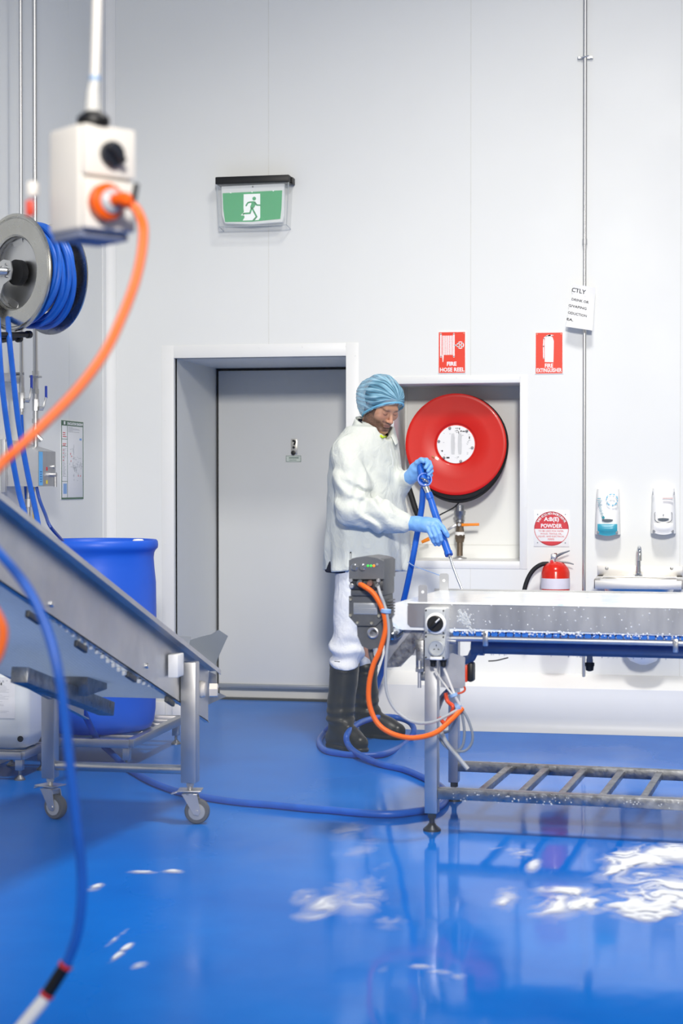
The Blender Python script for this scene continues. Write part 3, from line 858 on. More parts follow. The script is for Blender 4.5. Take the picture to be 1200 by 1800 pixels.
for u in (1066, 1180):
    a = on_y(u, 999, D - .013); mb = MB(); mb.lathe([(0.001, 0.003), (0.009, 0.002), (0.010, 0), (0.001, 0)], (a.x, D - .012, a.z), (0, -1, 0), 12); mb.build('splashback_screw', M_steeld, sk)
TY = D - 0.075
T = lambda u, v, dy=0: on_y(u, v, TY + dy)
base = T(1122, 1010); topz = T(1122, 962).z
mb = MB(); P = [(base.x, TY, zr), (base.x, TY, topz - .05), (base.x + .002, TY - .012, topz - .012), (base.x + .004, TY - .045, topz), (base.x + .007, TY - .078, topz - .02), (base.x + .008, TY - .085, topz - .07)]
mb.tube(P, [0.012, 0.012, 0.012, 0.011, 0.011, 0.011], 14, 6); mb.build('tap_spout', M_chrome, sk)
mb = MB(); mb.lathe([(0.022, 0), (0.022, 0.01), (0.014, 0.02), (0.014, 0.03)], (base.x, TY, zr), (0, 0, 1), 20)
for s in (-1, 1): mb.cyl((base.x + s * .012, TY, zr + .008), (base.x + s * .028, TY, zr + .008), 0.006, seg=10)
mb.build('tap_base', M_chrome, sk)
mb = MB(); c = on_y(1130, 1160, D - .16)
mb.lathe([(0.02, 0.0), (0.07, 0.02), (0.10, 0.06), (0.11, 0.14), (0.11, 0.28)], (c.x - .0, D - .16, on_y(1130, 1168, D - .16).z), (0, 0, 1), 32); mb.build('trap_cover', M_white, sk)
mb = MB(); mb.cyl((c.x, D - .16, on_y(1130, 1168, D - .16).z + .26), (c.x, D - .16, zr - .13), 0.025, seg=16); mb.build('waste_pipe', M_steel2, sk)
# ================================================================== FLAT BELT CONVEYOR (right)
_o = on_z(759, 1460, 0.0)
CV = Frame((_o.x, _o.y, 0), math.radians(-3.9))
cv = thing('belt_conveyor', 'flat steel belt conveyor with white wet belt in front of the worker', 'conveyor', frame=CV)
def L(m=None): return MB(CV.M)            # points given in the conveyor's own frame
def aw(u, v, w): return CV.at_w(u, v, w)
WID = 0.66                                # width from front leg to rear leg
LEN = 2.3                                 # runs out of the frame to the right
BZ = 0.893                                # belt height
fr = -0.045                               # outer face of the front side plate
pa, pb = aw(716, 1062, fr), aw(800, 1112, fr)
PT, PB = 0.885, pb.z
l0 = pa.x

# legs, levelling feet
def leg(l, w, wl=0.05, zb=0.07, top=0.77, foot=True, vis=0.0):
    L().box((l, w, (zb + top) / 2), (wl, 0.05, top - zb), 0.003).build('leg', M_steel2, cv)
    fb = L(); fb.cyl((l, w, 0.02), (l, w, zb + 0.002), 0.011, seg=12); fb.cyl((l, w, zb - 0.02), (l, w, zb), 0.018, seg=6)
    fb.lathe([(0.035, 0), (0.034, 0.008), (0.018, 0.022), (0.012, 0.03)], (l, w, 0.0), (0, 0, 1), 24)
    fb.build('levelling_foot', mat('foot_dark', '#4a4d52', 0.35, 0.7), cv)
leg(0.0, 0.0, 0.050)
rl = aw(798, 1300, WID).x
leg(rl, WID, 0.042, 0.08, 0.80)
leg(LEN - 0.1, 0.0, 0.05); leg(LEN - 0.1, WID, 0.042, 0.08)

# lower frame: two rails and the rungs between them
RZ = aw(900, 1391, 0.0).z
RH = 0.042
ra = L().box(((LEN) / 2 - 0.05, 0.0, RZ - RH / 2 + 0.002), (LEN - 0.15, 0.045, RH), 0.004).build('front_rail', M_steeld, cv)
L().box(((LEN + rl) / 2 - 0.05, WID, RZ - RH / 2 + 0.002), (LEN - rl - 0.12, 0.04, RH), 0.004).build('rear_rail', M_steeld, cv)
for k in range(9):
    a = aw(842 + 71.3 * k, 1392, 0.02); 
    x0 = 0.185 + 0.1560 * k
    bdl = L().bar((x0, 0.022, RZ - 0.018), (x0 + 0.012, WID - 0.02, RZ - 0.018), 0.028, 0.026, 0.002)
    bdl.build('rung', M_steeld, cv)

# side plates
y_ = PB
L().prism([(l0 + .008, fr, PT), (l0, fr, PT - .008), (l0, fr, PB + .03), (l0 + .012, fr, PB + .018), (LEN, fr, PB), (LEN, fr, PT)], (0, 0.003, 0)).build('front_side_plate', M_steel, cv)
L().box(((l0 + LEN) / 2, fr + 0.014, PT), (LEN - l0, 0.028, 0.004), 0.001).build('top_flange', M_steel, cv)
L().prism([(-0.14, WID + .045, 0.90), (LEN, WID + .045, 0.90), (LEN, WID + .045, PB), (-0.14, WID + .045, PB)], (0, 0.003, 0)).build('rear_side_plate', M_steel, cv)
# drive end plates with the cut-off lower corner
P = [(692, 1062), (748, 1062), (748, 1152), (722, 1152), (704, 1172), (676, 1174), (676, 1120), (692, 1108)]
L().prism([aw(u, v, 0.0) for u, v in P], (0, 0.005, 0)).build('drive_plate', M_steel2, cv)
L().prism([aw(u, v, 0.0) + Vector((0, WID, 0)) for u, v in P], (0, 0.005, 0)).build('drive_plate', M_steel2, cv)
L().prism([aw(700, 1172, -0.004), aw(726, 1150, -0.004), aw(745, 1105, -0.004), aw(724, 1108, -0.004), aw(690, 1150, -0.004), aw(676, 1172, -0.004)], (0, -0.003, 0)).build('gusset_plate', M_steeld, cv)

# the belt: a white flat-topped modular belt, wet; edge modules show blue below
m = bpy.data.materials.new('wet_white_belt'); t = NT(m)
f = t.noise(9, 5, (1, 2.6, 1), 0.6, 0.5)
t.link(t.ramp(f, [(0.42, lin('#f5f8fb')), (0.60, lin('#eaf2fa')), (0.72, lin('#a9cdf0'))]), t.b.inputs['Base Color'])
t.b.inputs['Roughness'].default_value = 0.12; t.bump(t.noise(30, 4), 0.15, 0.01)
M_belt = m
e0 = aw(690, 1062, fr).x - 0.02
mb = L(); r = 0.055; ztop, zbot = BZ, PB - 0.005
prof = [(LEN, ztop), (e0 + r, ztop)] + [(e0 + r - r * math.sin(q), ztop - r + r * math.cos(q)) for q in [math.pi * k / 8 for k in range(1, 8)]] + [(e0 + r, ztop - 2 * r), (LEN, ztop - 2 * r)]
mb.prism([(x, fr + 0.006, z) for x, z in prof], (0, WID + 0.045 - fr - 0.012, 0))
mb.build('belt', M_belt, cv, sharp=50)
# water film and froth drops at the plate edge
M_belt_blue = mat('blue_belt_module', '#2f74cf', 0.35, var=0.08)
n = 74
for k in range(n):                       # scalloped edge of the returning belt, module by module
    x = 0.10 + k * 0.0298
    if x > LEN - 0.02: break
    mb = L()
    mb.tube([(x, fr + 0.016, PB - 0.004), (x, fr + 0.075, PB - 0.004)], 0.0135, 8)
    mb.build('belt_module', M_belt_blue, cv)
L().box((LEN / 2 + .05, WID / 2, PB - 0.004), (LEN - .1, WID - .1, 0.012), 0.002).build('return_belt', M_belt_blue, cv)
# guide rod under the plate and its hangers
gz = aw(1000, 1126, fr + .03).z
L().tube([(0.10, fr + .02, gz - 0.012), (0.15, fr + .02, gz + 0.0), (LEN, fr + .02, gz + .0)], 0.0125, 12, 3).build('guide_rod', M_steel2, cv)
for u, v0, v1 in ((853, 1109, 1136), (1187, 1123, 1147)):
    a, b = aw(u, v0, fr - .008), aw(u, v1, fr - .008)
    hb = L(); hb.box(((a + b) / 2), (0.020, 0.012, a.z - b.z), 0.004)
    hg = hb.build('hanger', M_steel, cv)
    L().cyl((a.x, fr - .018, a.z - .012), (a.x, fr - .006, a.z - .012), 0.006, seg=10).build('bolt', M_steeld, hg)
# big return pipe, its end socket and drain
pw = 0.28
pz = aw(1000, 1141, pw).z
p0 = aw(838, 1140, pw).x
M_navy = mat('navy_pvc', '#7688a6', 0.28, 0.2, var=0.1)
L().tube([(p0, pw, pz), (LEN, pw, pz)], 0.027, 20).build('return_pipe', M_navy, cv)
L().tube([(p0 - .02, pw, pz), (p0 + .03, pw, pz)], 0.034, 20).build('pipe_socket', M_navy, cv)
L().tube([(p0 - .012, pw, pz - .02), (p0 - .03, pw + .01, pz - .05), (p0 - .07, pw + .03, pz - .06)], 0.018, 12, 4).build('pipe_elbow', M_navy, cv)
for u in (881, 886): 
    pass
d0, d1 = aw(1036, 1154, pw), aw(1036, 1180, pw)
mb = L(); mb.cyl((d0.x, pw, pz - .02), (d0.x, pw, d0.z - .012), 0.012, seg=14); mb.cyl((d0.x, pw, d0.z - .010), (d0.x, pw, d0.z - .028), 0.0135, seg=14)
dn = mb.build('drain_stub', M_grey, cv)
L().lathe([(0.006, 0), (0.015, 0.004), (0.017, 0.02), (0.019, 0.022), (0.019, 0.034), (0.012, 0.036)], (d0.x, pw, d1.z), (0, 0, 1), 20).build('drain_cap', M_black, dn)
for u in (882,):
    L().tube([aw(858, 1162, .1), aw(872, 1161, .1), aw(893, 1156, .1)], 0.0025, 6, 4).build('loose_wire', M_rubber, cv)

# upright tabs with a hole on both belt edges
def tab(u0, v0, u1, v1, w, m):
    a, b = aw(u0, v0, w), aw(u1, v1, w)
    t = L(); hw = (b.x - a.x) / 2; cx_ = (a.x + b.x) / 2; hh = a.z - b.z
    out = [(cx_ - hw, b.z), (cx_ + hw, b.z), (cx_ + hw, a.z - .006), (cx_ + hw - .006, a.z), (cx_ - hw + .006, a.z), (cx_ - hw, a.z - .006)]
    t.prism([(x, w, z) for x, z in out], (0, 0.004, 0))
    o = t.build('guide_tab', m, cv)
    hz = a.z - hh * 0.42
    L().lathe([(0.001, -.001), (0.006, -.001), (0.006, 0), (0.001, 0)], (cx_, w, hz), (0, 1, 0), 14).build('bolt_hole', M_white, o)
tab(735, 1028, 750.5, 1058, fr + .004, M_steel2)
tab(772, 1008, 788, 1038, WID + .04, M_steel2)
t_ = aw(780, 1016, WID + .035)

# switch box on the leg: rotary isolator above, socket below
sw = -0.125
a, b = aw(745, 1069, sw), aw(782, 1161, sw)
sb = L().box(((a.x + b.x) / 2, sw + 0.05, (a.z + b.z) / 2), (b.x - a.x + .002, 0.075, a.z - b.z), 0.006).build('switch_box', mat('box_grey', '#c9ccce', 0.4, var=0.03), cv)
zs = aw(760, 1116, sw).z
M_boxf = mat('box_face', '#b3b8bc', 0.35, var=0.05)
for z0, z1 in ((zs + .003, a.z - .003), (b.z + .003, zs - .003)):
    L().box(((a.x + b.x) / 2, sw + .010, (z0 + z1) / 2), (b.x - a.x - .002, 0.012, z1 - z0), 0.003).build('cover_plate', M_boxf, sb)
k0 = aw(765.5, 1096, sw)
L().lathe([(0.001, 0.004), (0.038, 0.004), (0.040, 0.0), (0.040, -0.006), (0.034, -0.010), (0.001, -0.010)], (k0.x, sw + .006, k0.z), (0, 1, 0), 32).build('switch_collar', M_white, sb)
mb = L(); mb.lathe([(0.001, 0), (0.031, 0.0), (0.031, -0.010), (0.028, -0.014), (0.001, -0.014)], (k0.x, sw - .004, k0.z), (0, 1, 0), 32)
R45 = Matrix.Rotation(math.radians(-45), 3, 'Y'); mb.box((k0.x, sw - .024, k0.z), (0.056, 0.016, 0.015), 0.004, R45); mb.build('rotary_knob', M_black, sb)
L().box((k0.x + .014, sw - .0335, k0.z + .014), (0.022, 0.003, 0.005), 0.001, R45).build('knob_pointer', M_white, sb)
s0 = aw(767, 1139, sw)
mb = L(); mb.lathe([(0.026, 0), (0.031, 0.0), (0.031, -0.014), (0.027, -0.016), (0.026, -0.012), (0.001, -0.006)], (s0.x, sw + .004, s0.z), (0, 1, 0), 32); mb.build('socket_ring', M_boxf, sb)
for q in (90, 210, 330): 
    L().box((s0.x + .011 * math.cos(math.radians(q)), sw - .003, s0.z + .011 * math.sin(math.radians(q))), (0.003, 0.004, 0.009), 0, Matrix.Rotation(math.radians(90 - q), 3, 'Y')).build('socket_slot', M_ink, sb)
mb = L(); mb.box((s0.x, sw - .004, b.z + .008), (0.048, 0.02, 0.012), 0.004); mb.build('socket_flap_hinge', M_white, sb)
for z in (a.z - .009, zs + .008, zs - .008, b.z + .009):
    for x in (a.x + .007, b.x - .007):
        L().cyl((x, sw + .002, z), (x, sw + .008, z), 0.0035, seg=8).build('screw', M_ink, sb)
for u in (761, 779):
    g = aw(u, 1162, sw + .05); L().lathe([(0.008, 0), (0.011, .004), (0.011, .018), (0.013, .02), (0.013, .034), (0.01, .036)], (g.x, sw + .05, b.z - .03), (0, 0, 1), 14).build('cable_gland', M_black, sb)
# sheet-metal control plate and the red stop behind it
P = [(772, 1157), (795, 1148), (817, 1155), (817, 1207), (812, 1210), (774, 1208)]
cp_ = L().prism([aw(u, v, 0.05) for u, v in P], (0, 0.004, 0)).build('control_plate', M_steel2, cv)
a, b = aw(817, 1168, .08), aw(823, 1198, .08)
mb = L(); mb.box(((a.x + b.x) / 2, .08, (a.z + b.z) / 2), (0.012, 0.05, a.z - b.z), 0.003); mb.build('stop_button', mat('stop_red', '#e8421c', 0.35), cp_)
mb = L(); mb.box((b.x + .010, .09, (a.z + b.z) / 2 + .004), (0.022, 0.06, 0.075), 0.008); mb.build('plug_body', M_black, cp_)
# belt tensioner beside the leg
tu = lambda v, u=738.5: aw(u, v, -.01)
mb = L(); mb.box(((tu(1125) + tu(1180)) / 2), (0.032, 0.02, tu(1125).z - tu(1180).z), 0.003); mb.build('tension_block', M_steeld, cv)
mb = L(); mb.cyl(tu(1160) + Vector((0, -.016, 0)), tu(1208) + Vector((0, -.016, 0)), 0.007, seg=10); mb.build('tension_rod', M_steel2, cv)
mb = L(); mb.cyl(tu(1174) + Vector((0, -.016, 0)), tu(1180) + Vector((0, -.016, 0)), 0.017, seg=6); mb.build('lock_nut', M_steel, cv)
mb = L(); mb.box(((tu(1180, 739) + tu(1196, 739)) / 2 + Vector((0, .02, 0))), (0.028, 0.02, 0.04), 0.002); mb.build('lower_lug', M_steeld, cv)
# knee brace from the leg to the rear leg
L().tube([aw(768, 1246, .06), aw(777, 1226, .10), aw(790, 1212, .14)], 0.012, 8, 5).build('knee_brace', M_steeld, cv)

# ---- gear motor
mw = -0.235                               # plane of its front face
A = lambda u, v, dw=0.0: aw(u, v, mw + dw)
gm_o = A(645, 1080)
cx0, cx1 = A(613, 1000).x, A(673, 1000).x
zt, zb = A(645, 982).z, A(645, 1165).z
dep = 0.19
z_ = lambda v: A(645, v).z
x_ = lambda u: A(u, 1050).x
back = mw + dep
gm = L()
# lower gear housing, lens shaped
P = [(613, 1048), (672, 1048), (674, 1086), (660, 1100), (627, 1100), (613, 1084)]
gm.prism([A(u, v, 0.02) for u, v in P], (0, dep - .02, 0))
P = [(627, 1095), (672, 1092), (676, 1118), (666, 1138), (650, 1142), (636, 1136), (628, 1118)]
gm.prism([A(u, v, 0.035) for u, v in P], (0, dep - .035, 0))
gmo = gm.build('gear_motor', M_dgrey, cv)
mb = L(); mb.box(((cx0 + cx1) / 2, mw + dep / 2 + .012, (z_(982) + z_(1048)) / 2), (cx1 - cx0, dep - .02, z_(982) - z_(1048)), 0.008)
mb.build('inverter_housing', M_dgrey, gmo)
mb = L(); P = [(613, 985), (625, 980), (644, 978), (662, 981), (673, 986), (673, 1018), (613, 1018)]
mb.prism([A(u, v, 0.004) for u, v in P], (0, dep + .012, 0)); mb.build('top_cover', mat('motor_grey_light', '#62656a', 0.5, var=0.1, bump=0.05, bscale=140), gmo)
mb = L(); mb.box(((cx0 + cx1) / 2, mw + .012, (z_(1021) + z_(1037)) / 2), (cx1 - cx0 - .004, 0.012, z_(1021) - z_(1037)), 0.003); mb.build('connector_panel', mat('panel_black', '#2f3136', 0.45), gmo)
mb = L(); mb.box(((cx0 + cx1) / 2, mw + .016, (z_(1038) + z_(1048)) / 2), (cx1 - cx0 - .008, 0.014, z_(1038) - z_(1048)), 0.003); mb.build('neck_cover', M_dgrey, gmo)
def knob(u, v, r, h, m, name, parent=gmo, dw=0.004):
    c = A(u, v, dw); mb = L()
    mb.lathe([(0.001, 0), (r, 0.0), (r, -h * .6), (r * .75, -h), (0.001, -h)], (c.x, mw + dw, c.z), (0, 1, 0), 18); return mb.build(name, m, parent)
for u in (623, 637): knob(u, 997, 0.0135, 0.010, M_chrome, 'sealing_screw')
for u, c_ in ((646.5, '#37d04a'), (652, '#37d04a'), (657, '#ff8a1e')):
    knob(u, 994.5, 0.0045, 0.003, mat('led_' + c_[1:], c_, 0.3, emit=c_, estr=0.8), 'indicator_light')
knob(662.5, 992.5, 0.005, 0.003, M_grey, 'indicator_lens')
for u, v, r in ((617, 1020, .008), (618, 1030, .010), (665, 1020.5, .008)): knob(u, v, r, 0.008, M_steel2, 'blanking_plug', dw=.006)
for u, v, r in ((633, 1025, .014), (651, 1025.5, .013), (664, 1029, .010)): knob(u, v, r, 0.016, M_chrome if u != 651 else mat('copper_plug', '#a98d84', 0.3, 0.9), 'cable_connector', dw=.006)
a, b = A(619, 1060), A(661, 1081)
L().box(((a.x + b.x) / 2, mw + .019, (a.z + b.z) / 2), (b.x - a.x, 0.003, a.z - b.z), 0.0005).build('rating_plate', mat('plate_silver', '#aeb2b8', 0.35, 0.5), gmo)
mb = L()
for v in (1064, 1067, 1072, 1075, 1078): q = A(640, v); w_ = .08 if v != 1067 else .085; mb.box((q.x, mw + .0172, q.z), (w_, 0.0008, 0.003 if v != 1067 else .006))
mb.build('rating_print', M_inkg, gmo, kind='stuff')
for u, v in ((616, 1054), (629, 1043), (616, 1082), (666, 1083), (628, 1095), (653, 1095.5)): knob(u, v, 0.0065, 0.006, mat('zinc_bolt', '#b9b6a6', 0.4, 0.7), 'flange_bolt', dw=.018)
q = A(652, 1113.5)
mb = L(); mb.lathe([(0.014, 0), (0.022, 0), (0.022, -.008), (0.018, -.010), (0.014, -.006)], (q.x, mw + .034, q.z), (0, 1, 0), 28); mb.build('shaft_ring', M_steel2, gmo)
mb = L(); mb.cyl((q.x, mw + .028, q.z), (q.x, mw + .036, q.z), 0.014, seg=20); mb.build('shaft_bore', M_black, gmo)
# cooling ribs on the right flank
for k in range(5):
    z = z_(1058 + 5.2 * k); L().box((cx1 + .004, mw + .11, z), (0.012, 0.10, 0.005), 0.001).build('cooling_rib', M_dgrey, gmo)
# torque arm below and chrome shaft cap at the side
P = [(647, 1140), (661, 1140), (664, 1156), (672, 1166), (660, 1172), (652, 1160)]
mb = L(); mb.tube([A(651, 1138, .08), A(652, 1150, .08), A(657, 1168, .08)], 0.010, 8, 4); mb.tube([A(668, 1134, .08), A(667, 1150, .08), A(660, 1168, .08)], 0.010, 8, 4); mb.build('torque_arm', M_dgrey, gmo)
c = aw(696, 1113, -.03); mb = L(); mb.lathe([(0.001, -.045), (0.014, -.042), (0.022, -.025), (0.022, 0.03)], c, (0.25, 1, 0.25), 24); mb.build('shaft_cap', M_chrome, cv)

# ---- cables of the conveyor
def cable(name, pts, r, m, parent=cv, n=10):
    return MB().tube([CV.M @ Vector(p) for p in pts], r, 10, n).build(name, m, parent)
cw = -0.27
cable('power_cable', [A(632, 1027, 0), aw(640, 1031, cw), aw(655, 1042, cw), aw(668, 1062, cw), aw(676, 1085, cw), aw(677, 1108, cw), aw(668, 1142, cw), aw(655, 1172, cw), aw(648, 1208, cw), aw(650, 1242, cw), aw(664, 1272, cw), aw(690, 1290, cw), aw(726, 1297, cw), aw(765, 1288, -.20), aw(793, 1265, -.12), aw(812, 1246, -.06)], 0.0098, M_orange)
cable('control_cable', [A(664, 1030, 0), aw(668, 1044, cw), aw(675, 1062, cw), aw(681, 1085, cw - .004), aw(683, 1115, cw), aw(679, 1150, cw), aw(677, 1190, cw), aw(681, 1222, cw), aw(697, 1250, cw), aw(726, 1269, cw), aw(758, 1270, -.2), aw(785, 1258, -.12), aw(810, 1244, -.06)], 0.0058, M_grey_cable)
mb = L(); c = aw(678, 1074, cw); mb.lathe([(0.017, -.008), (0.020, -.006), (0.020, .006), (0.017, .008)], c, (0.1, 0, 1), 14); mb.build('cable_tie', mat('tie_blue', '#8fb2dd', 0.4), cv)
cable('plug_cable', [aw(763, 1175, sw + .05), aw(772, 1190, -.08), aw(786, 1210, -.08), aw(796, 1222, -.08)], 0.0042, mat('pale_cable', '#d5d3d0', 0.5))
cable('plug_cable', [aw(780, 1175, sw + .05), aw(786, 1190, -.08), aw(794, 1210, -.08), aw(800, 1224, -.08), aw(808, 1240, -.07)], 0.0055, MATS['pale_cable'])
cable('red_cable', [aw(783, 1218, -.02), aw(786, 1232, -.02), aw(796, 1243, -.03), aw(790, 1260, -.02), aw(782, 1272, -.02), aw(773, 1262, .0)], 0.008, mat('cable_red', '#e2491d', 0.4))
cable('red_cable', [aw(815, 1205, .06), aw(817, 1212, .04), aw(812, 1217, .03), aw(800, 1220, .02)], 0.004, MATS['cable_red'])
M_cg = mat('slate_cable', '#7f8894', 0.5)
cable('cable_loop', [aw(808, 1244, -.05), aw(813, 1262, -.05), aw(816, 1290, -.05), aw(812, 1312, -.05), aw(800, 1320, -.05), aw(783, 1312, -.04), aw(771, 1295, -.03), aw(770, 1280, -.02)], 0.0052, M_cg)
cable('cable_loop', [aw(811, 1246, -.05), aw(822, 1264, -.05), aw(830, 1290, -.05), aw(828, 1308, -.05), aw(816, 1320, -.05), aw(796, 1318, -.05), aw(776, 1302, -.03)], 0.0052, M_cg)
cable('cable_loop', [aw(806, 1248, -.05), aw(798, 1270, -.04), aw(790, 1284, -.03), aw(779, 1287, -.02), aw(770, 1278, -.01)], 0.0048, M_cg)
cable('cable_tail', [aw(774, 1285, -.03), aw(784, 1305, -.05), aw(800, 1325, -.06), aw(812, 1340, -.06), aw(822, 1352, -.06)], 0.0085, M_grey_cable)
mb = L(); c = aw(806, 1243, -.06); mb.lathe([(0.016, -.010), (0.021, -.008), (0.021, .008), (0.016, .010)], c, (0.9, 0, 0.45), 14); mb.build('cable_tie', MATS['tie_blue'], cv)
mb = L(); c = aw(797, 1222, -.08); mb.lathe([(0.013, -.006), (0.016, -.005), (0.016, .005), (0.013, .006)], c, (0.4, 0, -1), 12); mb.build('cable_tie', MATS['tie_blue'], cv)
# soap froth clinging to the front plate
mb = L(); rr = random.Random(11)
for k in range(150):
    s = rr.random(); u = 806 + 20 * s + rr.gauss(0, 3.2); v = 1084 + 26 * s * rr.random() + rr.gauss(0, 5) - 4 * (1 - s)
    u += max(0, (v - 1103)) * 1.1
    if not (800 < u < 846 and 1070 < v < 1112): continue
    c = aw(u, v, fr - .001); r_ = rr.uniform(0.002, 0.0055)
    mb.lathe([(0.0005, -r_ * .5), (r_ * .7, -r_ * .35), (r_, 0)], c, (0, 1, 0), 7, cap=False)
mb.build('soap_froth', mat('froth', '#dfe4e8', 0.35, alpha=0.55), cv, kind='stuff')
mb = L()
for k in range(420):                     # splash drops along the plate edges and the rails
    x = rr.uniform(0.05, 1.3); kind = rr.random()
    if kind < .45: c = (x, fr - .0, PB + rr.uniform(-.003, .012))
    elif kind < .7: c = (x, fr - .0, rr.uniform(PB, PT))
    elif kind < .9: c = (x, -.024, RZ - rr.uniform(0.004, .042))
    else: c = (x, pw - .02, pz - .028)
    r_ = rr.uniform(0.0012, 0.0034) * (1.4 if kind < .45 else 1)
    mb.lathe([(0.0004, -r_ * .8), (r_ * .75, -r_ * .6), (r_, 0)], c, (0, 1, 0), 6, cap=False)
mb.build('water_drops', mat('drop', '#eef3f8', 0.08, alpha=0.7), cv, kind='stuff')
# ================================================================== INCLINED CONVEYOR (left)
XR, XQ = -1.95, -2.50                      # planes of the right and left side plates
H = lambda y: 0.639 + 0.313 * (6.885 - y)  # top edge of the side plates
SL = Vector((0, -1, 0.313)).normalized()
UPN = Vector((0, 0.313, 1)).normalized()
ic = thing('inclined_conveyor', 'grey inclined steel conveyor on castors rising out of the left edge', 'conveyor', (-2.2, 6.6, 0))
Y0, Y1 = 2.9, 7.11
TH = 0.217
def side(x, dx, name):
    mb = MB(); mb.prism([(x, Y0, H(Y0)), (x, Y1, H(Y1)), (x, Y1, H(Y1) - TH - .0), (x, Y0, H(Y0) - TH)], (dx, 0, 0))
    return mb.build(name, M_steel2, ic)
pr = side(XR, -0.004, 'side_plate'); side(XQ, 0.004, 'side_plate')
M_fl = M_steel2
for x, s, nm in ((XR, 1, 'top_flange'), (XQ, -1, 'top_flange')):
    a = Vector((x, Y0, H(Y0))); b = Vector((x, Y1 + .03, H(Y1 + .03)))
    mb = MB(); w = 0.045 * s
    mb.prism([a, b, b + Vector((w, 0, 0.006)), a + Vector((w, 0, 0.006))], UPN * 0.004)
    mb.prism([a + Vector((w, 0, .006)), b + Vector((w, 0, .006)), b + Vector((w, 0, -.012)), a + Vector((w, 0, -.012))], Vector((.003, 0, 0)))
    mb.build(nm, M_fl, ic)
for x, s in ((XR, 1), (XQ, -1)):
    a = Vector((x, Y0, H(Y0) - TH)); b = Vector((x, Y1 + .02, H(Y1 + .02) - TH)); w = -0.02 * s
    MB().prism([a, b, b + Vector((w, 0, 0)), a + Vector((w, 0, 0))], UPN * 0.004).build('bottom_flange', M_fl, ic)
# belt: carrying run between the plates, sagging return run below
def belt_mat(name, col, sx, sy):
    m = bpy.data.materials.new(name); t = NT(m)
    tc = t.new('ShaderNodeNewGeometry'); mp = t.new('ShaderNodeMapping'); mp.inputs['Scale'].default_value = (sx, sy, sy)
    t.link(tc.outputs['Position'], mp.inputs['Vector'])
    br = t.new('ShaderNodeTexBrick'); br.inputs['Scale'].default_value = 1.0
    c = lin(col); br.inputs['Color1'].default_value = c; br.inputs['Color2'].default_value = tuple(x * .95 for x in c[:3]) + (1,)
    br.inputs['Mortar'].default_value = tuple(x * .80 for x in c[:3]) + (1,); br.inputs['Mortar Size'].default_value = 0.03
    br.inputs['Brick Width'].default_value = 0.5; br.inputs['Row Height'].default_value = 0.5; br.offset = 0
    t.link(mp.outputs['Vector'], br.inputs['Vector']); t.link(br.outputs['Color'], t.b.inputs['Base Color'])
    t.b.inputs['Roughness'].default_value = 0.35
    tr = t.new('ShaderNodeBsdfTranslucent'); t.link(br.outputs['Color'], tr.inputs['Color'])      # thin plastic lets light through
    mx = t.new('ShaderNodeMixShader'); mx.inputs[0].default_value = 0.62
    t.link(t.b.outputs[0], mx.inputs[1]); t.link(tr.outputs[0], mx.inputs[2]); t.link(mx.outputs[0], t.out.inputs['Surface'])
    return m
M_ib = belt_mat('pale_blue_belt', '#dbe6f2', 34, 34)
xs_ = [XR - .02 - (XR - XQ - .04) * k / 6 for k in range(7)]
ysb = [Y0 + (7.0 - Y0) * k / 30 for k in range(31)]
mb = MB(); mb.sheet([[(x, y, H(y) - .07) for x in xs_] for y in ysb]); mb.build('carrying_belt', M_ib, ic, sharp=60)
ky = [2.9, 4.2, 5.2, 5.55, 5.80, 5.98, 6.12, 6.28, 6.42, 6.55, 6.68, 6.80, 6.90, 6.98]
kz = [H(2.9) - .20, H(4.2) - .20, H(5.2) - .20, H(5.55) - .215, 0.765, 0.685, 0.645, 0.612, 0.585, 0.555, 0.505, 0.470, 0.455, 0.48]
yy = np.linspace(2.9, 6.98, 70); zz = np.interp(yy, ky, kz)
zz = np.convolve(np.pad(zz, 3, mode='edge'), np.ones(7) / 7, 'valid')
mb = MB(); mb.sheet([[(x, float(y), float(z)) for x in xs_] for y, z in zip(yy, zz)]); mb.build('return_belt', M_ib, ic, sharp=60)
mb = MB()                                    # toothed edge of the return belt
for y, z in zip(yy, zz):
    if y > 5.2: mb.box((XR - .016, float(y), float(z) - .006), (0.012, 0.026, 0.016), 0.003)
mb.build('belt_edge_teeth', mat('belt_edge', '#e3e4df', 0.4), ic, kind='stuff')
MB().cyl((XR - .01, 6.98, .54), (XQ + .01, 6.98, .54), 0.055, seg=24).build('end_roller', M_steel2, ic)
c = on_x(235, 1218, -2.2)
MB().cyl((XR - .0, c.y, c.z), (XQ, c.y, c.z), 0.012, seg=14).build('return_rod', M_steel2, ic)
c = on_x(10, 1061, -2.3); MB().cyl((XR - .03, c.y, c.z), (XQ - .1, c.y, c.z), 0.014, seg=14).build('return_rod', M_steeld, ic)
# sprung tooth scrapers that stick out under the plate
for u, v in ((142, 1126), (58, 1074), (230, 1180), (298, 1224)):
    c = on_x(u, v, XR - .012)
    mb = MB(); mb.bar(c + Vector((0, -.05, -.004)), c + Vector((0, .05, -.036)), 0.014, 0.022, 0.003)
    mb.build('wear_strip', mat('wear_black', '#3b3f45', 0.5), ic)
# centre beam under the belt
a, b = on_x(34, 1186, -2.22), on_x(188, 1246, -2.22)
mb = MB(); P = [(-.03, -.03), (.03, -.03), (.03, .03), (-.03, .03)]
mb.bar(a, b, 0.062, 0.055, 0.003); mb.build('centre_beam', M_steeld, ic)
c = (a + b) / 2; mb = MB(); mb.box((c.x + .02, c.y + .15, c.z + .03), (0.10, 0.22, 0.09), 0.004); mb.build('beam_bracket', M_steeld, ic)
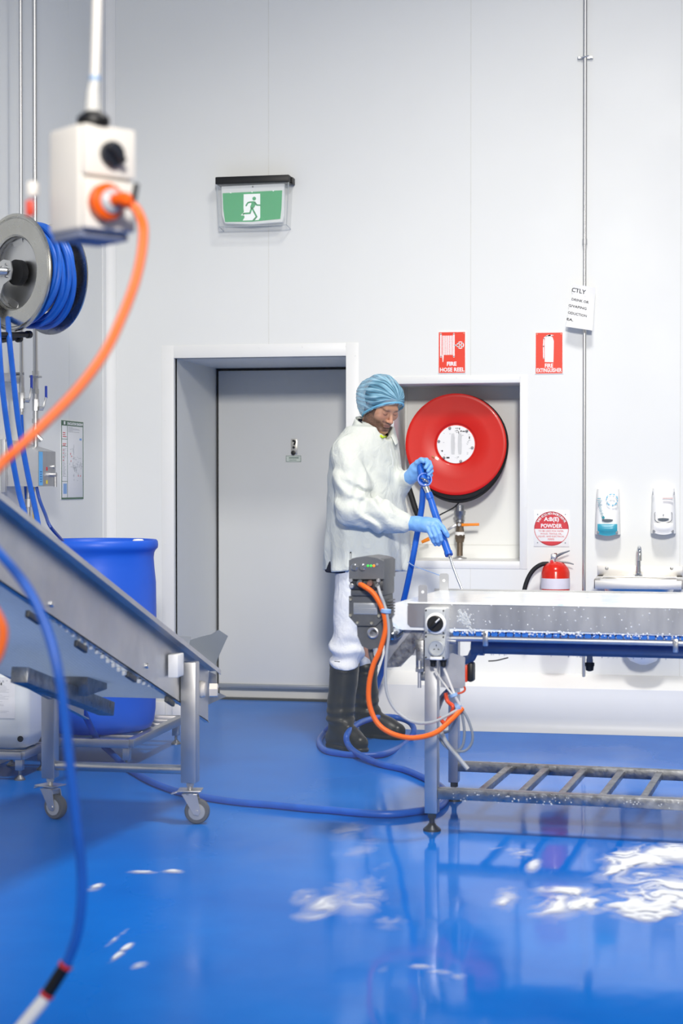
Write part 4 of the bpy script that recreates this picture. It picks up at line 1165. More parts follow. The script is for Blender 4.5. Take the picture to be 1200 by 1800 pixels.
# legs, cross tube, castors
def castor(x, y, ang):
    R = Matrix.Translation((x, y, 0)) @ Matrix.Rotation(ang, 4, 'Z')
    mb = MB(R); mb.box((0, 0, 0.134), (0.095, 0.085, 0.005), 0.001); mb.cyl((0, 0, .125), (0, 0, .118), 0.030, seg=20)
    po = mb.build('castor_plate', M_steel2, ic)
    mb = MB(R); wx, wz = 0.028, 0.0505
    for s in (-1, 1):
        mb.prism([(-.030, s * .024, .120), (.030, s * .024, .120), (wx + .016, s * .024, wz + .002), (wx + .008, s * .024, wz - .014), (wx - .012, s * .024, wz - .010)], (0, s * .003, 0))
    mb.box((0, 0, .119), (0.062, 0.052, 0.005), 0.001); mb.cyl((wx, -.030, wz), (wx, .030, wz), 0.007, seg=10)
    mb.build('castor_fork', M_steel2, po)
    mb = MB(R); mb.lathe([(0.012, -.018), (0.036, -.017), (0.046, -.016), (0.0500, -.009), (0.0500, .009), (0.046, .016), (0.036, .017), (0.012, .018)], (wx, 0, wz), (0, 1, 0), 40); mb.build('castor_wheel', mat('castor_grey', '#5c6068', 0.5), po)
    mb = MB(R)
    for s in (-1, 1): mb.lathe([(0.010, 0), (0.031, 0.0), (0.033, s * .003), (0.010, s * .005)], (wx, s * .0165, wz), (0, 1, 0), 32)
    mb.build('wheel_rim', M_grey_cable, po)
    mb = MB(R); mb.bar((-.045, .0, .128), (-.075, 0, .118), 0.03, 0.005, 0.001); mb.build('brake_pedal', M_steel2, po)
cr_ = on_x(334, 1300, XR + .034); YL = cr_.y
zt_ = on_x(334, 1163, XR + .034).z
MB().box((XR + .034, YL, (zt_ + .165) / 2), (0.062, 0.06, zt_ - .165), 0.004).build('leg', M_steel2, ic)
MB().box((XQ - .0, YL, (0.60 + .165) / 2), (0.055, 0.06, 0.60 - .165), 0.004).build('leg', M_steel2, ic)
for x, an in ((XR + .034, 0.15), (XQ, -0.35)):
    mb = MB(); mb.cyl((x, YL, .136), (x, YL, .17), 0.011, seg=12); mb.cyl((x, YL, .150), (x, YL, .162), 0.017, seg=6); mb.build('castor_stem', M_steel2, ic)
    castor(x, YL, an)
zc = on_x(240, 1336, -2.2).z
MB().cyl((XQ, YL, zc), (XR + .03, YL, zc), 0.0185, seg=20).build('cross_tube', M_steel, ic)
# white knob, sensor block, guard at the low end
c = on_x(362, 1213, XR + .02)
mb = MB(); mb.lathe([(0.010, 0), (0.034, 0), (0.036, .008), (0.030, .022), (0.012, .024)], (XR + .002, c.y - .025, c.z + .006), (1, .1, 0), 10); mb.lathe([(0.010, .02), (0.030, .022), (0.030, .055), (0.022, .058), (0.008, .050)], (XR + .01, c.y + .008, c.z - .002), (1, .2, 0), 6)
mb.build('adjusting_nut', M_offw, ic)
mb = MB(); mb.cyl((XR + .05, c.y + .01, c.z - .002), (XR + .074, c.y + .015, c.z - .002), 0.012, seg=14); mb.build('adjusting_rod', M_ink, ic)
a, b = on_x(304, 1151, XR + .03), on_x(316, 1187, XR + .03)
MB().box((XR + .028, (a.y + b.y) / 2, (a.z + b.z) / 2), (0.04, abs(b.y - a.y) * .9, a.z - b.z), 0.004).build('sensor_block', M_white, ic)
GY = 7.12
g = [(331, 1139), (334, 1125), (350, 1120), (367.5, 1116), (379.5, 1108.5), (394.5, 1120), (388, 1135), (381, 1152), (373.5, 1172)]
mb = MB(); mb.prism([on_y(u, v, GY) + Vector((0, .05 * (u - 331) / 60, 0)) for u, v in g], (0, .004, 0)); mb.build('end_guard', mat('guard_grey', '#6c7480', 0.45, 0.35, var=0.08), ic)
g = [(300, 1118), (336, 1119), (336, 1160), (300, 1150)]
MB().prism([on_y(u, v, GY + .04) for u, v in g], (0, .004, 0)).build('rear_guard', M_steel, ic)
g = [(367, 1180), (380, 1186), (381, 1216), (398, 1224), (363, 1240)]
MB().prism([on_y(u, v, GY + .03) for u, v in g], (0, .004, 0)).build('chute_lip', M_steel, ic)
for u, v in ((90, 1062), (257, 1170.5)):
    c = on_x(u, v, XR); mb = MB(); mb.lathe([(0.004, 0), (0.010, 0), (0.010, .006), (0.007, .009), (0.001, .009)], c, (1, 0, 0), 12); mb.build('plate_bolt', M_steel, ic)

# ================================================================== DRUM, STANDS, CAN
ds = thing('drum_stand', 'low stainless frame carrying the big blue drum', 'stand', (-2.86, 8.35, 0))
sx0, sx1, sy0, sy1, sz = -3.17, -2.555, 7.92, 8.78, 0.145
for a, b in (((sx0, sy0), (sx1, sy0)), ((sx1, sy0), (sx1, sy1)), ((sx1, sy1), (sx0, sy1)), ((sx0, sy1), (sx0, sy0))):
    MB().bar((*a, sz - .02), (*b, sz - .02), 0.04, 0.04, 0.003).build('frame_rail', M_steel2, ds)
for k in range(1, 6):
    y = sy0 + (sy1 - sy0) * k / 6
    MB().bar((sx0 + .02, y, sz - .012), (sx1 - .02, y, sz - .012), 0.025, 0.022, 0.002).build('cross_rail', M_steel2, ds)
def small_leg(x, y, par, top):
    MB().box((x, y, (top + .045) / 2), (0.034, 0.034, top - .045), 0.002).build('leg', M_steel2, par)
    mb = MB(); mb.cyl((x, y, .012), (x, y, .05), 0.007, seg=10); mb.lathe([(0.026, 0), (0.025, .006), (0.012, .018), (0.009, .022)], (x, y, 0), (0, 0, 1), 18); mb.build('foot', M_steeld, par)
for x, y in ((sx0 + .02, sy0 + .02), (sx1 - .02, sy0 + .02), (sx1 - .02, sy1 - .02), (sx0 + .02, sy1 - .02)): small_leg(x, y, ds, sz - .04)
DX, DY = -2.822, 8.24
dr = thing('drum', 'large blue plastic drum standing on the low steel frame', 'drum', (DX, DY, sz))
prof = [(0.20, .004), (0.235, .0), (0.262, .012), (0.277, .045), (0.284, .10), (0.288, .30), (0.289, .55), (0.287, .72), (0.279, .80), (0.276, .842), (0.279, .866), (0.286, .880), (0.296, .890), (0.298, .905), (0.296, .922), (0.289, .930), (0.280, .926), (0.276, .912), (0.268, .905), (0.12, .908)]
MB().lathe([(0.02, .006)] + prof + [(0.02, .909)], (DX, DY, sz), (0, 0, 1), 72).build('body', M_blue_pl, dr, sharp=45)
a = math.radians(20)
c = Vector((DX + .20 * math.cos(a), DY + .20 * math.sin(a), sz + .905))
MB().lathe([(0.028, 0), (0.028, .020), (0.022, .026), (0.001, .028)], c, (0, 0, 1), 20).build('bung_cap', M_white, dr)
MB().lathe([(0.030, 0), (0.038, .002), (0.038, .010), (0.029, .012)], c, (0, 0, 1), 20).build('bung_ring', mat('bung_red', '#d93a3a', 0.4), dr)
MB().lathe([(0.001, .0), (0.15, .0), (0.15, .003), (0.001, .003)], (DX - .02, DY + .09, sz + .907), (0, 0, 1), 36).build('lid_sheen', M_white, dr)  # white disc stands in for the reflection on the recessed lid
ss = thing('can_stand', 'small low stainless stand under the white plastic can', 'stand', (-3.05, 7.72, 0))
tx0, tx1, ty0, ty1, tz = -3.22, -2.945, 7.545, 7.86, 0.13
for a, b in (((tx0, ty0), (tx1, ty0)), ((tx1, ty0), (tx1, ty1)), ((tx1, ty1), (tx0, ty1)), ((tx0, ty1), (tx0, ty0))):
    MB().bar((*a, tz - .018), (*b, tz - .018), 0.032, 0.034, 0.003).build('frame_rail', M_steel2, ss)
for k in (1, 2, 3): MB().bar((tx0, ty0 + .082 * k, tz - .012), (tx1, ty0 + .082 * k, tz - .012), 0.022, 0.02, 0.002).build('cross_rail', M_steel2, ss)
for x, y in ((tx0 + .016, ty0 + .016), (tx1 - .016, ty0 + .016), (tx1 - .016, ty1 - .016), (tx0 + .016, ty1 - .016)): small_leg(x, y, ss, tz - .034)
JX, JY = -3.075, 7.70
jc = thing('plastic_can', 'white translucent plastic can with printed label on the small stand', 'can', (JX, JY, tz))
def rrect(hx, hy, r, z, cx=0, cy_=0, n=5):
    out = []
    for sx_, sy_, a0 in ((1, 1, 0), (-1, 1, 90), (-1, -1, 180), (1, -1, 270)):
        for k in range(n + 1):
            q = math.radians(a0 + 90 * k / n)
            out.append((JX + cx + sx_ * (hx - r) + r * math.cos(q), JY + cy_ + sy_ * (hy - r) + r * math.sin(q), tz + z))
    return out
hx, hy = 0.142, 0.125
M_can = mat('can_plastic', '#dfe6ea', 0.35, var=0.02, spec=0.4)
MB().rings([rrect(.10, .09, .05, 0.0), rrect(.125, .108, .05, .012), rrect(hx, hy, .05, .055), rrect(hx + .002, hy + .002, .05, .075), rrect(hx, hy, .05, .085), rrect(hx, hy, .05, .325), rrect(hx - .012, hy - .012, .05, .338), rrect(.085, .075, .045, .372, -.03), rrect(.04, .04, .035, .385, -.05), rrect(.035, .035, .03, .40, -.05)]).build('body', M_can, jc)
fy = JY - hy - .0012
P = Plane2((JX - .005, fy, tz + .245), X3, Z3)
mb = MB(); P.rect(mb, -.09, -.098, .092, .090, 0, .0008); lb = mb.build('label', mat('label_white', '#eef0f3', .45), jc)
mb = MB(); rr = random.Random(5)
for k in range(22):
    y = .052 - .0062 * k
    if y < -.074: break
    P.rect(mb, -.072, y, -.072 + rr.uniform(.07, .14), y + .0016, .0009, .0003)
for k in range(7): P.rect(mb, -.06 + .018 * k, .070 + rr.uniform(-.004, .004), -.05 + .018 * k, .076, .0009, .0003)
mb.build('fine_print', mat('pale_ink', '#c2c6cd', .6), lb)
mb = MB(); text(mb, '44114', 0.02, P.p(.012, .060, .0012), X3, Z3, .0008, .036); mb.build('label_number', M_ink, lb)
mb = MB()
for q in range(4): P.stroke(mb, [(-.055, -.078), (-.055 + .010 * math.cos(q * 1.57 + .4), -.078 + .010 * math.sin(q * 1.57 + .4))], .005, .0009, .0004)
mb.build('blue_mark', M_cyan, lb)
c = on_x(43, 1301, JX + hx + .001)
mb = MB(); mb.lathe([(0.001, 0), (0.013, 0), (0.014, .003), (0.001, .004)], (JX + .112, fy + .001, tz + .055), (.2, -1, 0), 18); mb.build('bung', M_ink, jc)

# ================================================================== LEFT WALL FITTINGS
# --- two riser pipes with ball valves
def wx(u, v, off): return on_x(u, v, XL + off)
def riser(label, u, off, v_end, r, upv, valve, lever_side):
    p = wx(u, 640, off); x, y = XL + off, p.y
    zv = lambda v: wx(u, v, off).z
    t = thing('riser_pipe', label, 'pipe', (x, y, zv(v_end)))
    MB().tube([(x, y, zv(upv)), (x, y, TOP)], r, 14).build('pipe', M_pipe, t)
    mb = MB()
    for v0, v1, k, n in valve: mb.cyl((x, y, zv(v0)), (x, y, zv(v1)), r * k, seg=n)
    mb.build('valve_body', M_pipe, t)
    return t, x, y, zv
r1, x1_, y1_, z1_ = riser('thin steel riser pipe with capped ball valve, left of the pair', 38, .09, 728, .010, 668, [(664, 682, 1.25, 16), (682, 690, 1.5, 6), (690, 718, 1.7, 8), (718, 724, 1.3, 12), (724, 729, .8, 10)], 1)
r2, x2_, y2_, z2_ = riser('thicker steel riser pipe feeding the dosing box, with blue ball valve', 62.5, .10, 790, .013, 655, [(652, 662, 1.35, 16), (662, 684, 1.15, 16), (684, 692, 1.5, 6), (692, 702, 1.25, 16), (702, 722, 1.45, 8), (722, 736, 1.1, 12), (736, 744, 1.4, 12), (744, 752, 1.0, 12), (752, 764, 1.3, 8), (764, 778, 1.15, 12), (778, 792, .95, 12)], 1)
M_lever = mat('lever_blue', '#3b52b8', 0.4)
for t, x, y, zv, vc, du, vt in ((r1, x1_, y1_, z1_, 704, 17, 660), (r2, x2_, y2_, z2_, 718, 18, 679)):
    a = wx(38 if t is r1 else 62.5, vc, .1)
    k = (a - EYE).length / 3089
    A_ = Vector((x, y, zv(vc))); rt = C_R
    mb = MB(); mb.tube([A_, A_ + rt * .035, A_ + rt * (.9 * du * k) + Vector((0, 0, (vc - vt) * k * .35)), A_ + rt * du * k + Vector((0, 0, (vc - vt) * k * .5))], .0055, 8, 4); mb.cyl(A_ + rt * .02, A_ + rt * .038, .012, seg=8); mb.build('lever_arm', M_steel, t)
    mb = MB(); mb.bar(A_ + rt * du * k + Vector((0, 0, (vc - vt) * k * .45)), A_ + rt * du * k + Vector((0, 0, (vc - vt) * k)), .013, .008, .003, up=(0, 1, 0)); mb.build('lever_grip', M_lever, t)
mb = MB(); a = wx(66, 768, .1); mb.cyl((x2_, y2_, z2_(764)), Vector((x2_, y2_, z2_(764))) + C_R * .03 + Vector((0, 0, -.03)), .013, seg=12); mb.build('strainer_branch', M_steel, r2)
mb = MB(); a = wx(62, 662, .1); mb.box((x2_, y2_, z2_(662)), (.05, .05, .012), .002); mb.build('pipe_clip', M_steel2, r2)
# bracket rail behind the pipes
br_ = thing('pipe_bracket', 'short grey steel channel bracket on the wall behind the riser pipes', 'bracket', (XL, y1_, z1_(660)))
a = wx(12, 663, .05); MB().box((XL + .045, (a.y + y1_ + .1) / 2, a.z), (.04, abs(y1_ + .1 - a.y), .042), .003).build('channel', M_steel2, br_)
MB().cyl((XL + .05, y1_, z1_(657)), (XL + .1, y1_, z1_(657)), .008, seg=10).build('standoff', M_steeld, br_)
# blue feed tube below the left valve
MB().tube([(x1_, y1_, z1_(728)), wx(40, 760, .09), wx(41, 800, .08), wx(44, 850, .06), wx(47, 900, .05), wx(48, 960, .04)], .0065, 10, 6).build('feed_tube', M_blue_hose, r1)

# --- stainless dosing box
bx = XL + .185
P0, P1 = on_x(67, 789, bx), on_x(97.5, 794, bx)
Q0, Q1 = on_x(67, 855.5, bx), on_x(97.5, 854, bx)
ya, yb = P0.y, P1.y; zb_ = (Q0.z + Q1.z) / 2; zt2 = P1.z
db = thing('dosing_box', 'stainless steel dosing box with blue stripe and small knob on left wall', 'dosing unit', (XL, (ya + yb) / 2, zb_))
pf = [(XL, zb_), (bx, zb_), (bx, zt2), (XL, zt2 + .055)]
MB().prism([(x, ya, z) for x, z in pf], (0, yb - ya, 0)).build('cabinet', M_steel2, db)
FX = Plane2((bx, ya, zb_), (0, 1, 0), (0, 0, 1))
hh, wl = zt2 - zb_, yb - ya
mb = MB(); FX.rect(mb, .01, .004, .012 + wl * .2, hh - .004, 0, .001); st_ = mb.build('blue_stripe', mat('stripe_blue', '#63b3ec', .4), db)
mb = MB()
for k in range(5): FX.rect(mb, .02, .02 + .012 * k, .02 + wl * .12, .026 + .012 * k, .001, .0006)
mb.build('stripe_print', mat('stripe_dark', '#3d7fc0', .5), st_)
mb = MB(); FX.rect(mb, wl * .45, hh * .45, wl * .53, hh * .55, 0, .001); mb.build('red_mark', M_sign_red2, db)
mb = MB(); FX.rect(mb, wl * .45, hh * .07, wl * .53, hh * .17, 0, .001); mb.build('yellow_mark', mat('mark_yellow', '#e6cf38', .5), db)
mb = MB(); c = FX.p(wl * .72, hh * .33); mb.cyl(c, c + Vector((.030, 0, 0)), .012, seg=14); mb.cyl(c + Vector((.024, 0, .006)), c + Vector((.024, .0, -.060)), .008, seg=12); mb.cyl(c + Vector((0.0, .03, .04)), c + Vector((.012, .03, .04)), .010, seg=12)
mb.build('selector_valve', M_steel, db)
mb = MB(); mb.box((XL + .012, ya - .012, zb_ + .10), (.024, .024, .26), .002); mb.build('mounting_ear', M_steel2, db)
mb = MB(); mb.cyl((bx - .13, ya - .002, zb_ + .07), (bx - .13, ya - .006, zb_ + .07), .006, seg=10); mb.build('cabinet_screw', M_steel, db)
MB().tube([on_x(64, 856, bx - .02), on_x(70, 880, bx - .0), on_x(80, 905, bx + .06), on_x(88, 925, bx + .14), Vector((DX - .17, DY - .02, sz + .92)), Vector((DX - .16, DY, sz + .88))], .0085, 10, 6).build('suction_tube', mat('navy_tube', '#2a4da0', .4), db)
MB().tube([on_x(59, 856, bx - .06), on_x(59, 890, bx - .06), on_x(60, 930, bx - .06), on_x(60, 960, bx - .06)], .006, 8, 4).build('yellow_tube', mat('tube_yellow', '#d9b93a', .5), db)
mb = MB(); c = on_x(50, 870, XL + .09)
mb.cyl((XL + .09, c.y, zb_), (XL + .09, c.y, c.z - .12), .010, seg=12); mb.cyl((XL + .09, c.y, c.z - .02), (XL + .09, c.y, c.z - .06), .016, seg=8); mb.build('outlet_pipe', M_steel2, db)

# --- evacuation chart
ep = [on_x(107, 738.8, XL + .003), on_x(146, 741.8, XL + .003), on_x(107.4, 878, XL + .003), on_x(146.3, 876.8, XL + .003)]
ya, yb = (ep[0].y + ep[2].y) / 2, (ep[1].y + ep[3].y) / 2
za, zb2 = (ep[0].z + ep[1].z) / 2, (ep[2].z + ep[3].z) / 2
ev = thing('evacuation_chart', 'evacuation diagram poster with dark green border on the left wall', 'poster', (XL, (ya + yb) / 2, (za + zb2) / 2))
EW, EH = yb - ya, za - zb2
MB().box((XL + .002, (ya + yb) / 2, (za + zb2) / 2), (.004, EW, EH), .0005).build('sheet', M_paper, ev)
EP = Plane2((XL + .004, ya, zb2), (0, 1, 0), (0, 0, 1)); M_eg = mat('evac_green', '#3f6a50', .5)
# seen from the room the sheet reads along +y
mb = MB(); EP.rect(mb, 0, EH * .935, EW, EH, 0, .0006); EP.rect(mb, 0, 0, EW, EH * .022, 0, .0006); EP.rect(mb, 0, 0, EW * .03, EH, 0, .0005); EP.rect(mb, EW * .975, 0, EW, EH, 0, .0005)
for z in (.76, .67, .225): EP.rect(mb, 0, EH * z, EW * .27, EH * (z + .006), 0, .0006)
EP.rect(mb, EW * .265, EH * .02, EW * .28, EH * .93, 0, .0005); mb.build('green_border', M_eg, ev)
mb = MB(); text(mb, 'EVACUATION DIAGRAM', .02, EP.p(EW * .62, EH * .965, .0008), (0, 1, 0), (0, 0, 1), .0008, EW * .70); EP.rect(mb, EW * .11, EH * .948, EW * .18, EH * .99, .0006, .0004); mb.build('title', M_white, ev)
mb = MB()
for z in (.84, .815, .79, .70, .68): EP.rect(mb, EW * .07, EH * z, EW * rr.uniform(.17, .23), EH * (z + .010), 0, .0006)
for z in (.62, .58, .53, .49): EP.rect(mb, EW * .07, EH * z, EW * .12, EH * (z + .008), 0, .0006)
for x, z in ((.45, .54), (.42, .48), (.40, .57), (.75, .29), (.85, .29)): EP.rect(mb, EW * x, EH * z, EW * (x + .025), EH * (z + .018), 0, .0006)
mb.build('red_print', M_sign_red2, ev)
mb = MB()
for k in range(26): EP.rect(mb, EW * .07, EH * (.64 - .014 * k), EW * rr.uniform(.14, .22), EH * (.64 - .014 * k + .0035), 0, .0005)
for k in range(5): EP.rect(mb, EW * .31, EH * (.915 - .014 * k), EW * rr.uniform(.5, .9), EH * (.915 - .014 * k + .003), 0, .0005)
for k in range(60):
    x, z = rr.uniform(.36, .9), rr.uniform(.22, .66)
    if x + z < .78 or (x > .6 and z > .55): continue
    if rr.random() < .5: EP.rect(mb, EW * x, EH * z, EW * (x + rr.uniform(.03, .12)), EH * (z + .003), 0, .0005)
    else: EP.rect(mb, EW * x, EH * z, EW * (x + .008), EH * (z + rr.uniform(.02, .06)), 0, .0005)
mb.build('grey_print', M_inkg, ev, kind='stuff')
mb = MB(); EP.rect(mb, EW * .09, EH * .07, EW * .24, EH * .20, 0, .0006); EP.rect(mb, EW * .82, EH * .76, EW * .92, EH * .785, 0, .0006); mb.build('blue_print', mat('print_blue', '#7fa9e0', .5), ev)

# --- stainless hose reel
ax = Vector((.521, .854, 0)); side_ = Vector((.854, -.521, 0)); UP = Vector((0, 0, 1))
c1 = pt(24, 479, 7.70); c2 = c1 + ax * .215 + UP * -.012
hr = thing('hose_reel', 'open stainless steel reel wound with blue hose on the left wall', 'hose reel', tuple(c1))
Rr = .258
def disc(c, s, R, name):
    mb = MB()
    mb.lathe([(.155, .034 * s), (.158, .004 * s), (.166, -.002 * s), (.20, -.002 * s), (.236, .000 * s), (.240, -.004 * s), (.246, .0), (R - .004, -.004 * s), (R, .0), (R, .006 * s), (R - .008, .006 * s), (.17, .006 * s), (.160, .036 * s)], c, ax, 64)
    # the lathe is a ring: cap faces are taken out below
    n = 64; mb.f = [f for f in mb.f if len(f) < 10]
    return mb.build(name, mat('reel_steel', '#c4c3bd', .28, 1.0, var=.06, rvar=.05), hr)
disc(c1, 1, Rr, 'flange'); disc(c2, -1, .247, 'flange')
mb = MB(); mb.lathe([(.156, .01), (.156, .205)], c1, ax, 48, cap=False); mb.build('drum', M_steel2, hr)
mb = MB(); mb.lathe([(.156, .045), (.12, .075), (.075, .10), (.05, .12), (.02, .125)], c1, ax, 48); mb.build('hub_cone', M_steel, hr)
for k in range(5):                            # pressed ribs of the hub
    q = 2 * math.pi * k / 5 + .5; d = side_ * math.cos(q) + UP * math.sin(q); e = ax.cross(d)
    mb = MB(); mb.prism([c1 + d * .055 + ax * .06 + e * .02, c1 + d * .150 + ax * .040 + e * .035, c1 + d * .150 + ax * .040 - e * .035, c1 + d * .055 + ax * .06 - e * .02], ax * .01); mb.build('hub_spoke', M_steel2, hr)
mb = MB()
pl_ = Plane2(c1 - ax * .03 , side_, UP)
mb.prism([c1 - ax * .035 + side_ * x + UP * z for x, z in ((.03, .045), (-.02, .055), (-.06, .04), (-.19, -.03), (-.23, -.20), (-.17, -.27), (-.10, -.20), (-.02, -.055), (.03, -.035), (.042, .005))], ax * -.006)
mb.build('carrier_arm', M_steel, hr)
for k in range(5):
    q = k * 1.256; c = c1 - ax * .041 + side_ * (.028 * math.cos(q) - .005) + UP * (.028 * math.sin(q) + .005)
    MB().lathe([(.001, .0), (.006, 0), (.006, .006), (.001, .006)], c, -ax, 6).build('arm_bolt', M_steeld, hr)
mb = MB(); mb.cyl(c1 - ax * .04, c1 - ax * .09 - side_ * .02, .018, seg=14); mb.cyl(c1 - ax * .085 - side_ * .01, c1 - ax * .085 - side_ * .10, .015, seg=14); mb.build('swivel_inlet', M_steel, hr)
mb = MB(); mb.lathe([(.05, .0), (.056, .0), (.056, .03), (.05, .03)], c1 + side_ * .01, ax, 28); mb.build('brake_ring', M_rubber, hr)
mb = MB(); w0 = c1 - side_ * .24 + ax * -.03; mb.box((XL + .10, c1.y + .06, c1.z - .12), (.20, .10, .26), .006); mb.build('wall_pedestal', M_steel2, hr)
rr = random.Random(3)
for k in range(7):                            # turns of the wound hose, each laid a little askew
    t_ = .034 + .0245 * k; P = []
    lean = rr.uniform(-.014, .014); rad = .196 + .012 * (k % 2)
    for i in range(56):
        q = 2 * math.pi * i / 56
        off = t_ + lean * math.cos(q + k) + .006 * math.sin(2 * q + k)
        P.append(c1 + ax * min(.197, max(.018, off)) + (side_ * math.cos(q) + UP * math.sin(q)) * (rad + .004 * math.sin(3 * q + k)) + UP * -.004)
    MB().tube(P, .0128, 10, closed=True).build('hose_turn', M_blue_hose, hr)
for k in range(3):                            # loose upper turns that cross the layer
    P = []
    for i in range(56):
        q = 2 * math.pi * i / 56
        P.append(c1 + ax * (.05 + .045 * k + .034 * math.sin(q * 1 + .8 + k)) + (side_ * math.cos(q) + UP * math.sin(q)) * .223 + UP * -.004)
    MB().tube(P, .0128, 10, closed=True).build('hose_turn', M_blue_hose, hr)
# roller guide below and the two hanging runs
g0, g1 = pt(-30, 589, 7.45), pt(50, 588, 7.75)
mb = MB(); mb.tube([g0, g1], .013, 12); mb.tube([g0 + UP * -.04 + C_R * -.02, g1 + UP * -.012 + C_R * -.05], .013, 12)
for c in (g1, g1 + C_R * -.043 + UP * -.018): mb.lathe([(.005, -.012), (.017, -.010), (.017, .010), (.005, .012)], c, (g1 - g0), 16)
mb.build('roller_guide', M_black, hr)
MB().tube([pt(14, 560, 7.72), pt(16, 592, 7.6), pt(22, 650, 7.62), pt(32, 740, 7.66), pt(48, 830, 7.7), pt(64, 905, 7.72), pt(72, 960, 7.70), pt(76, 1040, 7.65), pt(84, 1120, 7.6)], .0125, 10, 8).build('hanging_run', M_blue_hose, hr)
MB().tube([pt(-4, 560, 7.55), pt(-2, 600, 7.42), pt(4, 680, 7.42), pt(15, 765, 7.45), pt(32, 860, 7.5), pt(46, 915, 7.5), pt(56, 1000, 7.5), pt(64, 1080, 7.45)], .0125, 10, 8).build('hanging_run', M_blue_hose, hr)
# ================================================================== FOREGROUND: HANGING SWITCH BOX
BZC = 3.17
cb = pt(140, 310, BZC)
th = math.radians(47) + YAW - math.radians(0)
# right face looks to the camera's right, left face to its left
nr = (C_R * math.sin(math.radians(46)) - Vector((C_F.x, C_F.y, 0)).normalized() * math.cos(math.radians(46)))
Fh = Vector((C_F.x, C_F.y, 0)).normalized()
ang = math.radians(40)
fr_dir = (C_R * math.cos(ang) + Fh * math.sin(ang))        # along the right face, going right and away
fl_dir = (-C_R * math.sin(ang) + Fh * math.cos(ang))       # along the left face, going left and away
px_ = BZC / FPX
wr, wl_ = 85 * px_ / math.cos(ang), 70 * px_ / math.sin(ang)
ztop, zbot = pt(140, 214, BZC).z, pt(140, 403, BZC).z
hb = thing('hanging_switch_box', 'white hanging switch box with black rotary knob and orange plug, blurred in front', 'switch box', tuple(pt(140, 403, BZC)))
edge = Vector((cb.x, cb.y, 0))
cen = edge + fr_dir * wr / 2 + fl_dir * wl_ / 2
R = Matrix((fr_dir, fl_dir, Vector((0, 0, 1)))).transposed()
MB().box((cen.x, cen.y, (ztop + zbot) / 2), (wr, wl_, ztop - zbot), 0.010, R, 3).build('enclosure', M_offw, hb)
nR = -fl_dir                                                # outward normal of the right face
FP = Plane2(Vector((edge.x, edge.y, (ztop + zbot) / 2)) , fr_dir, (0, 0, 1))
hh = (ztop - zbot) / 2
mb = MB(); mb.box(Vector((cen.x, cen.y, 0)) - fl_dir * (wl_ / 2 + .006) + Vector((0, 0, ztop - hh * .50)), (wr - .004, .014, hh * .94), .004, R); mb.build('upper_cover', M_offw, hb)
mb = MB(); mb.box(Vector((cen.x, cen.y, 0)) - fl_dir * (wl_ / 2 + .006) + Vector((0, 0, zbot + hh * .50)), (wr - .004, .014, hh * .94), .004, R); mb.build('lower_cover', M_offw, hb)
def onface(u, v, dh=0.0):
    o = FP.o + FP.N * dh; r = ray(u, v); t = (o - EYE).dot(FP.N) / r.dot(FP.N); return EYE + r * t
k = onface(195, 272, .013)
mb = MB(); mb.lathe([(.001, 0), (.024, 0), (.024, .010), (.021, .014), (.001, .014)], k, FP.N, 28); mb.box(k + FP.N * .020, (.042, .014, .013), .003, R @ Matrix.Rotation(math.radians(45), 3, 'Y')); mb.build('rotary_knob', mat('knob_navy', '#20242e', .35), hb)
k2 = onface(180, 357, .013)
mb = MB(); mb.lathe([(.020, 0), (.031, 0), (.034, .006), (.034, .022), (.028, .028), (.020, .028)], k2, FP.N, 32); mb.build('plug_collar', mat('plug_orange', '#ee5f0c', .35), hb)
mb = MB(); mb.lathe([(.001, .0), (.022, .0), (.022, .034), (.016, .040), (.012, .042), (.001, .042)], k2, FP.N, 28); mb.build('plug_body', mat('plug_clear', '#b9bcc2', .25), hb)
k3 = pt(222, 356, BZC - .02)
mb = MB(); mb.tube([k2 + FP.N * .040, k2 + FP.N * .06 + C_R * .008, k3], [.012, .013, .0135], 12, 4); mb.build('cable_gland', MATS['plug_orange'], hb)
mb = MB(); mb.bar(pt(233, 362, BZC - .02), pt(240, 322, BZC - .02), .010, .010, .003, up=(0, 1, 0)); mb.build('retaining_clip', M_ink, hb)
mb = MB(); mb.box(Vector((cen.x, cen.y, zbot - .006)), (wr * .9, wl_ * .9, .012), .003, R); mb.build('base_plate', mat('base_slate', '#7d86a0', .5), hb)
c = Vector((cen.x, cen.y, ztop)); pole_u = 168
ct = pt(164, 205, BZC + .02); c = Vector((ct.x, ct.y, ztop))
mb = MB(); mb.lathe([(.030, 0), (.030, .010), (.022, .018), (.016, .022)], c, (0, 0, 1), 20); mb.build('top_gland', M_black, hb)
# grey spring sleeve and white drop pole
mb = MB(); mb.tube([c + Vector((0, 0, .018)), pt(164, 160, BZC + .02), pt(167, 142, BZC + .02)], [.016, .012, .0095], 14); mb.build('strain_sleeve', mat('sleeve_grey', '#cfcfcd', .5), hb)
pp = pt(167, 142, BZC + .02)
mb = MB(); mb.tube([pp, pt(170, 40, BZC + .02), pt(171.5, -20, BZC + .02), pt(175, -160, BZC + .02), pt(182, -500, BZC + .02), pt(196, -1100, BZC + .02)], .0088, 14); mb.build('drop_pole', M_offw, hb)
mb = MB(); mb.lathe([(.0105, -.004), (.0105, .004)], pp + Vector((0, 0, .004)), (0, 0, 1), 14, cap=False); mb.build('blue_band', MATS['tie_blue'], hb)
# red lever on the far left flank
lf = pt(53, 366, BZC + .06); mb = MB(); mb.box(lf, (.016, .012, .03), .004); mb.build('red_lever', mat('lever_red', '#d6452f', .4), hb)
mb = MB(); mb.box(pt(58, 333, BZC + .06), (.02, .02, .03), .006); mb.build('flank_boss', M_offw, hb)
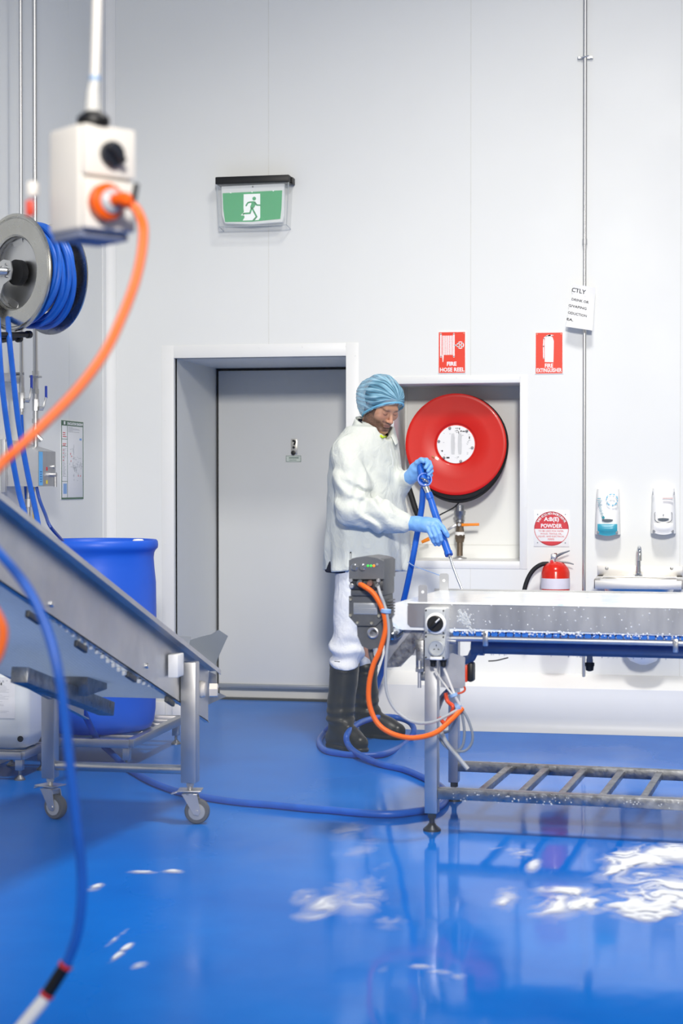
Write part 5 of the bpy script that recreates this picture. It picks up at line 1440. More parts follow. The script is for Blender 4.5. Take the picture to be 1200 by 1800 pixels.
# orange flexible cable: from the plug, down to the left and round in a loop out of frame
oc = thing('orange_cable', 'thick orange power cable curving from the hanging switch box to the left', 'cable', tuple(pt(225, 356, BZC)))
MB().tube([k3, pt(236, 364, BZC - .02), pt(246, 380, BZC - .02), pt(252, 405, BZC - .03), pt(248, 450, BZC - .04), pt(236, 500, BZC - .05), pt(214, 558, BZC - .06), pt(184, 620, BZC - .08), pt(140, 680, BZC - .10), pt(85, 738, BZC - .12), pt(30, 790, BZC - .14), pt(-10, 830, BZC - .16), pt(-60, 905, BZC - .15), pt(-75, 980, BZC - .14), pt(-45, 1030, BZC - .13), pt(-14, 1066, BZC - .12), pt(4, 1102, BZC - .12), pt(2, 1136, BZC - .12), pt(-14, 1168, BZC - .12), pt(-60, 1210, BZC - .12), pt(-140, 1240, BZC - .12)], .0088, 12, 8).build('sheath', mat('orange_sheath', '#f5702a', .42, var=.03), oc)

# ================================================================== FOREGROUND: BLUE HOSE AND LANCE
FZ = 3.35
fh = thing('wash_hose', 'blurred blue wash hose in the left foreground ending in a white lance', 'hose', tuple(pt(100, 1720, FZ)))
MB().tube([pt(-120, 900, FZ + .15), pt(-40, 935, FZ + .10), pt(10, 985, FZ + .06), pt(52, 1040, FZ + .04), pt(84, 1110, FZ + .02), pt(104, 1190, FZ), pt(116, 1280, FZ), pt(128, 1390, FZ), pt(141, 1500, FZ), pt(144, 1570, FZ), pt(136, 1640, FZ), pt(116, 1697, FZ)], .0098, 12, 8).build('hose', M_blue_hose, fh)
a, b = pt(117, 1694, FZ), pt(80, 1752, FZ)
mb = MB(); mb.tube([a, b], .0125, 14); mb.build('black_connector', M_black, fh)
for p in (a + (b - a) * .06, a + (b - a) * .94):
    MB().lathe([(.0125, -.004), (.0142, -.003), (.0142, .003), (.0125, .004)], p, (b - a), 16, cap=False).build('red_ring', M_sign_red2, fh)
mb = MB(); mb.tube([b, b + (b - a) * .15, pt(30, 1815, FZ + .0), pt(-40, 1900, FZ)], [.011, .0125, .0125, .0125], 14); mb.build('white_lance', M_white, fh)
# ================================================================== SIGNED-DISTANCE MODELLING
def surface_nets(fn, xs, ys, zs):
    """mesh of fn < 0 on a rectilinear grid; fn takes broadcastable coordinates"""
    X, Y, Z = xs[:, None, None], ys[None, :, None], zs[None, None, :]
    F = np.ascontiguousarray(np.broadcast_to(fn(X, Y, Z), (len(xs), len(ys), len(zs)))).astype(np.float32)
    S_ = F < 0
    nx, ny, nz = [k - 1 for k in F.shape]
    c8 = [(a, b, c) for a in (0, 1) for b in (0, 1) for c in (0, 1)]
    cnt = sum(S_[a:a + nx, b:b + ny, c:c + nz].astype(np.int8) for a, b, c in c8)
    mix = (cnt > 0) & (cnt < 8)
    I, J, K = np.nonzero(mix)
    idx = -np.ones(mix.shape, np.int64); idx[I, J, K] = np.arange(len(I))
    vals = {q: F[I + q[0], J + q[1], K + q[2]] for q in c8}
    acc = np.zeros((len(I), 3)); num = np.zeros(len(I))
    for p in c8:
        for ax_ in range(3):
            if p[ax_]: continue
            q = list(p); q[ax_] = 1; q = tuple(q)
            a, b = vals[p], vals[q]; m = (a < 0) != (b < 0)
            t = np.where(m, a / np.where(m, a - b, 1), 0)
            w = [np.full(len(I), float(p[k])) for k in range(3)]; w[ax_] = t
            for k, (arr, base) in enumerate(((xs, I), (ys, J), (zs, K))):
                acc[:, k] += np.where(m, arr[base] + (arr[base + 1] - arr[base]) * w[k], 0)
            num += m
    V = acc / num[:, None]
    faces = []
    def quads(ax_):
        sl0 = [slice(None)] * 3; sl1 = [slice(None)] * 3
        sl0[ax_] = slice(0, -1); sl1[ax_] = slice(1, None)
        a, b = S_[tuple(sl0)], S_[tuple(sl1)]
        m = a != b
        o1, o2 = [k for k in range(3) if k != ax_]
        i = np.array(np.nonzero(m))
        ok = (i[o1] > 0) & (i[o2] > 0) & (i[o1] < mix.shape[o1]) & (i[o2] < mix.shape[o2])
        i = i[:, ok]; ins = a[tuple(i)]
        def g(d1, d2):
            j = i.copy(); j[o1] -= d1; j[o2] -= d2; return idx[tuple(j)]
        Q = np.stack([g(1, 1), g(0, 1), g(0, 0), g(1, 0)], 1)
        flip = ins if ax_ != 1 else ~ins
        Q[~flip] = Q[~flip][:, ::-1]
        return Q
    for k in range(3): faces.append(quads(k))
    Fc = np.concatenate(faces)
    Fc = Fc[(Fc >= 0).all(1)]
    return V, Fc
def grid(lo, hi, h): return np.arange(lo, hi + h, h)
def smin(a, b, k):
    h = np.maximum(k - np.abs(a - b), 0) / k
    return np.minimum(a, b) - h * h * k / 4
def smax(a, b, k): return -smin(-a, -b, k)
def cap(X, Y, Z, a, b, ra, rb=None):
    rb = ra if rb is None else rb
    a, b = np.array(a, float), np.array(b, float); d = b - a; L2 = d @ d
    px, py, pz = X - a[0], Y - a[1], Z - a[2]
    t = np.clip((px * d[0] + py * d[1] + pz * d[2]) / L2, 0, 1)
    return np.sqrt((px - t * d[0]) ** 2 + (py - t * d[1]) ** 2 + (pz - t * d[2]) ** 2) - (ra + (rb - ra) * t)
def chain(X, Y, Z, P, R, k=0.02):
    d = None
    for i in range(len(P) - 1):
        e = cap(X, Y, Z, P[i], P[i + 1], R[i], R[i + 1])
        d = e if d is None else smin(d, e, k)
    return d
def ell(X, Y, Z, c, r, axes=None):
    px, py, pz = X - c[0], Y - c[1], Z - c[2]
    if axes is None: q = (px / r[0], py / r[1], pz / r[2])
    else: q = tuple((px * a[0] + py * a[1] + pz * a[2]) / s for a, s in zip(axes, r))
    return (np.sqrt(q[0] ** 2 + q[1] ** 2 + q[2] ** 2) - 1) * min(r)
def column(X, Y, Z, tab, ang, sup=2.0):
    """elliptic column; tab rows are (z, cx, cy, half along ang, half across)"""
    T = np.array(sorted(tab)); z = Z.ravel()
    zf = np.linspace(T[0, 0], T[-1, 0], 200); cols = []
    for k in range(1, 5):
        c = np.interp(zf, T[:, 0], T[:, k]); c = np.convolve(np.pad(c, 6, mode='edge'), np.hanning(15)[1:-1] / np.hanning(15).sum(), 'valid')
        cols.append(np.interp(z, zf, c)[None, None, :])
    cx, cy_, a, b = cols
    px, py = X - cx, Y - cy_
    u = px * math.cos(ang) + py * math.sin(ang); w = -px * math.sin(ang) + py * math.cos(ang)
    d = ((np.abs(u) / a) ** sup + (np.abs(w) / b) ** sup) ** (1 / sup) - 1
    d = d * np.minimum(a, b)
    return np.maximum(d, np.maximum(T[0, 0] - Z, Z - T[-1, 0]))
_rng = np.random.RandomState(2); _lat = _rng.rand(24, 24, 24) * 2 - 1
def vnoise(X, Y, Z, s):
    X, Y, Z = np.broadcast_arrays(X * s, Y * s, Z * s)
    xi, yi, zi = np.floor(X).astype(int), np.floor(Y).astype(int), np.floor(Z).astype(int)
    fx, fy, fz = X - xi, Y - yi, Z - zi
    fx, fy, fz = [t * t * (3 - 2 * t) for t in (fx, fy, fz)]
    out = 0
    for a in (0, 1):
        for b in (0, 1):
            for c in (0, 1):
                out = out + _lat[(xi + a) % 24, (yi + b) % 24, (zi + c) % 24] * (fx if a else 1 - fx) * (fy if b else 1 - fy) * (fz if c else 1 - fz)
    return out
def fold(t, sharp=2.0):                     # rounded ridges with narrow valleys
    return 1 - np.abs(np.sin(t)) ** (1 / sharp) * 1.0
def sdf_build(name, fn, xs, ys, zs, m, parent, smooth_iter=0, color=None):
    V, Fc = surface_nets(fn, xs, ys, zs)
    me = bpy.data.meshes.new(name)
    me.vertices.add(len(V)); me.vertices.foreach_set('co', V.astype(np.float32).ravel())
    n = len(Fc); me.loops.add(n * 4); me.loops.foreach_set('vertex_index', Fc.ravel().astype(np.int32))
    me.polygons.add(n); me.polygons.foreach_set('loop_start', np.arange(0, n * 4, 4, dtype=np.int32))
    me.update(calc_edges=True); me.validate()
    if smooth_iter:
        bm = bmesh.new(); bm.from_mesh(me)
        for _ in range(smooth_iter): bmesh.ops.smooth_vert(bm, verts=bm.verts, factor=0.5, use_axis_x=True, use_axis_y=True, use_axis_z=True)
        bm.to_mesh(me); bm.free()
    me.shade_smooth()
    if color is not None:
        co = np.zeros(len(me.vertices) * 3, np.float32); me.vertices.foreach_get('co', co); co = co.reshape(-1, 3)
        a = me.color_attributes.new('tint', 'FLOAT_COLOR', 'POINT'); c = np.ones((len(co), 4), np.float32); c[:, :3] = color(co)
        a.data.foreach_set('color', c.ravel())
    o = bpy.data.objects.new(name, me); COL.objects.link(o); me.materials.append(m)
    if parent: o.parent = parent
    return o

# ================================================================== THE WORKER
_c = pt(640, 850, 9.0)
PF = Frame((_c.x, _c.y, 0), YAW)
def P3(u, v, d=0.0): return PF.at_w(u, v, d)
def Pf(u, v): return PF.at_z(u, v, 0.0)
person = thing('person', 'man in white coat, black boots and blue hairnet hosing behind the belt conveyor', 'person', frame=PF)

def cloth(name, col, rough=0.75, weave=900, crease=0.25):
    m = bpy.data.materials.new(name); t = NT(m); c = lin(col)
    f = t.noise(5, 4); t.link(t.ramp(f, [(.3, tuple(x * .96 for x in c[:3])), (.7, c)]), t.b.inputs['Base Color'])
    t.b.inputs['Roughness'].default_value = rough; t.b.inputs['Specular IOR Level'].default_value = 0.2
    a = t.noise(16, 3, (1, 1, .7), .5, 1.2)
    t.bump(a, crease, 0.03)
    MATS[name] = m
    return m
M_coat = cloth('white_cotton', '#d7dcd7', crease=.3); M_trous = cloth('white_twill', '#dde1e8', crease=.3)
M_boot = mat('wet_black_rubber', '#202226', 0.38, var=0.25, vscale=14, bump=0.10, bscale=24, rvar=.1)
M_navy_c = mat('navy_cotton', '#1d2233', 0.8); M_lime = mat('lime_trim', '#c6e02c', 0.7)

FA = math.atan2(-0.42, 0.90)                 # the torso faces right and a little to the camera
FD = np.array([math.cos(FA), math.sin(FA)])
SD_ = np.array([FD[1], -FD[0]])              # towards his right shoulder
if SD_[1] > 0: SD_ = -SD_
TC = 0.10                                    # depth of the trunk
zt = lambda v, d=TC: P3(640, v, d).z
rt = lambda u, v, d=TC: P3(u, v, d).x
# joints
shR = np.array(P3(611, 797, -0.07)); elR = np.array(P3(622, 897, -0.17)); wrR = np.array(P3(719, 920.5, -0.21))
shL = np.array(P3(672, 795, 0.27)); elL = np.array(P3(668, 868, 0.20)); wrL = np.array(P3(720, 838, -0.02))
F3 = np.array([.47, -.70, -.53]); F3 /= np.linalg.norm(F3)
R3 = np.array([-.83, -.55, 0.0]); R3 -= F3 * (R3 @ F3); R3 /= np.linalg.norm(R3)      # his right
U3 = np.cross(R3, F3); U3 = U3 if U3[2] > 0 else -U3
HC = np.array(P3(671.5, 713, .045))
def hp(r, f, u): return HC + R3 * r + F3 * f + U3 * u
# ---------------- trunk of the coat
rows = []
for v, ul, ur, side_w in ((752, 612, 690, .15), (772, 594, 696, .19), (793, 583, 700, .215), (832, 578, 706, .225), (870, 577, 710, .225), (908, 577, 715, .225), (950, 575, 718, .235), (1004, 571.5, 721, .245)):
    c = (rt(ul, v) + rt(ur, v)) / 2; hw = (rt(ur, v) - rt(ul, v)) / 2
    a = math.sqrt(max(.01, hw ** 2 - (side_w * abs(FD[1])) ** 2)) / abs(FD[0])
    rows.append((zt(v), c, TC, a, side_w))
zhem = zt(1001)
def coat_sleeve(X, Y, Z):
    d = chain(X, Y, Z, [shR, (shR + elR) / 2 + [-.004, -.01, 0], elR + [-.002, 0, .004], elR * .55 + wrR * .45 + [0, 0, .006], wrR + (elR - wrR) * .10], [.082, .080, .080, .074, .047], .04)
    d2 = chain(X, Y, Z, [shL, elL, elL * .45 + wrL * .55, wrL + (elL - wrL) * .08], [.080, .078, .066, .045], .04)
    return d, d2
def coat_fn(X, Y, Z):
    body = column(X, Y, Z, rows, FA, 2.25)
    nb = np.array([rt(655, 752), TC, zt(760)])
    sh = smin(cap(X, Y, Z, nb + [0, 0, .0], shR + [.012, .03, -.012], .062, .080), cap(X, Y, Z, nb, shL + [-.01, -.03, -.012], .062, .080), .05)
    body = smin(body, sh, .07)
    s1, s2 = coat_sleeve(X, Y, Z)
    # sleeve folds: rings bunching at the elbow and along the forearm
    q = (X - elR[0]) * .97 + (Z - elR[2]) * .25
    s1 = s1 + .009 * np.sin(q * 75 + 6 * vnoise(X, Y, Z, 9)) * np.exp(-((q - .10) / .10) ** 2)
    q2 = (Z - elR[2])
    s1 = s1 + .0075 * np.sin(q2 * 58 + (X - elR[0]) * 50 + 5 * vnoise(X, Y, Z, 8)) * np.exp(-((q2 - .09) / .12) ** 2)
    d = smin(body, s1, .028); d = smin(d, s2, .03)
    # hanging folds of the coat, deeper toward the hem, and diagonal pulls from the armpit
    k = np.clip((1.32 - Z) / .40, 0, 1)
    ang_ = np.arctan2(Y - TC, X - .01)
    d = d + .010 * k * np.sin(ang_ * 7 + 3.0 * vnoise(X, Y, Z, 3.5) + 1.2) + .004 * k * np.sin(ang_ * 15 + Z * 9)
    d = d + .0055 * np.sin((Z * 1.0 + X * .9) * 50 + 7 * vnoise(X, Y, Z, 5)) * np.exp(-(((Z - 1.36) / .13) ** 2 + ((X + .0) / .15) ** 2))
    d = d + .0022 * vnoise(X, Y, Z, 9) + .001 * vnoise(X, Y, Z, 26)
    # side vent and hem
    vt = P3(615.5, 985, -.12)
    d = np.maximum(d, -np.maximum(np.abs(X - vt.x - (Z - vt.z) * .03) - .0035, np.maximum(Z - zt(966), Y + .02)))
    d = np.maximum(d, zhem + .008 * np.sin(ang_ * 3) - Z)
    # open neck
    nk = np.array([rt(660, 745), TC - .005, zt(748)])
    d = smax(d, -cap(X, Y, Z, nk + [.004, -.003, -.035], nk + [.035, -.02, .10], .064, .092), .012)
    d = smax(d, -cap(X, Y, Z, hp(0, .03, -.075), hp(0, .09, -.075), .062, .066), .012)
    return d
coat = sdf_build('coat', coat_fn, grid(-.33, .32, .0065), grid(-.36, .45, .0065), grid(.86, 1.72, .0065), M_coat, person, 1)
# placket, pocket seam, sleeve cuffs
def on_surface(u, v, lo=-.45, hi=.4, off=.0015, fn=coat_fn):
    ds = np.linspace(lo, hi, 240)
    Q = [P3(u, v, float(d)) for d in ds]
    f = np.array([float(np.asarray(fn(np.array([[[q.x]]]), np.array([[[q.y]]]), np.array([[[q.z]]]))).ravel()[0]) for q in Q])
    i = np.argmax(f < 0) if (f < 0).any() else int(np.argmin(f))
    return P3(u, v, float(ds[i]) - off)
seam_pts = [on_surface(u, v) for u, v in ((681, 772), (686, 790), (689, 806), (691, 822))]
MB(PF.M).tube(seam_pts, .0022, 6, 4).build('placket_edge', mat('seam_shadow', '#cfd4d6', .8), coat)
# cuffs: dark sleeve end just inside the white cuff, pale wrist band
def ring_at(name, c, ax_, r, h, m, parent, sy_=1.0):
    MB(PF.M).lathe([(r * .6, -h / 2), (r, -h / 2), (r * 1.02, 0), (r, h / 2), (r * .6, h / 2)], c, ax_, 28).build(name, m, parent)
dR = Vector(wrR - elR).normalized(); dL = Vector(wrL - elL).normalized()
ring_at('inner_cuff', Vector(wrR) - dR * .020, dR, .0445, .016, M_navy_c, coat)
ring_at('inner_cuff', Vector(wrL) - dL * .012, dL, .040, .012, mat('brown_cuff', '#5a4038', .8), coat)
# collar: a folded band round the neck, open at the front
ncx, ncy = rt(659, 748), TC - .012
def collar_pt(q, layer):
    """q is the angle round the neck from the throat, layer 0 = inner top, 1 = fold, 2 = outer hem"""
    ca, sa = math.cos(q + FA - .38), math.sin(q + FA - .38)
    back = (1 - math.cos(q)) / 2             # 0 at the throat, 1 at the nape
    z_in = zt(779) + (zt(742) - zt(779)) * back ** .7
    z_fold = zt(771) + (zt(733) - zt(771)) * back ** .6
    z_out = zt(784) + (zt(752) - zt(784)) * back ** .7
    r = {0: .078, 1: .090, 2: .122}[layer] * (1 - .05 * back)
    z = {0: z_in - .02, 1: z_fold, 2: z_out}[layer]
    fx = 1.06 if layer < 2 else 1.0
    return Vector((ncx + ca * r * fx - .012 * back, ncy + sa * r, z))
G = []
qs = [math.radians(a) for a in np.linspace(14, 346, 49)]
for s in np.linspace(0, 1, 9):
    row = []
    for q in qs:
        a, b, c = collar_pt(q, 0), collar_pt(q, 1), collar_pt(q, 2)
        t_ = s * 2
        p = a.lerp(b, t_) if t_ < 1 else b.lerp(c, t_ - 1)
        p = p + Vector((0, 0, .006 * math.sin(math.pi * s)))
        row.append(p)
    G.append(row)
mb = MB(PF.M); mb.sheet(G, .0035, (0, 0, 1)); mb.build('collar', M_coat, coat, sharp=0)

# ---------------- trousers
def col_leg(tab): return tab
hipz = zt(985)
def leg_rows(items, d): 
    out = []
    for v, ul, ur, dp in items:
        a = P3(ul, v, dp); b = P3(ur, v, dp); out.append(((a.z + b.z) / 2, (a.x + b.x) / 2, dp, (b.x - a.x) / 2, (b.x - a.x) / 2 * 1.05))
    return out
legN = leg_rows([(940, 588, 656, .02), (1010, 590, 655, .0), (1050, 586.5, 652, -.02), (1100, 585, 645, -.04), (1135, 580.5, 640, -.05), (1158, 579, 637, -.05), (1172, 581, 634, -.05)], 0)
legF = leg_rows([(940, 622, 690, .18), (1010, 625, 682, .22), (1060, 622, 672, .26), (1110, 617, 662, .30), (1145, 614, 655, .32), (1168, 616, 652, .32), (1178, 620, 649, .32)], 0)
def trous_fn(X, Y, Z):
    a = column(X, Y, Z, legN, 0); b = column(X, Y, Z, legF, 0)
    hip = ell(X, Y, Z, (rt(646, 980), TC, zt(975)), (.165, .19, .17))
    d = smin(smin(a, b, .03), hip, .06)
    k = np.clip((.85 - Z) / .35, 0, 1)
    d = d + .010 * k * np.sin((Z + .45 * X) * 78 + 4.5 * vnoise(X, Y, Z, 6)) * np.exp(-((Z - .47) / .13) ** 2) + .005 * np.sin((Z - .6 * X) * 46 + 4 * vnoise(X, Y, Z, 5)) * k
    d = d + .004 * vnoise(X, Y, Z, 10)
    return np.maximum(d, Z - 1.0)
trousers = sdf_build('trousers', trous_fn, grid(-.26, .26, .0065), grid(-.22, .52, .0065), grid(.36, 1.03, .0065), M_trous, person, 1)
# navy shirt hem that shows under the coat at the back
sh_rows = [(zhem - .012, rt(625, 1000), TC - .01, .155, .19), (zhem + .06, rt(628, 980), TC, .15, .19)]
sdf_build('shirt_hem', lambda X, Y, Z: column(X, Y, Z, sh_rows, FA), grid(-.26, .26, .008), grid(-.2, .4, .008), grid(zhem - .03, zhem + .08, .008), M_navy_c, person)

# ---------------- boots
def boot(name, shaft, heel, toe, d):
    hz = np.array([*heel]); tz = np.array([*toe]); f = (tz - hz) / np.linalg.norm(tz - hz)
    sole0 = hz + f * .045; ball = tz - f * .10; tip = tz - f * .045
    rows_ = leg_rows(shaft, d)
    ank = np.array([rows_[-1][1], rows_[-1][2], 0.13])
    zs_top = rows_[0][0]
    def fn(X, Y, Z):
        s = column(X, Y, Z, rows_, 0)
        low = chain(X, Y, Z, [ank + [0, 0, .10], ank + [0, 0, -.02], np.append(sole0 + f * .02, .055)], [.055, .052, .050], .03)
        foot = chain(X, Y, Z, [np.append(sole0, .045), np.append((sole0 + ball) / 2, .056), np.append(ball, .048), np.append(tip, .042)], [.044, .047, .050, .044], .03)
        instep = cap(X, Y, Z, ank + [0, 0, .0], np.append(ball, .060), .050, .044)
        d_ = smin(smin(smin(low, foot, .03), instep, .03), s, .04)
        # creases at the ankle, moulded bands near the top
        d_ = d_ + .0035 * np.sin(Z * 120 + 3 * vnoise(X, Y, Z, 9)) * np.exp(-((Z - .17) / .05) ** 2)
        d_ = d_ - .0025 * (np.abs(Z - zs_top + .022) < .009) - .0018 * (np.abs(Z - zs_top + .055) < .005)
        # sole: flat, slightly proud welt
        welt = smin(cap(X, Y, Z, np.append(sole0, .012), np.append(ball, .012), .046, .052), cap(X, Y, Z, np.append(ball, .012), np.append(tip, .012), .052, .046), .02)
        welt = np.maximum(welt, Z - .020)
        d_ = np.minimum(d_, welt)
        return np.maximum(d_, .001 - Z)
    pts = np.array([hz, tz, [rows_[0][1], rows_[0][2]]])
    lo, hi = pts.min(0) - .12, pts.max(0) + .12
    return sdf_build(name, fn, grid(lo[0], hi[0], .0055), grid(lo[1], hi[1], .0055), grid(-.012, zs_top + .03, .0055), M_boot, person, 1)
h1, t1 = Pf(575, 1308), Pf(642, 1325)
boot('rubber_boot', [(1160, 580, 632, -.05), (1200, 578, 629, -.05), (1235, 577, 623, -.05), (1262, 576, 620, -.05)], (h1.x + .01, h1.y - .06), (t1.x, t1.y + .03), 0)
h2, t2 = Pf(634, 1288), Pf(711, 1300)
boot('rubber_boot', [(1165, 622, 663, .32), (1200, 624, 663, .32), (1235, 626, 662, .33), (1260, 627, 661, .34)], (h2.x, .38), (t2.x, .24), 0)

# ---------------- body: head, neck and limbs as one skin
AX = (R3, F3, U3)
def head_fn(X, Y, Z):
    E = lambda c, r: ell(X, Y, Z, hp(*c), r, AX)
    C = lambda a, b, ra, rb=None: cap(X, Y, Z, hp(*a), hp(*b), ra, rb)
    d = E((0, -.018, .030), (.077, .098, .086))
    d = smin(d, E((0, .026, -.030), (.061, .064, .080)), .03)
    for s in (-1, 1):
        d = smin(d, C((s * .046, .012, -.078), (s * .018, .066, -.104), .020, .016), .03)     # jaw line
        d = smin(d, E((s * .040, .060, -.022), (.024, .022, .020)), .025)                       # cheekbone
    d = smin(d, E((0, .072, -.105), (.022, .018, .016)), .022)                                  # chin
    d = smin(d, C((-.030, .082, .022), (.030, .082, .022), .012), .014)                         # brow
    for s in (-1, 1):
        d = smax(d, -E((s * .031, .104, .003), (.018, .018, .012)), .012)                       # sockets
        d = smin(d, E((s * .031, .077, .000), (.0155, .0125, .0125)), .006)                     # lidded eye
    d = smin(d, C((0, .090, .010), (0, .110, -.030), .0075, .0105), .010)                       # nose
    d = smin(d, E((0, .113, -.034), (.0105, .0105, .009)), .008)
    for s in (-1, 1): d = smin(d, E((s * .012, .100, -.037), (.008, .010, .007)), .007)
    d = smin(d, E((0, .084, -.058), (.026, .014, .016)), .012)                                  # muzzle
    d = smin(d, C((-.020, .089, -.0605), (.020, .089, -.0605), .005), .005)                     # upper lip
    d = smin(d, C((-.016, .090, -.0715), (.016, .090, -.0715), .0062), .005)                    # lower lip
    d = smax(d, -C((-.022, .101, -.0660), (.022, .101, -.0660), .0042), .004)                   # mouth line
    for s in (-1, 1):
        ear = E((s * .079, -.008, -.012), (.009, .020, .032)); ear = smax(ear, -E((s * .090, -.004, -.010), (.009, .012, .021)), .006)
        d = smin(d, ear, .008)
    return d
neck_a, neck_b = hp(0, -.040, -.060), np.array([rt(654, 772), TC, zt(772)])
def body_fn(X, Y, Z):
    d = head_fn(X, Y, Z)
    d = smin(d, cap(X, Y, Z, neck_a, neck_b, .058, .064), .03)
    trunk = column(X, Y, Z, [(r_[0], r_[1], r_[2], r_[3] - .035, r_[4] - .045) for r_ in rows[1:]], FA)
    d = smin(d, trunk, .03)
    d = smin(d, cap(X, Y, Z, neck_b + [0, 0, -.03], shR, .05, .055), .03); d = smin(d, cap(X, Y, Z, neck_b + [0, 0, -.03], shL, .05, .055), .03)
    for s_, e_, w_, hnd in ((shR, elR, wrR, np.array(P3(740, 926, -.22))), (shL, elL, wrL, np.array(P3(733, 830, -.06)))):
        d = smin(d, chain(X, Y, Z, [s_, e_, w_, hnd], [.055, .045, .030, .024], .02), .02)
    for rws in (legN, legF):
        P = [np.array([r_[1], r_[2], r_[0]]) for r_ in rws]
        ex_ = .005 if rws is legN else .011
        d = smin(d, cap(X, Y, Z, P[0], P[2], .08, .06), .03); d = smin(d, cap(X, Y, Z, P[2], P[-1], .06, .045), .03)
        d = smin(d, cap(X, Y, Z, P[-1], [P[-1][0] + ex_, P[-1][1], .12], .042, .034), .02)
    return d
zs_ = np.concatenate([np.arange(.06, 1.54, .016), np.arange(1.54, 1.90, .0029)])
xs_b = np.concatenate([np.arange(-.30, -.04, .016), np.arange(-.04, .21, .0029), np.arange(.21, .32, .016)])
ys_b = np.concatenate([np.arange(-.32, -.10, .016), np.arange(-.10, .20, .0029), np.arange(.20, .50, .016)])
skin = np.array(lin('#c6957a')[:3]); beard = np.array(lin('#57423a')[:3]); lip = np.array(lin('#b4786c')[:3]); brow_c = np.array(lin('#6b5043')[:3])
red_ = np.array(lin('#c9836c')[:3])
def face_color(co):
    q = co - HC; r, f, u = q @ R3, q @ F3, q @ U3
    c = np.tile(skin, (len(co), 1))
    def mixin(c, w, k): return c * (1 - w[:, None]) + k * w[:, None]
    ss = lambda a, b, x: np.clip((x - a) / (b - a), 0, 1) ** 2 * (3 - 2 * np.clip((x - a) / (b - a), 0, 1))
    n = vnoise(co[:, 0], co[:, 1], co[:, 2], 160) * .5 + .5
    nose = np.exp(-((r / .014) ** 2 + ((u + .032) / .018) ** 2 + ((f - .108) / .02) ** 2)); c = mixin(c, nose * .6, red_)
    for s in (-1, 1): c = mixin(c, .35 * np.exp(-(((r - s * .042) / .02) ** 2 + ((u + .02) / .02) ** 2)) * (f > .03), red_)
    jaw = 1 - ss(-.062, -.038, u + .10 * np.clip(.085 - f, -.03, .06) * -1.2)          # below the cheek line
    jaw = np.maximum(jaw, np.exp(-((u + .047) / .008) ** 2) * (np.abs(r) < .032) * (f > .075))   # moustache
    jaw = np.maximum(jaw, ss(.055, .066, np.abs(r)) * (f < .045) * (f > -.005) * (u < .03))        # sideburn
    jaw *= (co[:, 2] > hp(0, 0, -.135)[2] - .02) * (f > -.03)
    jaw *= 1 - .85 * np.exp(-(((u + .066) / .011) ** 2 + (r / .024) ** 2)) * (f > .07)
    c = mixin(c, np.clip(jaw, 0, 1) * (.70 + .25 * n), beard)
    lips = np.exp(-(((u + .066) / .0085) ** 4 + (r / .020) ** 4)) * (f > .082); c = mixin(c, lips * .8, lip)
    line = np.exp(-(((u + .0660) / .0022) ** 2 + (r / .021) ** 4)) * (f > .078); c = mixin(c, line * .8, beard * .5)
    for s in (-1, 1):
        b = np.exp(-(((u - .021 - .0 * s) / .0048) ** 2 + ((r - s * .033) / .019) ** 4)) * (f > .05); c = mixin(c, b * .8, brow_c)
        e = np.exp(-(((u + .0055 + 30 * (r - s * .031) ** 2 * -1) / .0022) ** 2 + ((r - s * .031) / .0135) ** 4)) * (f > .06); c = mixin(c, e * .9, np.array([.02, .015, .012]))
        sh_ = np.exp(-(((u - .002) / .010) ** 2 + ((r - s * .031) / .016) ** 2)) * (f > .06); c = mixin(c, sh_ * .25, red_ * .8)
        nn = np.exp(-(((u + .0425) / .003) ** 2 + ((r - s * .008) / .0045) ** 2)) * (f > .09); c = mixin(c, nn * .8, np.array([.05, .025, .02]))
    return np.clip(c, 0, 1)
m = bpy.data.materials.new('skin'); t = NT(m)
at_ = t.new('ShaderNodeAttribute'); at_.attribute_name = 'tint'
t.link(at_.outputs['Color'], t.b.inputs['Base Color']); t.b.inputs['Roughness'].default_value = .5
t.b.inputs['Subsurface Weight'].default_value = .08; t.b.inputs['Subsurface Radius'].default_value = (.010, .004, .002)
t.bump(t.noise(420, 3), .06, .004)
sdf_build('body', body_fn, xs_b, ys_b, zs_, m, person, 0, face_color)
# hair under the net, and the dark undershirt with its lime trim at the throat
hair_m = mat('dark_hair', '#3a2c26', .7, var=.3, vscale=60)
sdf_build('hair', lambda X, Y, Z: smax(smax(ell(X, Y, Z, hp(0, -.022, .032), (.082, .102, .091), AX), (X - hp(0, .052, 0)[0]) * F3[0] + (Y - hp(0, .052, 0)[1]) * F3[1] + (Z - hp(0, .052, 0)[2]) * F3[2] - .2 * ((X - HC[0]) * U3[0] + (Y - HC[1]) * U3[1] + (Z - HC[2]) * U3[2]), .01), -((X - hp(0, 0, -.055)[0]) * U3[0] + (Y - hp(0, 0, -.055)[1]) * U3[1] + (Z - hp(0, 0, -.055)[2]) * U3[2]), .01),
          grid(-.08, .24, .004), grid(-.12, .22, .004), grid(1.62, 1.92, .004), hair_m, person)
mb = MB(PF.M); G = []
for s, rr_, zz_ in ((0, .076, 0.0), (.5, .074, .5), (1, .071, 1.0)):
    G.append([Vector((ncx + math.cos(q + FA) * rr_ * 1.1 - .01, ncy + math.sin(q + FA) * rr_, zt(776) + (zt(737) - zt(776)) * ((1 - math.cos(q)) / 2) ** .6 - .03 + .034 * zz_)) for q in np.linspace(0, 2 * math.pi, 40)])
mb.sheet(G, .003, (0, 0, 1)); mb.build('undershirt', M_navy_c, person, sharp=0)
mb = MB(PF.M); c0 = P3(675, 769, TC - .09)
mb.tube([on_surface(668.5, 765.5, off=.004), on_surface(673, 768.5, off=.006), on_surface(678, 767, off=.004)], .0062, 8, 4); mb.build('shirt_trim', M_lime, person)

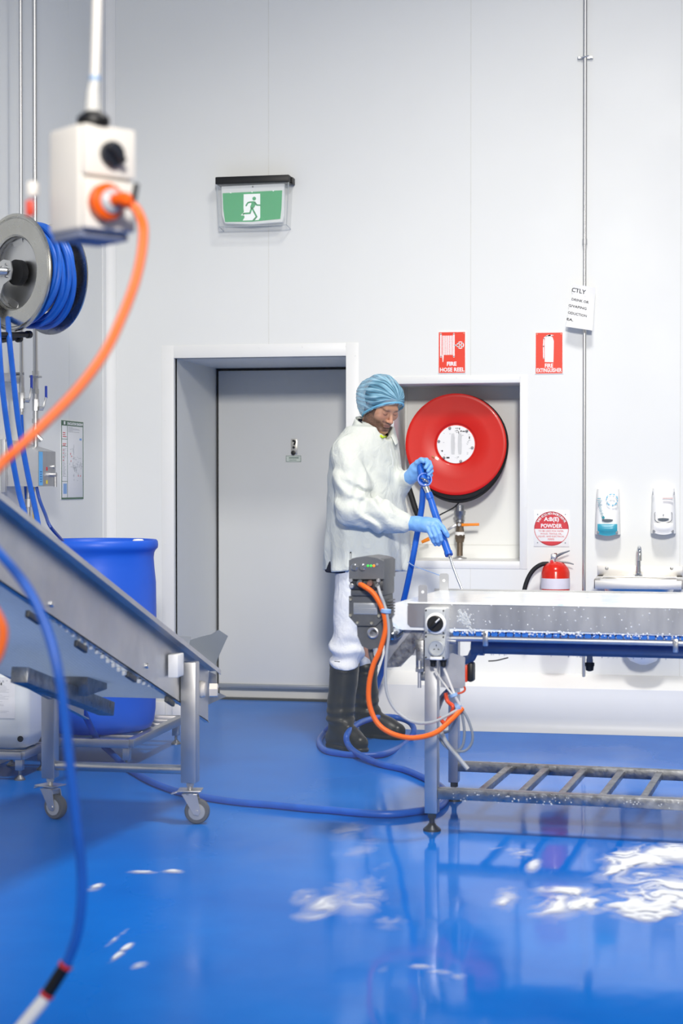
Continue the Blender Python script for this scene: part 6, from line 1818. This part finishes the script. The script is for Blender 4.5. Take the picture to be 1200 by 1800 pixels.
# ---------------- hairnet: gathered pleats fanning from the forehead
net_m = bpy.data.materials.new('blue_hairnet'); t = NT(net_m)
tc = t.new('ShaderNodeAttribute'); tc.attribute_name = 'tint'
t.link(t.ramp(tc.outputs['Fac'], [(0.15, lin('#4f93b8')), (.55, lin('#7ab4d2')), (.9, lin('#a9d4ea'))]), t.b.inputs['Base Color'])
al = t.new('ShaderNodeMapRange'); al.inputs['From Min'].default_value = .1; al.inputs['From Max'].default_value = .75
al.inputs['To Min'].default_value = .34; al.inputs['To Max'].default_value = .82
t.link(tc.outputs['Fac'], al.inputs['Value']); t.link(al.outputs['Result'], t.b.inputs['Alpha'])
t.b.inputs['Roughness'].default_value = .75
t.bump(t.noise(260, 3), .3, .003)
nc = hp(0, -.014, .036); gat = np.array([-.10, .80, .42]); gat /= np.linalg.norm(gat)     # gather point in head axes
g1 = np.cross(gat, [0, 0, 1]); g1 /= np.linalg.norm(g1); g2 = np.cross(gat, g1)
bn = np.array([0, -.75, .661])                                                            # band plane normal in head axes
NT_, NP_ = 60, 220
V, T_ = [], []
for i in range(NT_ + 1):
    th_ = math.pi * (i + .02) / (NT_ + .04)
    for j in range(NP_):
        ph = 2 * math.pi * j / NP_
        dv = gat * math.cos(th_) + (g1 * math.cos(ph) + g2 * math.sin(ph)) * math.sin(th_)
        wob = mnoise.noise(Vector((math.cos(ph) * 2.2, math.sin(ph) * 2.2, th_ * 1.1)))
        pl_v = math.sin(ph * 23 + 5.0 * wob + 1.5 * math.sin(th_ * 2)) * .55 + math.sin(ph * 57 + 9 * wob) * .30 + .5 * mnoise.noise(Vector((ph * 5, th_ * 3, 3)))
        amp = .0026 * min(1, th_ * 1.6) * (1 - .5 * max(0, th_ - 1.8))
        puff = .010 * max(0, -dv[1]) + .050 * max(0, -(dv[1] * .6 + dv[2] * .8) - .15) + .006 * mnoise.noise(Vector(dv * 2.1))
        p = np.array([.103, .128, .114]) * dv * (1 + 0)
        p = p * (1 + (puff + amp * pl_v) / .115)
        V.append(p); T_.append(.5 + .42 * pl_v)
V = np.array(V); T_ = np.array(T_)
plane_d = V @ bn + .060
# pull what hangs below the band up into a narrow tucked rim
keep = plane_d > -.010
W3 = nc + V[:, :1] * R3 + V[:, 1:2] * F3 + V[:, 2:] * U3
fs = []
for i in range(NT_):
    for j in range(NP_):
        a, b, c, d = i * NP_ + j, i * NP_ + (j + 1) % NP_, (i + 1) * NP_ + (j + 1) % NP_, (i + 1) * NP_ + j
        if keep[a] and keep[b] and keep[c] and keep[d]: fs.append((a, b, c, d))
me = bpy.data.meshes.new('hairnet'); me.from_pydata([tuple(p) for p in W3], [], fs)
bm = bmesh.new(); bm.from_mesh(me)
bmesh.ops.delete(bm, geom=[v for v in bm.verts if not v.link_faces], context='VERTS'); 
lay_keep = None; bm.to_mesh(me); bm.free()
used = sorted({i for f in fs for i in f})
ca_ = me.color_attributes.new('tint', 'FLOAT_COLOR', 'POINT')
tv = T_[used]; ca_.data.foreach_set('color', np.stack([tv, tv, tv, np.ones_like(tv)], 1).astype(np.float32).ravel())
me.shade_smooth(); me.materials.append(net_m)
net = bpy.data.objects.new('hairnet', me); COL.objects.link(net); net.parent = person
# elastic band along the plane
bu = np.array([1, 0, 0.0]); bv = np.cross(bn, bu); band = []
for k in range(64):
    q = 2 * math.pi * k / 64; dv = bu * math.cos(q) + bv * math.sin(q)
    o = bn * -.060
    lo, hi = 0, .2
    for _ in range(30):
        mid = (lo + hi) / 2; p = o + dv * mid
        pn = p / np.array([.103, .128, .114]); dn = pn / (np.linalg.norm(pn) + 1e-9)
        if np.linalg.norm(pn) < 1 + (.010 * max(0, -dn[1]) + .050 * max(0, -(dn[1] * .6 + dn[2] * .8) - .15)) / .115: lo = mid
        else: hi = mid
    p = o + dv * (lo * .985)
    band.append(Vector(nc + p[0] * R3 + p[1] * F3 + p[2] * U3))
MB(PF.M).tube(band, .0042, 8, closed=True).build('elastic_band', mat('band_blue', '#6fb9dd', .7), net)

# ---------------- gloves: each hand a palm with five separate bent fingers
glove_m = mat('nitrile_blue', '#79aeea', .42, var=.06, vscale=30, bump=.18, bscale=55, bstretch=(1, 1, .5))
def glove(name, wrist, forearm, palm, fingers, lo, hi, h=.0022, k=.008):
    def fn(X, Y, Z):
        d = chain(X, Y, Z, palm[0], palm[1], .018)
        for P, Rr_ in palm[2]: d = smin(d, cap(X, Y, Z, P[0], P[1], Rr_[0], Rr_[1]), .016)
        d = smin(d, chain(X, Y, Z, [forearm, wrist, palm[0][0]], [.036, .031, .030], .02), .02)
        fing = None
        for P, Rr_ in fingers:
            e = chain(X, Y, Z, P, Rr_, .004)
            fing = e if fing is None else smin(fing, e, .0022)
        d = smin(d, fing, k)
        return d + .0012 * vnoise(X, Y, Z, 60) 
    o = sdf_build(name, fn, grid(lo[0], hi[0], h), grid(lo[1], hi[1], h), grid(lo[2], hi[2], h), glove_m, person, 1)
    return o
A3 = lambda u, v, d: np.array(P3(u, v, d))
# right hand laid over the lance, fingers hanging down in front of it
w = A3(723, 920, -.215); fa = A3(715, 920, -.205)
palm = ([A3(732, 921, -.225), A3(748, 922, -.245), A3(759, 922, -.255)], [.030, .029, .026],
        [((A3(734, 915, -.215), A3(766, 917, -.250)), (.020, .018)), ((A3(736, 927, -.235), A3(752, 931, -.262)), (.021, .017))])
fingers = [([A3(752, 930, -.268), A3(758, 943, -.278), A3(762, 952, -.270), A3(765, 957, -.258)], [.0125, .0115, .0105, .0095]),     # little
           ([A3(758, 926, -.270), A3(765, 942, -.285), A3(769, 952, -.278), A3(771, 957, -.262)], [.0132, .0122, .0110, .0098]),     # ring
           ([A3(764, 922, -.268), A3(772, 938, -.288), A3(775, 949, -.284), A3(775, 954, -.268)], [.0135, .0125, .0112, .0098]),     # middle
           ([A3(769, 918, -.258), A3(777, 927, -.278), A3(783, 936, -.290), A3(786.5, 942, -.288)], [.0138, .0130, .0122, .0108]),   # index along the lance
           ([A3(752, 916, -.215), A3(766, 921, -.205), A3(776, 930, -.215), A3(782, 939, -.228)], [.0150, .0135, .0125, .0105])]     # thumb behind the lance
c = w
glove('glove', w, fa, palm, fingers, A3(708, 965, -.33), np.array([P3(795, 900, 0).x, -.14, P3(750, 895, -.2).z]))
# left hand closed round the trigger grip
w = A3(722, 838, -.03); fa = A3(716, 841, -.01)
palm = ([A3(726, 833, -.045), A3(731, 824, -.065), A3(737, 817, -.075)], [.030, .029, .025],
        [((A3(728, 822, -.06), A3(741, 812, -.085)), (.020, .018)), ((A3(731, 836, -.05), A3(743, 829, -.07)), (.021, .018))])
fingers = [([A3(741, 809, -.085), A3(749, 809, -.105), A3(752, 816, -.125), A3(748, 822, -.135)], [.0135, .0128, .0115, .0100]),     # index
           ([A3(744, 812, -.075), A3(754, 813, -.095), A3(757, 821, -.120), A3(752, 828, -.132)], [.0135, .0125, .0115, .0100]),     # middle
           ([A3(745, 818, -.068), A3(755, 820, -.088), A3(758, 828, -.112), A3(753, 834, -.126)], [.0130, .0120, .0110, .0098]),     # ring
           ([A3(744, 825, -.062), A3(754, 828, -.080), A3(757, 835, -.102), A3(753, 840, -.116)], [.0118, .0108, .0100, .0090]),     # little
           ([A3(730, 822, -.075), A3(733, 813, -.100), A3(740, 808, -.118), A3(744, 811, -.128)], [.0150, .0138, .0125, .0105])]     # thumb over the top
glove('glove', w, fa, palm, fingers, A3(706, 856, -.17), np.array([P3(766, 800, 0).x, .03, P3(740, 796, -.05).z]))

# ================================================================== SPRAY GUN, LANCE AND HOSE
gn = thing('spray_lance', 'blue handled wash gun with steel lance held in both gloved hands', 'spray gun', tuple(PF.M @ P3(746, 846, -.12)), YAW)
N = lambda: MB(PF.M)
G0 = P3(746, 845, -.125)
axg = Vector((.04, -.90, .42)).normalized()
mb = N(); mb.lathe([(.020, -.028), (.030, -.020), (.0355, .0), (.037, .014), (.037, .018), (.031, .018), (.0275, .004), (.024, -.004), (.001, -.006)], G0, axg, 32); mb.build('valve_cup', M_blue_hose, gn)
mb = N(); e1 = axg.orthogonal().normalized()
mb.tube([G0 + Vector((-.018, 0, .012)) + axg * .004, G0 + Vector((0, 0, .0)) + axg * .010, G0 + Vector((.018, 0, -.010)) + axg * .006], [.005, .008, .006], 10, 4)
mb.build('trigger_pin', M_chrome, gn)
mb = N(); mb.lathe([(.004, 0), (.009, 0), (.009, .006), (.004, .007)], G0 + axg * .006 + Vector((-.003, 0, .0)), axg, 14); mb.build('valve_nut', M_chrome, gn)
N().tube([P3(737, 812, -.095), P3(738, 822, -.100), P3(741, 834, -.108), P3(745, 846, -.115)], [.013, .0165, .018, .020], 14, 5).build('grip', M_blue_hose, gn)
N().tube([P3(747, 852, -.13), P3(751, 862, -.135), P3(754, 870, -.14)], [.018, .015, .014], 12, 3).build('neck_coupling', M_steel, gn)
N().tube([P3(752.5, 866, -.138), P3(756, 876, -.142)], [.0185, .020], 16).build('collar_sleeve', M_blue_hose, gn)
mb = N(); mb.tube([P3(756, 876, -.142), P3(757.5, 880, -.145), P3(762, 895, -.165), P3(771, 922, -.215), P3(780, 950, -.262), P3(788, 973, -.300)], [.0175, .0165, .018, .0185, .0185, .0175], 16, 5); mb.build('insulated_handle', M_blue_hose, gn)
mb = N(); mb.tube([P3(787, 970, -.296), P3(789, 976, -.305)], [.0205, .0205], 18); mb.build('handle_lip', M_blue_hose, gn)
mb = N(); mb.tube([P3(789, 975, -.304), P3(791, 980, -.311)], .0085, 12); mb.tube([P3(791, 980, -.311), P3(796, 996, -.335), P3(803, 1015, -.365), P3(812, 1037, -.40), P3(822, 1060, -.44)], .0060, 12, 5); mb.build('lance_tube', M_chrome, gn)
N().tube([P3(717, 988, -.09), P3(728, 995, -.12), P3(750, 1003, -.16), P3(779, 1013.5, -.2)], .0028, 6, 4).build('safety_cord', mat('cord_blue', '#a9c3e8', .6), gn)
# the water hose: from the gun down behind the drive, round the boots, under the leg and off to the left
wh = thing('water_hose', 'long blue water hose looping round the boots and across the wet floor', 'hose', tuple(on_z(668, 1343)))
r_h = .0155
def fl(u, v, lift=0.0): return PF.M @ PF.at_z(u, v, r_h + lift)
Wd = lambda u, v, d: PF.M @ P3(u, v, d)
pts = [Wd(746, 853, -.09), Wd(743, 864, -.085), Wd(742, 882, -.08), Wd(739, 905, -.07), Wd(733, 938, -.06), Wd(724, 988, -.05), Wd(713, 1040, .0), Wd(700, 1090, .10), Wd(684, 1140, .25), Wd(668, 1190, .42), Wd(650, 1235, .50), Wd(625, 1262, .50), Wd(600, 1272, .42),
       Wd(582, 1276, .30), fl(570, 1288), fl(561, 1303), fl(572, 1319), fl(607, 1326), fl(647, 1328), fl(679, 1324), Wd(709, 1309, .12), Wd(727, 1286, .26), Wd(717, 1268, .36), Wd(686, 1260, .38), Wd(655, 1263, .22), Wd(628, 1273, -.02), Wd(609.5, 1292, -.20), Wd(613, 1311, -.245), fl(632, 1327, .012),
       fl(668, 1343), fl(711, 1353), fl(745, 1367), fl(772, 1381), fl(784, 1397), fl(778, 1412), fl(762, 1421), fl(727, 1427), fl(687, 1431), fl(633, 1429), fl(580, 1424), fl(540, 1421), fl(480, 1415), fl(420, 1410), fl(364, 1402), fl(315, 1392), fl(266, 1374), fl(226, 1351), fl(196, 1324, .03), fl(172, 1300, .10), pt(152, 1262, 8.0), pt(140, 1232, 7.8), pt(128, 1195, 7.7)]
MB().tube(pts, r_h, 12, 8).build('hose', M_blue_hose, wh)
# ================================================================== SOAP FOAM AND MIST
def fbm(x, y, o=4):
    s, a = 0, 1
    for k in range(o):
        s += a * mnoise.noise(Vector((x, y, 7.3 + k))); x *= 2.03; y *= 2.03; a *= .55
    return s
foam_m = bpy.data.materials.new('soap_foam'); t = NT(foam_m)
at_ = t.new('ShaderNodeAttribute'); at_.attribute_name = 'tint'
t.b.inputs['Base Color'].default_value = lin('#eef2f6'); t.b.inputs['Roughness'].default_value = .6
t.link(t.ramp(at_.outputs['Fac'], [(0.0, (0, 0, 0)), (.5, (.33,) * 3), (1, (.96,) * 3)]), t.b.inputs['Alpha'])
t.bump(t.noise(120, 3), .3, .004)
def foam(label, poly_uv, swirl, thr, cell=.007, seed=0.0, gain=1.0, group=None):
    """foam left on the floor; poly_uv outlines the blobs as (u, v, radius across, radius deep, strength)"""
    blobs = [(on_z(u, v), rx, ry, s, math.radians(a)) for u, v, rx, ry, s, a in poly_uv]
    x0 = min(b[0].x - 1.3 * max(b[1], b[2]) for b in blobs); x1 = max(b[0].x + 1.3 * max(b[1], b[2]) for b in blobs)
    y0 = min(b[0].y - 1.3 * max(b[1], b[2]) for b in blobs); y1 = max(b[0].y + 1.3 * max(b[1], b[2]) for b in blobs)
    nx, ny = int((x1 - x0) / cell), int((y1 - y0) / cell)
    vid, vs, tint, fs = {}, [], [], []
    den = np.zeros((nx + 1, ny + 1))
    for i in range(nx + 1):
        for j in range(ny + 1):
            x, y = x0 + i * cell, y0 + j * cell; m_ = 0
            for c, rx, ry, s, an in blobs:
                dx, dy = x - c.x, y - c.y
                p, q = dx * math.cos(an) + dy * math.sin(an), -dx * math.sin(an) + dy * math.cos(an)
                q += swirl * p * p
                r2 = (p / rx) ** 2 + (q / ry) ** 2
                if r2 < 2.6: m_ = max(m_, s * math.exp(-r2 * 1.3))
            if m_ < .05: continue
            wx_ = x * 3.0 + 1.0 * fbm(x * 2.0 + seed, y * 1.6); wy = y * 2.6 + 1.2 * fbm(x * 2.3, y * 1.5 + seed)
            n_ = fbm(wx_ * 1.4 + seed, wy * 1.4, 5)
            st = 1 - abs(mnoise.noise(Vector((wx_ * 2.6 + seed, wy * 2.6 + 1.5 * n_, 3.1)))) * 2.2      # drawn-out strands
            den[i, j] = (m_ * (.80 + .85 * n_ + .55 * st) - thr) * gain
    for i in range(nx):
        for j in range(ny):
            if max(den[i, j], den[i + 1, j], den[i, j + 1], den[i + 1, j + 1]) <= 0: continue
            f = []
            for a, b in ((i, j), (i + 1, j), (i + 1, j + 1), (i, j + 1)):
                if (a, b) not in vid:
                    vid[(a, b)] = len(vs); d_ = min(1, max(0, den[a, b]))
                    vs.append((x0 + a * cell, y0 + b * cell, .0012 + .006 * d_)); tint.append(d_)
                f.append(vid[(a, b)])
            fs.append(f)
    me = bpy.data.meshes.new('foam_patch'); me.from_pydata(vs, [], fs)
    ca = me.color_attributes.new('tint', 'FLOAT_COLOR', 'POINT'); tv = np.array(tint, np.float32)
    ca.data.foreach_set('color', np.stack([tv, tv, tv, np.ones_like(tv)], 1).ravel())
    me.shade_smooth(); me.materials.append(foam_m)
    o = bpy.data.objects.new('foam_patch', me); COL.objects.link(o)
    return tag(o, label, 'foam', group, 'stuff')
foam('large white swirl of soap foam on the wet floor at the right edge', [(1190, 1500, .22, .22, 1.1, 0), (1120, 1512, .16, .20, 1.1, 0), (1085, 1530, .07, .18, .9, 0), (1185, 1575, .18, .42, 1.35, 0), (1120, 1590, .24, .26, 1.2, 0), (1040, 1590, .18, .14, 1.05, 0), (975, 1593, .11, .22, 1.15, 0), (1000, 1568, .14, .10, .8, 0), (1140, 1605, .20, .16, 1.2, 0), (1130, 1545, .20, .22, .85, 0)], .0, .36, seed=1.0, gain=1.25)
foam('thin foam streaks on the wet floor between the two conveyors', [(535, 1578, .06, .16, .95, 0), (575, 1590, .10, .20, .9, 0), (640, 1585, .13, .26, .8, 0), (600, 1560, .10, .22, .65, 0), (550, 1612, .10, .12, .7, 0), (690, 1622, .09, .14, .65, 0)], .0, .46, seed=4.0, gain=.75)
foam('faint foam wisps on the floor just in front of the long blue hose', [(610, 1462, .09, .26, .75, 0), (640, 1490, .08, .34, .75, 0), (655, 1545, .07, .45, .62, 0)], .0, .45, seed=8.0, gain=.5)
foam('narrow foam streak beside the front conveyor foot', [(885, 1494, .10, .07, .85, 0), (915, 1502, .07, .12, .9, 0), (937, 1522, .035, .17, .9, 0), (890, 1582, .06, .24, .85, 0)], 0, .46, seed=2.5, gain=.9)
foam('small foam smear on the floor beside the foreground hose', [(205, 1650, .012, .13, 1.2, 0), (216, 1672, .016, .14, 1.2, 0), (240, 1703, .03, .08, .8, 0)], 0, .42, cell=.005, seed=6.0, gain=1.2)
foam('thin curved foam line on the floor near the bottom middle', [(675, 1700, .035, .10, .8, 0), (740, 1700, .05, .035, .9, 0), (775, 1710, .05, .035, .95, 0), (805, 1718, .035, .05, .9, 0)], 0, .44, cell=.006, seed=9.0, gain=.9)
foam('tiny foam line behind the foreground hose near the castors', [(250, 1534, .07, .035, .9, 0), (305, 1533, .05, .04, 1.0, 0), (170, 1560, .03, .08, .85, 0)], 0, .44, cell=.006, seed=12.0, gain=1.0)

# mist of the wash-down, lying low over the left half of the floor
def mist(name, label, c, r, dens, col=(0.72, 0.86, 1.0)):
    bm = bmesh.new(); bmesh.ops.create_icosphere(bm, subdivisions=3, radius=1.0)
    bmesh.ops.scale(bm, vec=r, verts=bm.verts)
    for v in bm.verts: v.co.z = max(v.co.z, -c[2] + .004)
    me = bpy.data.meshes.new(name); bm.to_mesh(me); bm.free()
    o = bpy.data.objects.new(name, me); COL.objects.link(o); o.location = c
    m = bpy.data.materials.new(name); m.use_nodes = True; nt = m.node_tree; nt.nodes.clear()
    out = nt.nodes.new('ShaderNodeOutputMaterial'); vs = nt.nodes.new('ShaderNodeVolumeScatter')
    vs.inputs['Color'].default_value = (*col, 1); vs.inputs['Anisotropy'].default_value = .1
    tc = nt.nodes.new('ShaderNodeTexCoord'); mp = nt.nodes.new('ShaderNodeMapping')
    mp.inputs['Scale'].default_value = (1 / r[0], 1 / r[1], 1 / r[2])
    ln = nt.nodes.new('ShaderNodeVectorMath'); ln.operation = 'LENGTH'
    mr = nt.nodes.new('ShaderNodeMapRange'); mr.inputs['From Min'].default_value = 1.0; mr.inputs['From Max'].default_value = .25
    mr.inputs['To Min'].default_value = 0; mr.inputs['To Max'].default_value = dens
    nt.links.new(tc.outputs['Object'], mp.inputs['Vector']); nt.links.new(mp.outputs['Vector'], ln.inputs[0])
    nt.links.new(ln.outputs['Value'], mr.inputs['Value']); nt.links.new(mr.outputs['Result'], vs.inputs['Density'])
    nt.links.new(vs.outputs[0], out.inputs['Volume']); me.materials.append(m)
    return tag(o, label, 'mist', None, 'stuff')
mist('steam_mist', 'pale drifting mist low over the floor around the left conveyor castors', (-1.9, 6.5, .25), (1.5, 1.4, .85), .15)
